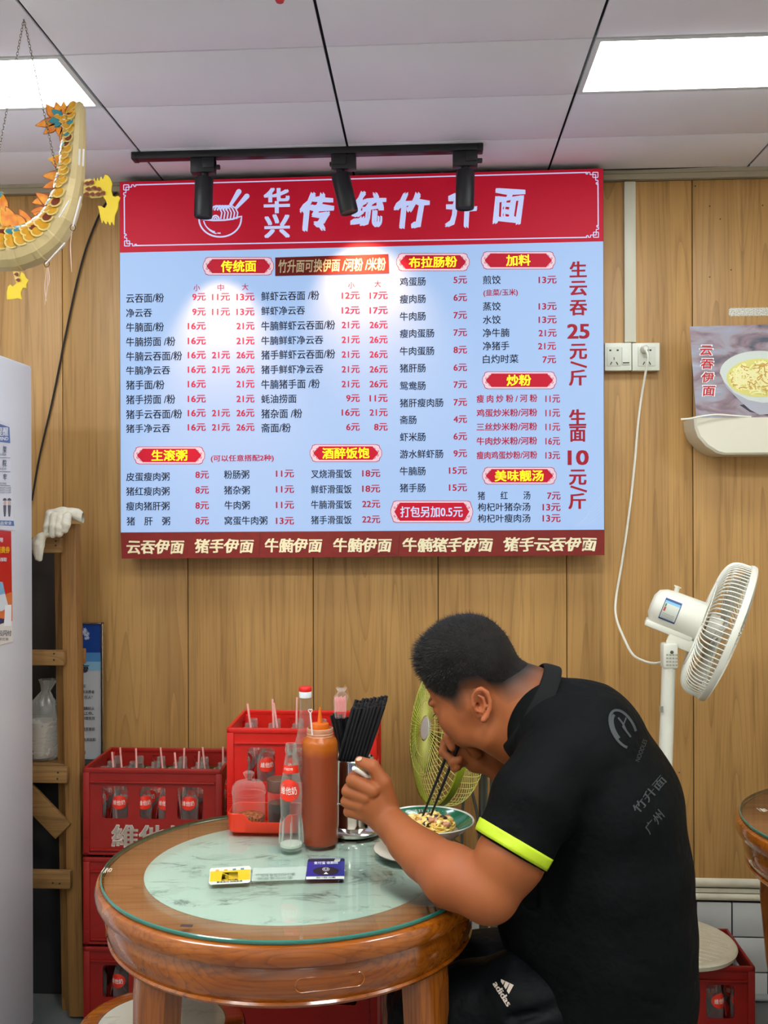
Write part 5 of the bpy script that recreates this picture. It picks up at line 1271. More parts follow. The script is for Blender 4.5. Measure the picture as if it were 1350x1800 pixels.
# --- steel cup with chopsticks
CYc = 2.36; cp = at(650, 1460, CYc); kc = CYc / F
cup = empty('chopstick_cup'); cR = 37 * kc * 1.0; cxp = at(620, 1330, CYc).x
cz1 = at(628, 1331, CYc).z; M_CH = mat('polished_steel', 'd6d2c8', 0.12, metal=1.0)
hC = cz1 - TZ
MB().lathe([(0, 0.0), (cR * 1.3, 0.0), (cR * 1.42, 0.003), (cR * 1.42, 0.009), (cR * 1.3, 0.014), (cR * 1.04, 0.019), (cR * 1.0, 0.026), (cR * 1.0, hC - 0.003), (cR * 1.02, hC - 0.001), (cR * 1.0, hC + 0.0005), (cR * 0.97, hC - 0.002), (cR * 0.97, 0.03), (0, 0.03)], 64).build('cup_body', M_CH, cup)
MB().lathe([(cR * 1.002, hC * 0.42), (cR * 1.03, hC * 0.43), (cR * 1.002, hC * 0.44)], 48, close=False, cap=False).build('cup_bead', M_CH, cup)
cup.location = (cxp, CYc, TZ); tag(cup, 'round polished steel cup holding black chopsticks on the table', 'cup')
M_CHOP = mat('black_chopstick', '15161a', 0.3)
CP = MB(); L = 0.235
sqp = [(0.0032, 0), (0.0036, 0)]
MBc = MB(); vs = []; n = 8
for z, r_ in ((0, 0.0020), (0.1, 0.0032), (0.15, 0.0046), (0.230, 0.0050), (L, 0.0046)):
    for k in range(n):
        a = 2 * math.pi * (k + 0.5) / n; vs.append(Vector((r_ * math.cos(a), r_ * math.sin(a), z)))
chop_proto = MB().add(vs, [(i * n + k, i * n + (k + 1) % n, (i + 1) * n + (k + 1) % n, (i + 1) * n + k) for i in range(4) for k in range(n)] + [tuple(range(n))[::-1], tuple(4 * n + k for k in range(n))]).build('chopstick', M_CHOP)
nch = [0]; rc = random.Random(4)
def chop(top, bottom, label, group):
    o = chop_proto if nch[0] == 0 else chop_proto.copy()
    if nch[0]:
        COL.objects.link(o)
        for kk_ in ('label', 'group'):
            if kk_ in o: del o[kk_]
    nch[0] += 1; d = (top - bottom).normalized(); o.location = top - d * L; o.rotation_euler = d.to_track_quat('Z', 'Y').to_euler(); tag(o, label, 'chopstick', group); return o
cupc = Vector((cxp, CYc, TZ))
for row in range(6):
    for i in range(9):
        px = 621 + i * 6.6 + row * 1.2 + rc.uniform(-1, 1); py = 1247 - row * 2.8 - i * 0.9 + rc.uniform(-1.5, 1.5); Yt = CYc - 0.025 + row * 0.0115
        if row == 5: py -= 2
        top = at(px, py, Yt); bx = at(612 + i * 5.0, 1440, CYc).x
        mid = Vector((cxp + (i - 4.0) * 0.0076, CYc - 0.026 + row * 0.0105, cz1 - 0.004))
        d = (mid - top).normalized(); bottom = top + d * L
        chop(top, bottom, 'black chopstick in the packed bundle leaning right in the steel cup', 'chopsticks leaning right in the steel cup')
for (px, py, bx_) in ((583, 1257, 601), (588, 1253, 603), (596, 1262, 607), (604, 1262, 610), (609, 1260, 613), (598, 1256, 604), (622, 1243, 611), (603, 1266, 606)):
    Yt = CYc - 0.012 + rc.uniform(-0.01, 0.02); top = at(px, py, Yt); mid = at(bx_, 1331, Yt * 0.5 + CYc * 0.5); mid.x = max(mid.x, cxp - cR * 0.85)
    d = (mid - top).normalized(); chop(top, top + d * L, 'black chopstick in the small bunch on the left side of the steel cup', 'chopsticks on the left side of the steel cup')
# --- packet of toothpicks in the cup
tk = empty('toothpick_packet'); TYp = CYc - 0.03
for i in range(9):
    x = 589 + i * 2.2
    MB().tube([at(x + 1, 1251, TYp), at(x, 1226 - (i % 3) * 1.5, TYp)], 0.00125, 6).build('toothpick', mat('pink_pick', 'f0a0a0', 0.5), tk)
mb = MB()
vs = []; N_ = 8
for (py, w_, dy) in ((1262, 9, 0), (1250, 11, 0), (1230, 12, 0), (1224, 13, 0.004), (1216, 6, -0.003), (1209, 10, 0.005)):
    for k in range(N_):
        a = 2 * math.pi * k / N_; q = at(598 + w_ * math.cos(a) + (2 if py < 1225 else 0), py + 2 * math.sin(a * 2), TYp + 0.006 * math.sin(a) + dy); vs.append(q)
mb.add(vs, [(i * N_ + k, i * N_ + (k + 1) % N_, (i + 1) * N_ + (k + 1) % N_, (i + 1) * N_ + k) for i in range(5) for k in range(N_)])
mb.build('clear_wrapper', thin_glass('wrapper', 'f0e4e0', 0.06, 0.1, 0.7), tk, ang=0.3)
tag(tk, 'clear packet of pink toothpicks standing among the chopsticks in the cup', 'toothpicks'); rebase(tk, at(598, 1300, TYp))
# --- bowl of noodles
BZ = 0.833; bc = onT(752, 1443); bY = 2.215; bcx = at(751, 1443, bY).x; bwl = empty('noodle_bowl'); bR = 83 * bY / F
M_BIN = mat('bowl_green', '1f6e4c', 0.15, coat=0.5); M_BOUT = mat('bowl_porcelain', 'd8d6cc', 0.2, coat=0.4, var=(20, 0.08))
bh = BZ - TZ - 0.006
MB().lathe([(0, 0.0), (0.036, 0.0), (0.038, 0.010), (0.04, 0.012), (bR * 0.62, bh * 0.5), (bR * 0.985, bh - 0.002), (bR, bh), (bR * 0.985, bh + 0.0015), (bR * 0.965, bh), (bR * 0.9, bh - 0.008), (bR * 0.55, bh * 0.52), (0.03, 0.016), (0, 0.014)], 72).build('bowl_body', M_BOUT, bwl)
MB().lathe([(bR * 0.955, bh - 0.0008), (bR * 0.90, bh - 0.0072), (bR * 0.66, bh * 0.655 + 0.0008)], 72, cap=False).build('green_glaze', M_BIN, bwl)
def rin(z):   # inner radius at height z (straight cone between two points)
    t = (z - bh * 0.52) / (bh - 0.008 - bh * 0.52); return bR * (0.55 + 0.35 * t)
for zz in (bh * 0.86, bh * 0.73): 
    r_ = rin(zz) - 0.0009; MB().lathe([(r_ + 0.0003, zz + 0.0005), (r_ - 0.0004, zz - 0.0004), (r_ - 0.0006, zz - 0.0008)], 72, cap=False).build('white_line', M_PWH, bwl)
mb = MB(); gv, gf = glyphs('· · · 老字号 · 传统竹升面 · · ·', 0, 0, 1.1); xs = [q[0] for q in gv]; ys = [q[1] for q in gv]; out = []
for x, y in gv:
    u = (x - min(xs)) / (max(xs) - min(xs)); v = (y - min(ys)) / (max(ys) - min(ys)) - 0.5; z = bh * 0.90 + v * 0.006; r_ = (rin(z) if z < bh - 0.008 else bR * 0.905) - 0.0016; a = math.pi * (1.02 - 1.0 * u); a = math.pi * 0.95 - u * 1.9
    out.append(Vector((r_ * math.cos(a), r_ * math.sin(a), z)))
mb.add(out, gf).build('bowl_lettering', M_PWH, bwl, smooth=False)
# noodles and toppings
rn = random.Random(8); M_ND = mat('noodle_yellow', 'e8b84a', 0.35, var=(70, 0.25, 'f2dc8a')); mb = MB(); zn = bh * 0.70
MB().lathe([(0, zn + 0.004), (0.035, zn), (rin(zn) - 0.001, zn - 0.006)], 32, cap=False).build('broth', mat('noodle_broth', 'd8b070', 0.2), bwl)
for k in range(120):
    a0 = rn.uniform(0, 6.28); r0 = rn.uniform(0, 0.05); pts = []
    for j in range(7):
        a0 += rn.uniform(0.2, 0.6); r0 = min(max(r0 + rn.uniform(-0.012, 0.012), 0.002), 0.056)
        pts.append(Vector((r0 * math.cos(a0) + 0.004, r0 * math.sin(a0) - 0.006, zn + 0.008 + 0.016 * (1 - (r0 / 0.06) ** 2) + rn.uniform(-0.006, 0.006))))
    mb.tube(spline(pts, 3), 0.0015, 5)
o = mb.build('noodles', M_ND, bwl); o['kind'] = 'stuff'
M_EGG = mat('egg_yellow', 'ecc04c', 0.4, var=(90, 0.3, 'f6e4a8')); M_MEAT = mat('pork_pink', 'c88a6a', 0.4); M_MUSH = mat('black_fungus', '3a2418', 0.3); M_SCAL = mat('spring_onion', '3e7a2c', 0.4)
for k in range(40):
    rr0 = rn.uniform(0, 0.052); a = rn.uniform(0, 6.28); m_, nm = rn.choice([(M_EGG, 'egg_piece')] * 4 + [(M_MEAT, 'meat_piece')] * 2 + [(M_MUSH, 'fungus_piece')] + [(M_SCAL, 'onion_piece')])
    s_ = 0.0095 if nm != 'onion_piece' else 0.0035; bm = bmesh.new(); bmesh.ops.create_icosphere(bm, subdivisions=2, radius=s_)
    for v in bm.verts: v.co = v.co * (1 + 0.5 * mnoise.noise(v.co * 140 + Vector((k, 0, 0)))); v.co.z *= 0.6
    me = bpy.data.meshes.new(nm); bm.to_mesh(me); bm.free(); ob = link_mesh(nm, me, m_, bwl, True, 0)
    ob.location = (rr0 * math.cos(a) + 0.004, rr0 * math.sin(a) - 0.006, zn + 0.014 + 0.014 * (1 - (rr0 / 0.06) ** 2)); ob.rotation_euler = (rn.uniform(-.5, .5), rn.uniform(-.5, .5), rn.uniform(0, 6))
bwl.location = (bcx, bY, TZ + 0.0065); tag(bwl, 'white porcelain bowl with a green patterned rim, full of yellow noodles', 'bowl')
# saucer under it
sau = empty('saucer'); MB().lathe([(0, 0), (0.05, 0), (0.052, 0.002), (0.088, 0.0085), (0.0895, 0.0105), (0.087, 0.0105), (0.052, 0.005), (0, 0.004)], 56).build('plate_body', M_BOUT, sau)
sau.location = (at(730, 1492, bY).x, bY - 0.0, TZ + 0.0002); tag(sau, 'small white plate under the noodle bowl', 'plate')
# --- cards under the glass
def card(px, label, parts, name='payment_card'):
    e = empty(name); z = TZ + 0.0003; first = True
    for nm, m_, quads in parts:
        mb = MB()
        for q in quads:
            if isinstance(q, tuple) and isinstance(q[0], str):
                text_box(mb, q[0], [atz(x, y, z + 0.0012) for x, y in q[1]], 0.01)
            else:
                P = [atz(x, y, z + (0.0006 if first else 0.0009)) for x, y in q]; n = len(P); mb.add(P + [p - Vector((0, 0, 0.0004)) for p in P], [tuple(range(n))] + [(i, n + i, n + (i + 1) % n, (i + 1) % n) for i in range(n)])
        mb.build(nm, m_, e, smooth=False); first = False
    tag(e, label, 'card'); rebase(e, atz(px[0], px[1], TZ))
card((405, 1538), 'yellow and white payment card lying on the marble', [
    ('card_sheet', mat('card_white', 'dfe6d8', 0.25), [[(369, 1529), (371, 1526), (438, 1522), (441, 1525), (440, 1549), (437, 1551.5), (370, 1555), (367, 1552)]]),
    ('yellow_field', mat('card_yellow', 'e4bf2a', 0.3), [[(370, 1532), (440, 1528), (439.5, 1546), (368.5, 1550)]]),
    ('white_label', mat('card_white', 'dfe6d8', 0.25), [[(391, 1534), (418, 1532.5), (419, 1544.5), (389, 1546)]]),
    ('blue_icons', mat('card_icon_blue', '4a78a0', 0.4), [[(409, 1527), (415, 1526.6), (415, 1529.4), (409, 1529.8)], [(423, 1526), (429, 1525.6), (429, 1528.4), (423, 1528.8)]]),
    ('orange_icons', mat('card_icon_orange', 'd0a050', 0.4), [[(379, 1528.6), (385, 1528.2), (385, 1531), (379, 1531.4)], [(394, 1528), (400, 1527.6), (400, 1530.4), (394, 1530.8)]]),
    ('dark_lettering', M_PK, [('聚合支付 扫码买单', [(381, 1549.6), (426, 1547), (426, 1549.8), (381, 1552.4)]), ('扫一扫付款', [(389, 1546.2), (418, 1544.8), (418, 1547), (389, 1548.6)])])])
card((572, 1527), 'deep blue payment card with white print lying on the marble', [
    ('card_sheet', mat('card_blue', '2a2f8c', 0.3), [[(541, 1512), (543, 1509.5), (604, 1508.5), (606, 1510.5), (605, 1543), (603, 1545), (539, 1546), (537, 1543)]]),
    ('black_top', mat('card_black', '23242e', 0.4), [[(542, 1510.5), (605, 1509.5), (605, 1513), (541, 1514)]]),
    ('black_oval', mat('card_black', '23242e', 0.4), [[(573 + 23 * math.cos(t), 1531 + 7.5 * math.sin(t)) for t in [q * 2 * math.pi / 28 for q in range(28)][::-1]]]),
    ('white_field', mat('card_white', 'dfe6d8', 0.25), [[(538, 1541), (605, 1540), (605, 1544.5), (538, 1545.5)], [(589, 1509.6), (599, 1509.4), (597, 1514), (587, 1514.2)]]),
    ('white_lettering', M_PWH, [('支付宝 收款码', [(552, 1514.5), (594, 1514), (594, 1518.5), (552, 1519.4)]), ('☺', [(567, 1525), (579, 1525), (579, 1531), (567, 1531)]), ('▲', [(569, 1533), (577, 1533), (577, 1536.4), (569, 1536.4)])]),
    ('dark_lettering', M_PK, [('扫一扫 付款', [(556, 1541.6), (590, 1541), (590, 1543.6), (556, 1544.2)])])])
card((492, 1535), 'clear strip with grey writing between the two payment cards', [
    ('strip_sheet', mat('card_strip', 'c3d3c8', 0.25, alpha=0.8), [[(445, 1526), (540, 1523), (536, 1546), (442, 1549)]]),
    ('grey_lettering', mat('print_faint', '8aa08e', 0.6), [('打包请自觉扫码付款', [(449, 1536), (519, 1534), (520, 1539), (450, 1541)]), ('谢谢您的光临', [(452, 1542), (514, 1540), (514, 1545), (453, 1547)])])], 'clear_strip')
# ================================================================== FANS
def fan_cage(root, M, R, nw, wr, front_d, back_d, hub_r, band, m_wire, m_rim, spiral=False):
    def T(mb): mb.v = [M @ v for v in mb.v]; return mb
    # rim
    mb = MB(); mb.lathe([(R - 0.003, -band / 2), (R + 0.004, -band / 2), (R + 0.006, 0), (R + 0.004, band / 2), (R - 0.003, band / 2), (R - 0.004, 0)], 72, close=True); T(mb).build('rim', m_rim, root)
    for nm, sgn, dd in (('front_grille', 1, front_d), ('rear_grille', -1, back_d)):
        mb = MB()
        for k in range(nw):
            a0 = 2 * math.pi * k / nw; pts = []
            for j in range(11):
                t = j / 10
                if sgn > 0: r = R - (R - hub_r) * t; z = band / 2 + dd * math.sin(min(t * 1.6, 1) * math.pi / 2)
                else:
                    ph = t * math.pi / 2; r = hub_r + (R - hub_r) * max(math.cos(ph), 0) ** 0.42; z = -band / 2 - dd * math.sin(ph) ** 0.55
                a = a0 + (0.35 * t * t if spiral else 0.0)
                pts.append(Vector((r * math.cos(a), r * math.sin(a), z)))
            mb.tube(pts, wr, 4, cap=False)
        for fr in ((0.45, 0.75) if sgn > 0 else (0.5,)):
            r = R - (R - hub_r) * fr; z = (band / 2 + dd * math.sin(min(fr * 1.6, 1) * math.pi / 2)) if sgn > 0 else -band / 2 - dd * 1.0
            mb.tube([Vector((r * math.cos(q), r * math.sin(q), z)) for q in [2 * math.pi * i / 48 for i in range(48)]], wr, 5, closed=True)
        o = T(mb).build(nm, m_wire, root); o['kind'] = 'stuff'
def blades(root, M, R, n, m):
    for k in range(n):
        a0 = 2 * math.pi * k / n; vs = []; 
        for i in range(8):
            r = 0.025 + (R - 0.025) * i / 7; w_ = 0.28 + 0.42 * math.sin(math.pi * min(i / 7 * 0.75 + 0.15, 1))
            for j in range(6):
                a = a0 + w_ * (j / 5 - 0.3) + 0.25 * i / 7; vs.append(M @ Vector((r * math.cos(a), r * math.sin(a), 0.012 - 0.028 * j / 5 * (0.4 + 0.6 * i / 7))))
        fs = [(i * 6 + j, i * 6 + j + 1, (i + 1) * 6 + j + 1, (i + 1) * 6 + j) for i in range(7) for j in range(5)]
        o = mesh_obj('blade', vs, fs, m, root); so = o.modifiers.new('t', 'SOLIDIFY'); so.thickness = 0.0015
def fan_frame(center, axis):
    z = Vector(axis).normalized(); x = Vector((0, 0, 1)); x = (x - z * x.dot(z)).normalized(); y = z.cross(x)
    Mx = Matrix((x, y, z)).transposed().to_4x4(); Mx.translation = center; return Mx
M_FW = mat('fan_white_plastic', 'dedccf', 0.35); M_FB = thin_glass('fan_blade_plastic', 'c8c6be', 0.45, 0.15, 0.8)
# ---- white stand fan
wf = empty('stand_fan'); WYf = 2.72; wc = at(1278, 1113, WYf); wR = 121 * WYf / F
ax = Vector((0.88, -0.20, -0.35)).normalized()
Mw = fan_frame(wc, ax)
fan_cage(wf, Mw, wR, 84, 0.0018, 0.012, 0.062, 0.05, 0.016, M_FW, M_FW)
blades(wf, fan_frame(wc - ax * 0.03, ax), wR * 0.86, 5, M_FB)
mb = MB().lathe([(0, 0.0), (0.03, 0.0), (0.035, -0.01), (0.035, -0.035), (0, -0.035)], 32, M=Mw @ Matrix.Translation((0, 0, -0.02))); mb.build('blade_hub', M_FW, wf)
mb = MB().lathe([(0, 0.025), (0.05, 0.024), (0.052, 0.018), (0.05, 0.014), (0, 0.014)], 40, M=Mw); mb.build('front_badge', M_FW, wf)
mr_ = 35 * WYf / F
mb = MB().lathe([(0, -0.205), (mr_ * 0.45, -0.204), (mr_ * 0.78, -0.196), (mr_ * 0.95, -0.178), (mr_, -0.16), (mr_ * 1.04, -0.08), (mr_ * 1.06, -0.066), (0, -0.066)], 48, M=Mw); mb.build('motor_housing', M_FW, wf)
# lower tray of the housing
dn = -(Mw.to_3x3() @ Vector((1, 0, 0))); fw = ax
cen = wc + dn * mr_ * 0.92 - ax * 0.135
Mt = Matrix((ax, ax.cross(dn) * -1, -dn)).transposed().to_4x4(); Mt.translation = cen
MB().box(-0.066, 0.06, -mr_ * 0.75, mr_ * 0.75, -0.009, 0.009, M=Mt, bev=0.005).build('housing_foot', M_FW, wf)
# tilt joint and pole
pt = at(1176, 1160, WYf); pb = at(1150, 1700, WYf); pb.z = 0.03
jt = at(1177, 1126, WYf)
Mj = Matrix((ax, ax.cross(dn) * -1, -dn)).transposed().to_4x4(); Mj.translation = at(1196, 1130, WYf)
MB().box(-0.035, 0.055, -0.013, 0.013, -0.014, 0.018, M=Mj, bev=0.004).build('tilt_arm', M_FW, wf)
MB().box(jt.x - 0.021, jt.x + 0.018, WYf - 0.02, WYf + 0.02, at(0, 1166, WYf).z, at(0, 1124, WYf).z, bev=0.006).build('neck', M_FW, wf)
gb = MB()
for i in range(4):
    for j in range(4): x = jt.x - 0.0135 + i * 0.0078; z = at(0, 1161, WYf).z + j * 0.0088; gb.box(x, x + 0.0055, WYf - 0.0212, WYf - 0.0195, z, z + 0.0045)
gb.build('neck_vents', mat('vent_grey', 'a5a294', 0.6), wf)
MB().lathe([(0, 0), (0.0045, 0), (0.0045, 0.0015), (0.002, 0.002), (0, 0.002)], 16, M=Matrix.Translation((jt.x + 0.001, WYf - 0.02, at(0, 1138, WYf).z)) @ Matrix.Rotation(math.pi / 2, 4, 'X')).build('screw', mat('screw_grey', '6a6a64', 0.3, metal=0.8), wf)
MB().tube([pb, pt], [0.0195, 0.0175], 24).build('pole', M_FW, wf)
MB().tube([pb - Vector((0, 0, -0.25)) if False else pb + (pt - pb) * 0.0, pb + (pt - pb) * 0.55], 0.0225, 24).build('lower_pole', M_FW, wf)
MB().lathe([(0, 0), (0.128, 0), (0.132, 0.008), (0.12, 0.02), (0.05, 0.035), (0.03, 0.05), (0, 0.05)], 56, c=(pb.x, pb.y, 0)).build('base', M_FW, wf)
MB().tube([wc - ax * 0.155 - dn * mr_ * 0.9, wc - ax * 0.157 - dn * (mr_ * 0.9 + 0.018)], 0.0065, 14).tube([wc - ax * 0.157 - dn * (mr_ * 0.9 + 0.017), wc - ax * 0.157 - dn * (mr_ * 0.9 + 0.02)], 0.0095, 14).build('swing_knob', M_FW, wf)
# rating label wrapped on the housing (camera side)
def housing_pt(zl, a, r): # zl along axis, a angle measured from the side facing the viewer
    side = (Vector((0, -1, 0)) - ax * ax.dot(Vector((0, -1, 0)))).normalized(); upv = -dn
    upv = (upv - ax * ax.dot(upv)); upv = (upv - side * side.dot(upv)).normalized()
    return wc + ax * zl + (side * math.cos(a) + upv * math.sin(a)) * r
def lab(name, z0, z1, a0, a1, m, off):
    vs = []; n = 8
    for zz in (z0, z1):
        for k in range(n + 1): vs.append(housing_pt(zz, a0 + (a1 - a0) * k / n, mr_ * 1.02 + off))
    return mesh_obj(name, vs, [(k, k + 1, n + 2 + k, n + 1 + k) for k in range(n)], m, wf)
lab('label_border', -0.175, -0.132, -0.55, 0.55, mat('label_navy', '38507a', 0.4), 0.0008); lab('label_sheet', -0.173, -0.134, -0.46, 0.42, mat('label_paper', 'c9cbbf', 0.4), 0.0012)
lab('label_stripe', -0.173, -0.134, 0.3, 0.42, mat('label_blue', '78b4e0', 0.4), 0.0016); lab('label_red_mark', -0.171, -0.166, -0.1, 0.1, mat('label_redink', 'b0402c', 0.4), 0.0016); lab('label_green_mark', -0.171, -0.167, 0.12, 0.27, mat('label_greenink', '3c7a4c', 0.4), 0.0016)
for k in range(4): lab('label_print_line', -0.171, -0.138, -0.2 - k * 0.07, -0.215 - k * 0.07, mat('print_dark', '5c5a66', 0.6), 0.0016)
q = at(1162, 1247, WYf - 0.022); MB().box(q.x - 0.004, q.x + 0.006, WYf - 0.0215, WYf - 0.02, q.z - 0.008, q.z + 0.008).build('pole_sticker', mat('sticker_grey', '8c8a78', 0.5), wf)
tag(wf, 'white electric stand fan beside the man, its head tilted down to the right', 'fan'); rebase(wf, (pb.x, pb.y, 0))
# ---- green fan
M_LG = mat('lime_plastic', '8c9c20', 0.4); M_LW = mat('lime_wire', 'bcbc5c', 0.4); M_GRT = mat('grey_tube', '6a6e64', 0.35, metal=0.6)
gf = empty('floor_fan'); GYf = 2.84; gc = at(773, 1283, GYf); gR = 128 * GYf / F
gax = Vector((-0.93, -0.32, 0.16)).normalized(); Mg = fan_frame(gc, gax)
fan_cage(gf, Mg, gR, 60, 0.0011, 0.035, 0.075, 0.035, 0.018, M_LW, M_LG)
blades(gf, fan_frame(gc, gax), gR * 0.84, 3, thin_glass('green_blade', '5a5c28', 0.35, 0.2, 0.5))
MB().lathe([(0, 0.046), (0.03, 0.045), (0.034, 0.04), (0.03, 0.036), (0, 0.036)], 36, M=Mg).build('front_badge', mat('badge_grey', 'b8b8b0', 0.3), gf)
MB().lathe([(0, -0.16), (0.035, -0.158), (0.048, -0.14), (0.05, -0.075), (0, -0.07)], 36, M=Mg).build('motor_housing', M_LG, gf)
mp2 = gc - gax * 0.13
MB().tube([mp2, Vector((mp2.x, mp2.y, 0.03))], 0.013, 16).build('pole', M_GRT, gf)
for (pa, pb_) in ((((815, 1400), (812, 1480))), (((829, 1385), (843, 1480)))):
    a, b = at(pa[0], pa[1], GYf + 0.03), at(pb_[0], pb_[1], GYf + 0.03); c = b + (b - a) * 1.0; c.z = 0.02; MB().tube(spline([a, b, c], 6), 0.0042, 10).build('stand_tube', M_GRT, gf)
MB().lathe([(0, 0), (0.15, 0), (0.152, 0.01), (0.05, 0.03), (0, 0.03)], 48, c=(mp2.x, mp2.y, 0)).build('base', M_LG, gf)
q = at(868, 1350, GYf); q2 = at(868, 1420, GYf)
MB().tube([q, Vector((q.x, q.y, 0.12))], 0.011, 14).build('control_post', mat('post_grey', '4c5048', 0.4), gf); MB().tube([at(868, 1330, GYf), q], 0.021, 16).build('post_cap', M_LG, gf)
MB().box(mp2.x - 0.02, q.x + 0.012, GYf - 0.02, GYf + 0.03, 0.1, 0.13, bev=0.005).build('post_bracket', M_GRT, gf)
tag(gf, 'lime green wire fan standing at the wall behind the man\'s head and hand', 'fan'); rebase(gf, (mp2.x, mp2.y, 0))
# ================================================================== NOODLE POSTER AND WALL HOLDER
HY = 3.06
hd_ = empty('wall_trough'); prof = []
x0 = at(1219, 760, HY).x; x1 = x0 + 0.62; zt_ = at(1260, 733, HY).z; zb_ = at(1290, 799, HY).z; W_ = x1 - x0; Hh = zt_ - zb_
poly = [(x0, zt_ - 0.002), (x0 + 0.002, zt_ - 0.03), (x0 + 0.012, zt_ - 0.058), (x0 + 0.035, zt_ - 0.085), (x0 + 0.065, zt_ - 0.105), (x0 + 0.085, zb_)]
poly = poly + [(x1 - (p[0] - x0), p[1]) for p in poly[::-1]]
mb = MB(); n = len(poly); cxh = (x0 + x1) / 2
rings = []
for (yy, s_, dz) in ((WY - 0.006, 0.99, -0.0), (HY + 0.03, 1.0, 0), (HY + 0.006, 0.992, 0.0), (HY, 0.97, 0.0)):
    rings.append([Vector((cxh + (x - cxh) * s_, yy, zt_ + (z - zt_) * (1 if s_ > 0.98 else 0.95))) for x, z in poly])
vs = [v for r in rings for v in r]; mb.add(vs, [(i * n + k, i * n + (k + 1) % n, (i + 1) * n + (k + 1) % n, (i + 1) * n + k) for i in range(3) for k in range(n)] + [tuple(range(n)), tuple(3 * n + k for k in range(n))[::-1]])
mb.build('trough_body', mat('trough_cream', 'd9d3c0', 0.3), hd_)
tag(hd_, 'cream plastic wall trough that holds the noodle poster', 'wall holder'); rebase(hd_, (cxh, WY - 0.05, zb_))
o = MB().tube(spline([at(1197, 737, 3.04), at(1212, 736, 3.04), at(1235, 731.5, 3.045), at(1262, 729, 3.05), at(1292, 731, 3.056), at(1320, 733, 3.07)], 6), 0.0028, 8).build('loose_cord', mat('white_cord', 'e4e2d4', 0.45)); tag(o, 'short loose white cord lying along the top of the wall trough', 'cord'); rebase(o, at(1240, 731, 3.045))
ps = empty('noodle_poster'); PYp = 3.075
def pp(px, py, d=0.0):
    p = at(px, py, PYp - d); return p
c = [pp(1212, 574), pp(1500, 566), pp(1500, 735), pp(1224, 735)]
def quad_thick(mb, c, t): mb.add(c + [v + Vector((0, t, 0)) for v in c], [(0, 1, 2, 3), (4, 7, 6, 5), (0, 4, 5, 1), (1, 5, 6, 2), (2, 6, 7, 3), (3, 7, 4, 0)])
mb = MB(); quad_thick(mb, c, 0.002)
def poster_mat():
    m = mat('poster_print', '8c8490', 0.4); nt = m.node_tree; N = nt.nodes.new; L = nt.links; b = nt.nodes['Principled BSDF']; tc = N('ShaderNodeTexCoord'); mp = N('ShaderNodeMapping'); mp.inputs['Scale'].default_value = (6, 6, 14); L.new(tc.outputs['Object'], mp.inputs[0])
    n = N('ShaderNodeTexNoise'); n.inputs['Scale'].default_value = 1.6; n.inputs['Detail'].default_value = 6; n.inputs['Distortion'].default_value = 0.8; L.new(mp.outputs[0], n.inputs['Vector'])
    cr = N('ShaderNodeValToRGB'); e = cr.color_ramp.elements; e[0].position = 0.3; e[0].color = lin('44505e'); e[1].position = 0.75; e[1].color = lin('b8b4c4')
    for p_, c_ in ((0.42, '8a747c'), (0.52, '9a9098'), (0.6, '9898a8')): x = e.new(p_); x.color = lin(c_)
    L.new(n.outputs[0], cr.inputs[0]); L.new(cr.outputs[0], b.inputs['Base Color']); return m
mb.build('poster_sheet', poster_mat(), ps, smooth=False)
M_PRD = mat('print_red', 'c02a2c', 0.5)
for ch, x, y in (('云', 1241.5, 616), ('吞', 1243, 639.5), ('伊', 1244.5, 663), ('面', 1246.5, 687)):
    for nm, mm, bo, dd in (('lettering_outline', M_PWH, 0.06, 0.001), ('red_lettering', M_PRD, 0.025, 0.0018)):
        mb = MB(); e = 0.9 if nm == 'lettering_outline' else 0; text_box(mb, ch, [pp(x - 10.5 - e, y - 8.5 - e, dd), pp(x + 10.5 + e, y - 8.5 - e, dd), pp(x + 10.5 + e, y + 8.5 + e, dd), pp(x - 10.5 - e, y + 8.5 + e, dd)], bo, 0.08); mb.build(nm, mm, ps, smooth=False)
def flat(name, pts, m, d): mb = MB(); vs, fs = shape2d([pts]); mb.add([pp(v.x, v.y, d) for v in vs], fs); return mb.build(name, m, ps, smooth=False)
flat('printed_bowl_shade', [(1300, 712), (1318, 724), (1348, 730), (1420, 728), (1440, 715), (1380, 700)], mat('print_shadow', '3c3440', 0.5), 0.0006)
flat('printed_bowl', [(1265, 655)] + arc(1335, 655, 69.5, 38.5, 180, 360, 24) + [(1404, 665), (1390, 695), (1370, 715), (1350, 728), (1335, 729), (1318, 720), (1300, 704), (1278, 682)], mat('print_bowl', 'c9cfc8', 0.4), 0.001)
flat('printed_bowl_side', [(1270, 668), (1290, 690), (1315, 703), (1340, 708), (1380, 706), (1400, 676), (1390, 698), (1370, 715), (1350, 728), (1335, 729), (1318, 720), (1300, 704), (1278, 682)], mat('print_bowlside', 'a8a8b4', 0.4), 0.0014)
flat('printed_broth', arc(1337, 664, 60, 34, 0, 360, 30)[:-1], mat('print_broth', 'd8d078', 0.4), 0.0018)
mb = MB(); mb2 = MB(); rg = random.Random(9)
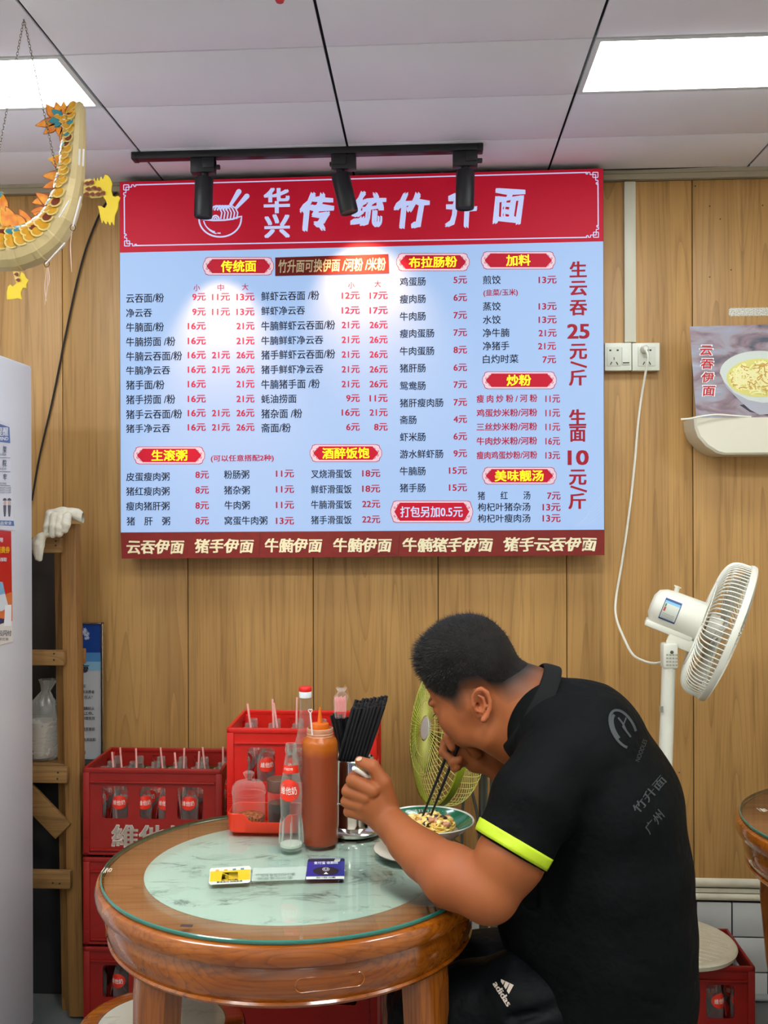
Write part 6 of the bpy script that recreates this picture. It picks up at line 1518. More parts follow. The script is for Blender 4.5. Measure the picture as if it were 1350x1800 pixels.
for k in range(190):
    a = rg.uniform(0, 6.28); r = rg.uniform(0, 1) ** 0.5; x, y = 1337 + 52 * r * math.cos(a), 664 + 27 * r * math.sin(a); th = rg.uniform(0, 6.28); pts = []
    for j in range(8):
        pts.append((x, y)); th += rg.uniform(-0.7, 0.7); x += 4 * math.cos(th); y += 3 * math.sin(th)
        if ((x - 1337) / 56) ** 2 + ((y - 664) / 31) ** 2 > 1: break
    if len(pts) < 3: continue
    
    tgt = mb if k % 4 else mb2; w_ = 1.0; d = 0.0022 + k * 0.000006
    P = [Vector(p) for p in pts]; Lh = []; Rh = []
    for i, p in enumerate(P):
        t = (P[min(i + 1, len(P) - 1)] - P[max(i - 1, 0)]).normalized(); nn = Vector((-t.y, t.x)) * w_; Lh.append(p + nn); Rh.append(p - nn)
    tgt.add([pp(q.x, q.y, d) for q in Lh + Rh], [(i, i + 1, len(P) + i + 1, len(P) + i) for i in range(len(P) - 1)])
for m__, nm, mm in ((mb, 'printed_noodles', mat('print_noodle', 'ece4a8', 0.4)), (mb2, 'printed_noodle_shade', mat('print_noodle_dark', 'c89a48', 0.4))):
    o = m__.build(nm, mm, ps, smooth=False); o['kind'] = 'stuff'
tag(ps, 'poster of a bowl of noodles with four red characters, cut off at right', 'poster'); rebase(ps, pp(1300, 735))
# ================================================================== HANGING PAPER DRAGON
DY = 2.12
dr = empty('paper_dragon')
M_FOIL = mat('gold_foil_paper', 'd8c290', 0.5, metal=0.15, var=(8, 0.15)); M_GOLD = mat('gold_scale', 'd69a24', 0.35, var=(60, 0.2)); M_GEDG = mat('scale_edge_cream', 'e2c878', 0.4); M_BRN = mat('scale_brown', '6e2c12', 0.5)
M_TEAL = mat('teal_scale', '2f7f8c', 0.4); M_OR = mat('orange_fin', 'f0a028', 0.45, var=(55, 0.25, 'd87018')); M_YEL = mat('yellow_claw', 'e0c224', 0.4); M_ORD = mat('fin_edge', '9c4a1c', 0.5)
path = [(134, 186, 9), (136, 191, 14), (134, 215, 17), (132, 250, 19.5), (128, 300, 22), (121, 340, 25), (108, 380, 28), (86, 412, 32), (52, 434, 35), (10, 441, 37), (-30, 432, 38), (-70, 405, 38)]
P = spline([at(x, y, DY) for x, y, r in path], 5); rr = [r for *_, r in path]; RR = []
for i in range(len(P)):
    t = i / (len(P) - 1) * (len(rr) - 1); j = min(int(t), len(rr) - 2); RR.append((rr[j] + (rr[j + 1] - rr[j]) * (t - j)) * DY / F)
MB().tube(P, RR, 14).build('body_tube', M_FOIL, dr, ang=0.3)
# overlapping foil hoops
for k in range(2, len(P) - 4, 4):
    d = (P[k + 1] - P[k]).normalized(); MB().tube([P[k], P[k] + d * 0.003, P[k + 1] + d * 0.004], [RR[k] * 1.015, RR[k] * 1.05, RR[k + 1] * 1.03], 14, cap=False).build('foil_hoop', M_FOIL, dr, ang=0.3)
# scales: rows from the inner edge round the viewer's side
def surf(i, a, r=1.0):
    """a=0 inner edge (towards the curl's centre), a=pi/2 towards the viewer"""
    d = (P[min(i + 1, len(P) - 1)] - P[i - 1]).normalized(); v = Vector((0, -1, 0)); inn = d.cross(v).normalized()
    if (at(40, 330, DY) - P[i]).dot(inn) < 0: inn = -inn
    n = inn * math.cos(a) + v * math.sin(a); return P[i] + n * RR[i] * r, n, d
def scale(i, a, s_, m, m2, lift):
    p, n, d = surf(i, a, 1.03); x = d; y = n.cross(d).normalized(); p = p + n * lift; R_ = Matrix((x, y, n)).transposed()
    R_ = R_ @ Matrix.Rotation(-0.25, 3, 'Y')
    def disc(r0, off, mm, nm):
        vs = []; N_ = 12
        for k in range(N_):
            t = 2 * math.pi * k / N_; vs.append(p + R_ @ Vector((r0 * (math.cos(t) * 1.15), r0 * math.sin(t), off + 0.15 * r0 * math.cos(t))))
        c = p + R_ @ Vector((0, 0, off + r0 * 0.22)); return vs + [c], [(k, (k + 1) % N_, N_) for k in range(N_)]
    for (r0, off, mm, nm) in ((s_, 0, m2, 'scale_edge'), (s_ * 0.76, 0.0016, m, 'scale')):
        v, f = disc(r0, off, mm, nm); o = mesh_obj(nm, v, f, mm, dr)
        if nm == 'scale_edge': par = o
        else: o.parent = par
rs = random.Random(12)
cnt = 0
for i in range(4, len(P) - 3):
    if i > 24 and i % 2: continue
    for j, a in enumerate((0.3, 0.6, 0.9, 1.2, 1.5) if i > 32 else ((0.3, 0.65, 1.0, 1.35) if i > 24 else (0.45, 0.85, 1.2))):
        a2 = a + (0.18 if i % 2 else 0)
        q = rs.random(); m = M_TEAL if q < 0.14 else (M_BRN if q < 0.24 else M_GOLD)
        scale(i, a2, 0.0098 if i < 25 else 0.0125, m, M_GEDG, 0.001 + 0.0006 * ((i + j) % 3)); cnt += 1
def leaf(base, tip, w_, name, m, m2, bend=0.0, off=0.0):
    b, t = Vector((base[0], base[1])), Vector((tip[0], tip[1])); L = (t - b); nn = Vector((-L.y, L.x)).normalized()
    def pts(k, o):
        out = []
        for (u, s) in ((0, 0.6), (0.2, 0.95), (0.4, 1), (0.62, 0.72), (0.82, 0.36), (1, 0)): out.append(b + L * (u if k == 1 else min(u, 0.93)) + nn * (w_ * k * s + bend * math.sin(u * 3.14)))
        for (u, s) in ((0.82, 0.36), (0.62, 0.72), (0.4, 1), (0.2, 0.95), (0, 0.6)): out.append(b + L * (u if k == 1 else min(u, 0.93)) - nn * (w_ * k * s - bend * math.sin(u * 3.14)))
        return out
    o1 = None
    for k, mm, nm, dy in ((1, m2, name + '_edge', 0.0), (0.78, m, name, -0.0014)):
        vs2, fs2 = shape2d([[tuple(q) for q in pts(k, 0)]], 0)
        v3 = [at(q.x, q.y, DY + off + dy) for q in vs2]; n = len(v3); v3b = [q + Vector((0, 0.0008, 0)) for q in v3]
        o = mesh_obj(nm, v3 + v3b, [tuple(f) for f in fs2] + [tuple(i + n for i in f)[::-1] for f in fs2], mm, dr, smooth=False)
        if o1 is None: o1 = o
        else: o.parent = o1
# tail flower
for b, t, w_ in (((100, 212), (61, 221), 9), ((98, 220), (76, 236), 8), ((104, 222), (104, 240), 7), ((96, 205), (80, 182), 9), ((104, 200), (98, 178), 8), ((112, 200), (112, 177), 7), ((115, 196), (128, 186), 6), ((112, 225), (108, 258), 7)):
    leaf(b, t, w_, 'tail_petal', M_OR, M_ORD, 0, -0.012)
for b, t, w_ in (((108, 208), (84, 214), 8), ((108, 205), (90, 192), 7), ((106, 212), (96, 224), 6)): leaf(b, t, w_, 'tail_heart', M_TEAL, M_TEAL, 0, -0.017)
for (x, y) in ((99, 204), (105, 207), (112, 205), (119, 204), (108, 213), (115, 213), (122, 212), (126, 220), (112, 220), (120, 226), (128, 200), (124, 196)):
    leaf((x + 5, y), (x - 5, y + 0.5), 4.2, 'tail_scale', M_GOLD, M_GEDG, 0, -0.021 - 0.0003 * (x % 7))
# fins along the inner edge
for b, t, w_ in (((120, 285), (94, 281), 9), ((118, 270), (111, 262), 8), ((118, 300), (98, 289), 9), ((112, 312), (84, 310), 9), ((110, 322), (84, 328), 8), ((96, 350), (66, 355), 10), ((92, 362), (70, 345), 9), ((86, 372), (62, 372), 8), ((80, 384), (63, 377), 7), ((72, 396), (53, 393), 7), ((52, 402), (38, 376), 10), ((40, 400), (30, 382), 9), ((26, 398), (14, 372), 9), ((12, 398), (4, 374), 9), ((8, 372), (2, 345), 8), ((-6, 396), (-14, 372), 9)):
    leaf(b, tuple(Vector(b) + (Vector(t) - Vector(b)) * 1.4), w_ * 1.15, 'back_fin', M_OR, M_YEL if rs.random() < 0.3 else M_ORD, 1.5, -0.004 + rs.uniform(-0.004, 0.004))
leaf((-8, 345), (6, 338), 7, 'whisker_plate', M_TEAL, M_GEDG, 0, -0.01)
# legs and claws
def leg_part(thigh, claws, name):
    vs2, fs2 = shape2d([thigh]); n = len(vs2); v3 = [at(q.x, q.y, DY - 0.004) for q in vs2]
    lg_ = mesh_obj('claw_leg', v3 + [q + Vector((0, 0.003, 0)) for q in v3], list(fs2) + [tuple(i + n for i in f)[::-1] for f in fs2], M_GEDG, dr, smooth=False)
    vs2, fs2 = shape2d([claws]); n = len(vs2); v3 = [at(q.x, q.y, DY - 0.006) for q in vs2]
    mesh_obj('claw', v3 + [q + Vector((0, 0.003, 0)) for q in v3], list(fs2) + [tuple(i + n for i in f)[::-1] for f in fs2], M_YEL, dr, smooth=False)
leg_part([(148, 316), (158, 314), (170, 320), (184, 328), (186, 342), (176, 347), (160, 348), (146, 340)],
         [(163, 325), (164, 318), (165, 312), (169, 320), (171, 312), (174, 319), (177, 310), (181, 316), (184, 307), (189, 308), (194, 314), (197, 322), (195, 334), (198, 344), (202, 346), (207, 344), (211, 347), (208, 356), (207, 366), (202, 378), (200, 396), (196, 389), (193, 396), (189, 388), (186, 394), (181, 386), (179, 392), (176, 381), (174, 368), (172, 362), (178, 362), (184, 366), (188, 360), (186, 352), (181, 345), (184, 338), (175, 330)], 'right')
for (x, y) in ((152, 322), (160, 320), (154, 332), (164, 330), (172, 332), (151, 341), (161, 341), (171, 341), (180, 339)): leaf((x + 5, y), (x - 5, y), 4, 'leg_scale', M_BRN, M_GOLD, 0, -0.008)
leg_part([(22, 476), (34, 478), (36, 494), (30, 504), (26, 490)], [(38, 478), (42, 481), (45, 488), (50, 492), (46, 500), (46, 506), (40, 506), (36, 514), (38, 526), (30, 524), (22, 526), (12, 526), (12, 514), (14, 504), (18, 500), (22, 504), (30, 497), (34, 490), (36, 482)], 'lower')
for (x, y) in ((28, 482), (31, 492)): leaf((x + 4, y), (x - 4, y), 3.6, 'leg_scale', M_BRN, M_GOLD, 0, -0.008)
# rods, rings, tassels
M_ROD = mat('white_rod', 'eceaf0', 0.3)
for a, b in (((142, 345), (128, 398)), ((114, 427), (80, 464)), ((147, 262), (146, 292)), ((140, 262), (139, 290)), ((122, 352), (104, 382))):
    MB().tube([at(*a, DY - 0.075), at(*b, DY - 0.06)], 0.0014 if a[0] < 125 else 0.0018, 8).build('support_rod', M_ROD, dr)
for c in ((128, 400), (82, 464)):
    q = at(*c, DY - 0.055); MB().tube([q + Vector((0.0055 * math.cos(t), 0, 0.0065 * math.sin(t))) for t in [k * 2 * math.pi / 20 for k in range(20)]], 0.0007, 6, closed=True).build('wire_ring', mat('ring_dark', '3a3228', 0.4, metal=0.8), dr)
for pts in ([(127, 404), (124, 430), (125, 460), (126, 478)], [(83, 470), (79, 500), (80, 520), (82, 530)], [(84, 470), (84, 500), (81, 520), (79, 536)], [(85, 470), (87, 490), (84, 505)]):
    mb = MB(); S = spline([at(*p, DY - 0.055) for p in pts], 5); mb.tube(S, [0.0006 + 0.0016 * math.sin(math.pi * min(i / len(S) + 0.05, 1)) for i in range(len(S))], 6, flat=0.4); mb.build('ribbon_tassel', mat('pink_ribbon', 'd9bcae', 0.6), dr)
# chains and hook
M_CHN = mat('chain_metal', '7c7868', 0.35, metal=0.9)
hk = at(40, 18, 2.1); hkz = CZ
def chain(a, b, w_=0.0022, n=None):
    d = b - a; L = d.length; n = n or int(L / 0.0062); mb = MB(); dn_ = d.normalized()
    for k in range(n):
        c = a + d * ((k + 0.5) / n); s_ = Vector((1, 0, 0)) if k % 2 else Vector((0, 1, 0)); s_ = (s_ - dn_ * s_.dot(dn_)).normalized()
        mb.tube([c + dn_ * 0.0042 * math.cos(t) + s_ * w_ * math.sin(t) for t in [q * 2 * math.pi / 8 for q in range(8)]], 0.0006, 4, closed=True)
    o = mb.build('hanging_chain', M_CHN, dr); o['kind'] = 'stuff'
top = at(42, 34, 2.11); chain(top, at(-6, 290, DY)); chain(top, at(99, 298, DY - 0.02))
hx = at(40, 8, 2.11)
MB().tube(spline([Vector((hx.x, 2.11, CZ - 0.001)), at(46, 2, 2.11), at(47, 14, 2.11), at(40, 20, 2.11), at(33, 14, 2.11)], 6), 0.0012, 8).tube([at(40, 20, 2.11), top], 0.001, 6).build('wire_hook', M_CHN, dr)
MB().tube(spline([at(98, 294, DY - 0.02), at(100, 302, DY - 0.02), at(103, 308, DY - 0.02)], 4), 0.0012, 6).build('wire_hook', M_CHN, dr)
tag(dr, 'golden paper dragon ornament with orange fins hanging on chains, upper left', 'paper dragon'); rebase(dr, hx)
# red tip of a hanging ornament at the top
ro = empty('red_tassel'); c = at(492, -6, 1.9)
MB().tube([at(492, 4, 1.9), at(492, 0, 1.9), at(491, -12, 1.9), at(491, -26, 1.9)], [0.007, 0.009, 0.008, 0.003], 12).build('tassel_head', mat('tassel_red', 'c02030', 0.6), ro); q = at(491, -26, 1.9)
MB().tube([q, Vector((q.x, q.y, CZ))], 0.0008, 6).build('tassel_string', mat('tassel_string', 'a02028', 0.6), ro)
tag(ro, 'red tassel hanging from the ceiling, only its tip in view at the top', 'tassel'); rebase(ro, q)
# ================================================================== THE MAN EATING
from mathutils.bvhtree import BVHTree
man = empty('person')
HYm = 2.10
def pj(X, Y, Z):
    """image coordinates of world points (numpy)"""
    R = np.array(CROT); x = X * R[0, 0] + Y * R[1, 0] + (Z - CAMZ) * R[2, 0]; y = X * R[0, 1] + Y * R[1, 1] + (Z - CAMZ) * R[2, 1]; z = X * R[0, 2] + Y * R[1, 2] + (Z - CAMZ) * R[2, 2]
    return PX0 + F * x / -z, PY0 - F * y / -z
PK = HYm / F                                  # metres per pixel at the head's depth
hc = at(818, 1158, HYm)                       # centre of the skull
f0 = Vector((-0.891, 0, -0.454)); uH = Vector((-0.454, 0, 0.891)); yw = math.radians(27)
fH = f0 * math.cos(yw) + Vector((0, 1, 0)) * math.sin(yw); sH = Vector((0, -1, 0)) * math.cos(yw) + f0 * math.sin(yw)
HR = Matrix((fH, uH, sH)).transposed()
def hp(f, u, s=0): return hc + (fH * f + uH * u + sH * s) * PK
# points given so that they land where the photo has them: f is divided by cos(yaw)
cy = math.cos(yw)
lo = (at(590, 1400, 2.0).x, 1.74, at(800, 1650, 1.87).z); hi = (at(1030, 1300, 2.1).x, 2.40, at(800, 1058, 2.1).z)
B = Blob(lo, hi, 0.0023)
def E(f, u, s, rf, ru, rs, k=12, op='add'): B.ell(hp(f, u, s), (rf * PK, ru * PK, rs * PK), HR, k * PK, op)
def C(f, u, s, r, f2, u2, s2, r2, k=10, op='add'): B.cone(hp(f, u, s), hp(f2, u2, s2), r * PK, r2 * PK, k * PK, op)
# skull and face
E(1, 2, 0, 77, 66, 66, 0)
E(36, -14, 0, 52, 56, 58, 18)
E(-24, -26, 0, 54, 54, 62, 20)
E(30, -70, 0, 52, 50, 56, 26)
for s in (-1, 1):
    C(-2, -70, s * 46, 24, 40, -112, s * 34, 22, 22)
    C(40, -112, s * 34, 22, 66, -124, s * 12, 20, 20)
    E(56, -84, s * 32, 30, 28, 24, 16)             # cheeks
    E(78, -44, s * 22, 14, 9, 22, 10)             # brow ridge
    E(77, -60, s * 27, 11, 10, 15, 5, )           # eyeball under the lid
E(62, -98, 0, 32, 26, 36, 18)                      # muzzle
C(84, -50, 0, 7, 93, -76, 0, 9, 9)                 # nose bridge
E(93, -80, 0, 10, 8, 8, 7)
for s in (-1, 1): E(86, -83, s * 8, 8, 6, 6, 5); B.ell(hp(90, -89, s * 6), (4 * PK, 3 * PK, 3 * PK), HR, 2 * PK, 'sub')
E(90, -101, 0, 8, 4.5, 19, 4); E(87, -110, 0, 8, 5, 16, 4); B.cone(hp(97, -105.5, -18), hp(97, -105.5, 18), 2 * PK, 2 * PK, 2 * PK, 'sub')
E(74, -126, 0, 16, 12, 18, 12)                     # chin
# neck
B.chain([(at(872, 1222, HYm), 68 * PK), (at(925, 1250, 2.09), 74 * PK), (at(985, 1295, 2.08), 88 * PK)], 26 * PK, flat=((0, 1, 0), 0.85))
B.cone(at(862, 1290, 2.06), at(900, 1310, 2.08), 30 * PK, 34 * PK, 24 * PK)
# ---- hair grows out of the head field, before the ear and hands are added
yb_x = [690, 738, 752, 768, 800, 812, 823, 830, 860, 885, 915, 945, 1000]; yb_y = [1190, 1194, 1202, 1216, 1236, 1240, 1226, 1212, 1210, 1224, 1214, 1194, 1160]
import copy as _cp
Hr = Blob(lo, hi, 0.0023); i0 = [int(v) for v in ((at(700, 1200, HYm).x - lo[0]) / 0.0023, 0, (at(800, 1260, HYm).z - lo[2]) / 0.0023)]
sl = (slice(max(i0[0], 0), None), slice(None), slice(i0[2], None))
Hr.F = B.F[sl].copy(); Hr.lo = np.array(lo) + 0.0023 * np.array([sl[0].start, 0, sl[2].start]); Hr.n = np.array(Hr.F.shape)
gx = Hr.lo[0] + 0.0023 * np.arange(Hr.n[0]); gy = Hr.lo[1] + 0.0023 * np.arange(Hr.n[1]); gz = Hr.lo[2] + 0.0023 * np.arange(Hr.n[2])
GX, GY_, GZ = gx[:, None, None], gy[None, :, None], gz[None, None, :]
hx_, hy_, hz_ = GX - hc.x, GY_ - hc.y, GZ - hc.z
cf = (hx_ * fH.x + hy_ * fH.y + hz_ * fH.z) / PK; cu = (hx_ * uH.x + hy_ * uH.y + hz_ * uH.z) / PK; cs = (hx_ * sH.x + hy_ * sH.y + hz_ * sH.z) / PK
# hairline written in head space so it is the same on both sides: lower limit of hair along u for every f
def hairline(f): return np.interp(f, [-160, -125, -92, -62, -50, -44, -20, -4, 4, 16, 26, 34, 57, 71, 93], [-72, -80, -92, -92, -80, -64, -56, -58, -66, -72, -70, -58, -30, -10, 6])
d_ = cu - hairline(cf)
tt = np.clip((d_ - 12 - 24 * np.clip((48 - cf) / 45, 0, 1)) / 50, 0, 1); tt = tt * tt * (3 - 2 * tt)
top_ = np.clip((cu + 10) / 60, 0, 1)
nz_ = 0.0016 * np.sin(cf * 0.55 + cs * 0.21) * np.sin(cs * 0.43 - cu * 0.17) + 0.0011 * np.sin(cf * 1.3 - cs * 0.9) * np.sin(cs * 1.1 + cu * 0.8)
thick = -0.0012 + 0.0017 * np.clip((d_ - 8 - 20 * np.clip((48 - cf) / 45, 0, 1)) / 14, 0, 1) + tt * (0.005 + 0.0055 * top_ + 0.004 * np.clip((cf - 30) / 50, 0, 1) + nz_ * 0.35 * top_)
Hr.F = np.where((d_ > 6), Hr.F - thick, 0.05).astype(np.float32)
# keep only what lies round the head
Hr.F = np.where(cf < -150, 0.05, Hr.F).astype(np.float32)
# ---- ear (near side)
eY = 2.015; EP = eY / F
def e_at(x, y, dy=0): return at(x, y, eY + dy)
B.ell(e_at(846, 1240, 0.012), (13 * EP, 0.012, 25 * EP), None, 0.004)
B.ell(e_at(843, 1238, -0.002), (8 * EP, 0.009, 13 * EP), None, 0.003, 'sub')
hel = [(831, 1238), (830, 1224), (835, 1214), (846, 1211), (857, 1218), (862, 1232), (861, 1246), (855, 1259), (850, 1265)]
B.chain([(e_at(x, y, -0.002), r * EP) for (x, y), r in zip(hel, (3, 3.4, 4, 4.2, 4.4, 4.2, 4, 5, 6))], 0.0025)
B.chain([(e_at(x, y, 0.0), 2.6 * EP) for x, y in ((840, 1222), (850, 1228), (853, 1240), (848, 1252))], 0.003)
B.cone(e_at(832, 1240, 0.0), e_at(838, 1250, 0.002), 4 * EP, 3.5 * EP, 0.004)
B.ell(e_at(840, 1240, 0.004), (4 * EP, 0.012, 5 * EP), None, 0.002, 'sub')
# far ear
B.ell(hp(-2, -58, -68), (13 * PK, 24 * PK, 5 * PK), HR, 6 * PK)
# ---- near arm (left)
def ch(pts, k=0.012, flat=None, op='add'): B.chain([(at(x, y, Y), r * Y / F) for x, y, Y, r in pts], k, op, flat)
ch([(990, 1350, 1.94, 62), (940, 1425, 1.90, 55), (897, 1508, 1.875, 57), (862, 1568, 1.865, 50)], 0.02)
ch([(856, 1572, 1.865, 50), (795, 1540, 1.905, 53), (746, 1504, 1.96, 41), (718, 1481, 1.985, 34), (696, 1457, 2.01, 29)], 0.016)
ch([(696, 1457, 2.01, 29), (676, 1438, 2.025, 27)], 0.012, ((0, 1, 0), 0.85))
ch([(676, 1438, 2.025, 27), (655, 1412, 2.03, 34), (641, 1396, 2.03, 30)], 0.012, ((0, 1, 0), 0.62))
ch([(655, 1390, 2.015, 14), (620, 1372, 2.02, 12), (622, 1366, 2.05, 10.5), (636, 1364, 2.066, 9.5)], 0.0025)
ch([(643, 1402, 2.016, 13), (611, 1391, 2.026, 11), (613, 1386, 2.054, 10), (628, 1384, 2.07, 9.5)], 0.002)
ch([(637, 1416, 2.02, 13), (609, 1409, 2.032, 10.5), (611, 1405, 2.058, 10), (626, 1402, 2.072, 9)], 0.002)
ch([(640, 1432, 2.025, 12), (613, 1427, 2.036, 9.5), (615, 1422, 2.058, 9), (628, 1418, 2.07, 8.5)], 0.002)
ch([(686, 1414, 2.03, 15), (674, 1376, 2.025, 14), (655, 1347, 2.025, 11.5), (632, 1338, 2.03, 9)], 0.006)
B.cone(at(624, 1351, 2.0), at(648, 1366, 2.015), 8 * 2 / F, 7 * 2 / F, 0.003, 'sub')
# ---- far arm (right) with chopsticks
ch([(985, 1345, 2.26, 55), (960, 1440, 2.24, 46), (925, 1400, 2.21, 34), (893, 1362, 2.19, 25), (862, 1343, 2.175, 19)], 0.015)
ch([(862, 1343, 2.175, 19), (838, 1335, 2.17, 22), (816, 1318, 2.165, 19)], 0.01, ((0, 1, 0), 0.75))
ch([(811, 1302, 2.16, 9.5), (791, 1283, 2.155, 8.5), (786, 1297, 2.14, 8), (795, 1314, 2.132, 7)], 0.003)
ch([(806, 1312, 2.165, 9.5), (782, 1306, 2.17, 8.5), (779, 1322, 2.158, 8), (791, 1333, 2.148, 7)], 0.003)
ch([(812, 1325, 2.165, 9.5), (793, 1330, 2.165, 8.5), (796, 1340, 2.145, 8), (808, 1336, 2.135, 7.5)], 0.003)
ch([(820, 1336, 2.165, 9), (803, 1345, 2.165, 8), (799, 1350, 2.15, 7.5), (805, 1348, 2.14, 7)], 0.003)
ch([(838, 1322, 2.15, 12), (822, 1303, 2.135, 10.5), (807, 1297, 2.128, 8.5)], 0.005)
# body core, joined under the clothes
ch([(985, 1300, 2.08, 60), (1000, 1380, 2.08, 60)], 0.03); ch([(990, 1350, 1.94, 50), (1000, 1350, 2.24, 50)], 0.03)
M_SKIN = mat('skin', '99562f', 0.52, var=(9, 0.16), bump=(420, 0.12, 0.0006))
nt = M_SKIN.node_tree; bs = nt.nodes['Principled BSDF']; bs.inputs['Specular IOR Level'].default_value = 0.32
at_ = nt.nodes.new('ShaderNodeAttribute'); at_.attribute_name = 'stubble'
mx = nt.nodes.new('ShaderNodeMix'); mx.data_type = 'RGBA'; mx.inputs['B'].default_value = lin('1c1613'); old = bs.inputs['Base Color'].links[0].from_socket
nt.links.new(old, mx.inputs['A']); nt.links.new(at_.outputs['Fac'], mx.inputs['Factor'])
a2_ = nt.nodes.new('ShaderNodeAttribute'); a2_.attribute_name = 'flush'; mx2 = nt.nodes.new('ShaderNodeMix'); mx2.data_type = 'RGBA'; mx2.inputs['B'].default_value = lin('ae6040')
nt.links.new(mx.outputs['Result'], mx2.inputs['A']); nt.links.new(a2_.outputs['Fac'], mx2.inputs['Factor']); nt.links.new(mx2.outputs['Result'], bs.inputs['Base Color'])
body = B.build('body', M_SKIN, man, 2)
co = np.empty(len(body.data.vertices) * 3, np.float32); body.data.vertices.foreach_get('co', co); co = co.reshape(-1, 3)
rel = co - np.array(hc); vf = rel @ np.array(fH) / PK; vu = rel @ np.array(uH) / PK; vs_ = rel @ np.array(sH) / PK
dd = vu - hairline(vf); st_ = np.clip((dd + 3) / (16 + 22 * np.clip((48 - vf) / 40, 0, 1)), 0, 1) ** 0.8 * 0.97
hd_m = (vf > -160) & (vu > -90) & (np.abs(vs_) < 90)
px_, py_ = pj(co[:, 0], co[:, 1], co[:, 2])
ear_m = (((px_ - 846) / 19) ** 2 + ((py_ - 1239) / 32) ** 2 < 1) & (co[:, 1] < 2.035)
st_ = np.where(hd_m & ~ear_m, st_, 0)
brow = np.exp(-((vu + 38) / 4) ** 2) * (np.abs(np.abs(vs_) - 24) < 17) * (vf > 60) * 0.85
st_ = np.maximum(st_, brow)
A_ = body.data.attributes.new('stubble', 'FLOAT', 'POINT'); A_.data.foreach_set('value', st_.astype(np.float32))
fl_ = np.where(ear_m, 0.5, 0) + 0.35 * np.exp(-(((px_ - 780) / 50) ** 2 + ((py_ - 1530) / 40) ** 2)) + 0.4 * np.exp(-(((px_ - 645) / 30) ** 2 + ((py_ - 1352) / 16) ** 2))
A_ = body.data.attributes.new('flush', 'FLOAT', 'POINT'); A_.data.foreach_set('value', np.clip(fl_, 0, 0.7).astype(np.float32))
# nails
M_NAIL = mat('nail', 'd8a48c', 0.25)
def nail(x, y, Y, rx, rz, nrm, name='thumbnail'):
    p = at(x, y, Y); n_ = Vector(nrm).normalized(); R = frame_from(n_, (1, 0, 0.25)).to_4x4(); R.translation = p
    vs = []; fs = []
    N_ = 14
    for k in range(N_): t = 2 * math.pi * k / N_; vs.append(R @ Vector((rx * math.cos(t), rz * math.sin(t), -0.001 * abs(math.sin(t)))))
    vs.append(R @ Vector((0, 0, 0.0012))); mesh_obj(name, vs, [(k, (k + 1) % N_, N_) for k in range(N_)], M_NAIL, man)
nail(631, 1333.5, 2.021, 0.0062, 0.005, (-0.25, -0.55, 0.75))
# eyelashes
ml_ = MB(); e0 = hp(88, -62, 27)
for k in range(9):
    a = hp(86 + 2 * math.cos((k - 4) / 4), -64, 16 + k * 2.6); ml_.tube([a, a + (fH * 6 - uH * 4) * PK], [0.0006, 0.0002], 4)
ml_.build('eyelashes', mat('lash', '14100e', 0.6), man)
# ---- hair
M_HAIR = mat('black_hair', '0d0b0a', 0.55, var=(70, 0.4, '1c1714'), bump=(620, 1.0, 0.0025), spec=0.25)
hair = Hr.build('hair', M_HAIR, man, 5)
hv = np.empty(len(hair.data.vertices) * 3, np.float32); hair.data.vertices.foreach_get('co', hv); hv = hv.reshape(-1, 3)
hn = np.empty_like(hv).ravel(); hair.data.vertex_normals.foreach_get('vector', hn); hn = hn.reshape(-1, 3)
rel = hv - np.array(hc); f_ = rel @ np.array(fH) / PK; u_ = rel @ np.array(uH) / PK
out_ok = ((rel * hn).sum(1) > 0) & ((u_ - hairline(f_)) > 14 + 24 * (f_ < 30)) & (np.abs(rel @ np.array(sH) / PK) < 85)
idx = np.argwhere(out_ok)[:, 0]; rh = np.random.RandomState(5); pick = rh.choice(idx, min(9000, len(idx)), replace=False)
vs = []; fs = []; fa, ua = np.array(fH), np.array(uH)
for q in pick:
    p = hv[q]; n_ = hn[q]; t = 0.35 + 0.65 * min(max((u_[q] + 10) / 60, 0), 1); L = (0.004 + 0.008 * t + (0.006 if f_[q] > 45 else 0)) * rh.uniform(0.6, 1.2)
    dr_ = n_ * 0.55 + fa * 0.55 + rh.normal(0, 0.22, 3) + (-ua * 0.3 if u_[q] < 10 else 0); dr_ /= np.linalg.norm(dr_); sd = np.cross(dr_, n_); sd = sd / (np.linalg.norm(sd) + 1e-6) * 0.00045
    b0 = p - n_ * 0.001; tip = b0 + dr_ * L; k = len(vs); vs += [b0 - sd, b0 + sd, tip + n_ * 0.0]; fs.append((k, k + 1, k + 2))
o = mesh_obj('hair_strands', vs, fs, mat('hair_strand', '0a0908', 0.45, spec=0.3), hair, False); o['kind'] = 'stuff'
# ---- shirt
TYm = 2.08
S = Blob((at(835, 1500, 1.87).x, 1.74, 0.44), (at(1225, 1500, 2.08).x, 2.42, at(900, 1160, 2.08).z), 0.0042)
def sc_(pts, k=0.03, flat=None, op='add'): S.chain([(at(x, y, Y), r * Y / F) for x, y, Y, r in pts], k, op, flat)
sc_([(1020, 1322, TYm, 119), (1058, 1410, TYm, 129), (1064, 1520, TYm, 138), (1066, 1620, TYm, 142), (1070, 1720, TYm, 140), (1074, 1800, TYm, 128)], 0.03, ((0, 1, 0), 1.42))
sc_([(948, 1262, TYm, 72), (1000, 1300, TYm, 100)], 0.05, ((0, 1, 0), 1.15))
sc_([(985, 1352, 1.95, 82), (940, 1408, 1.905, 74), (905, 1482, 1.88, 66), (885, 1524, 1.87, 62)], 0.02)
sc_([(985, 1345, 2.25, 78), (955, 1420, 2.25, 66)], 0.04)
sc_([(965, 1500, TYm, 62), (955, 1600, TYm, 72), (965, 1660, TYm, 72)], 0.05, ((0, 1, 0), 1.5))
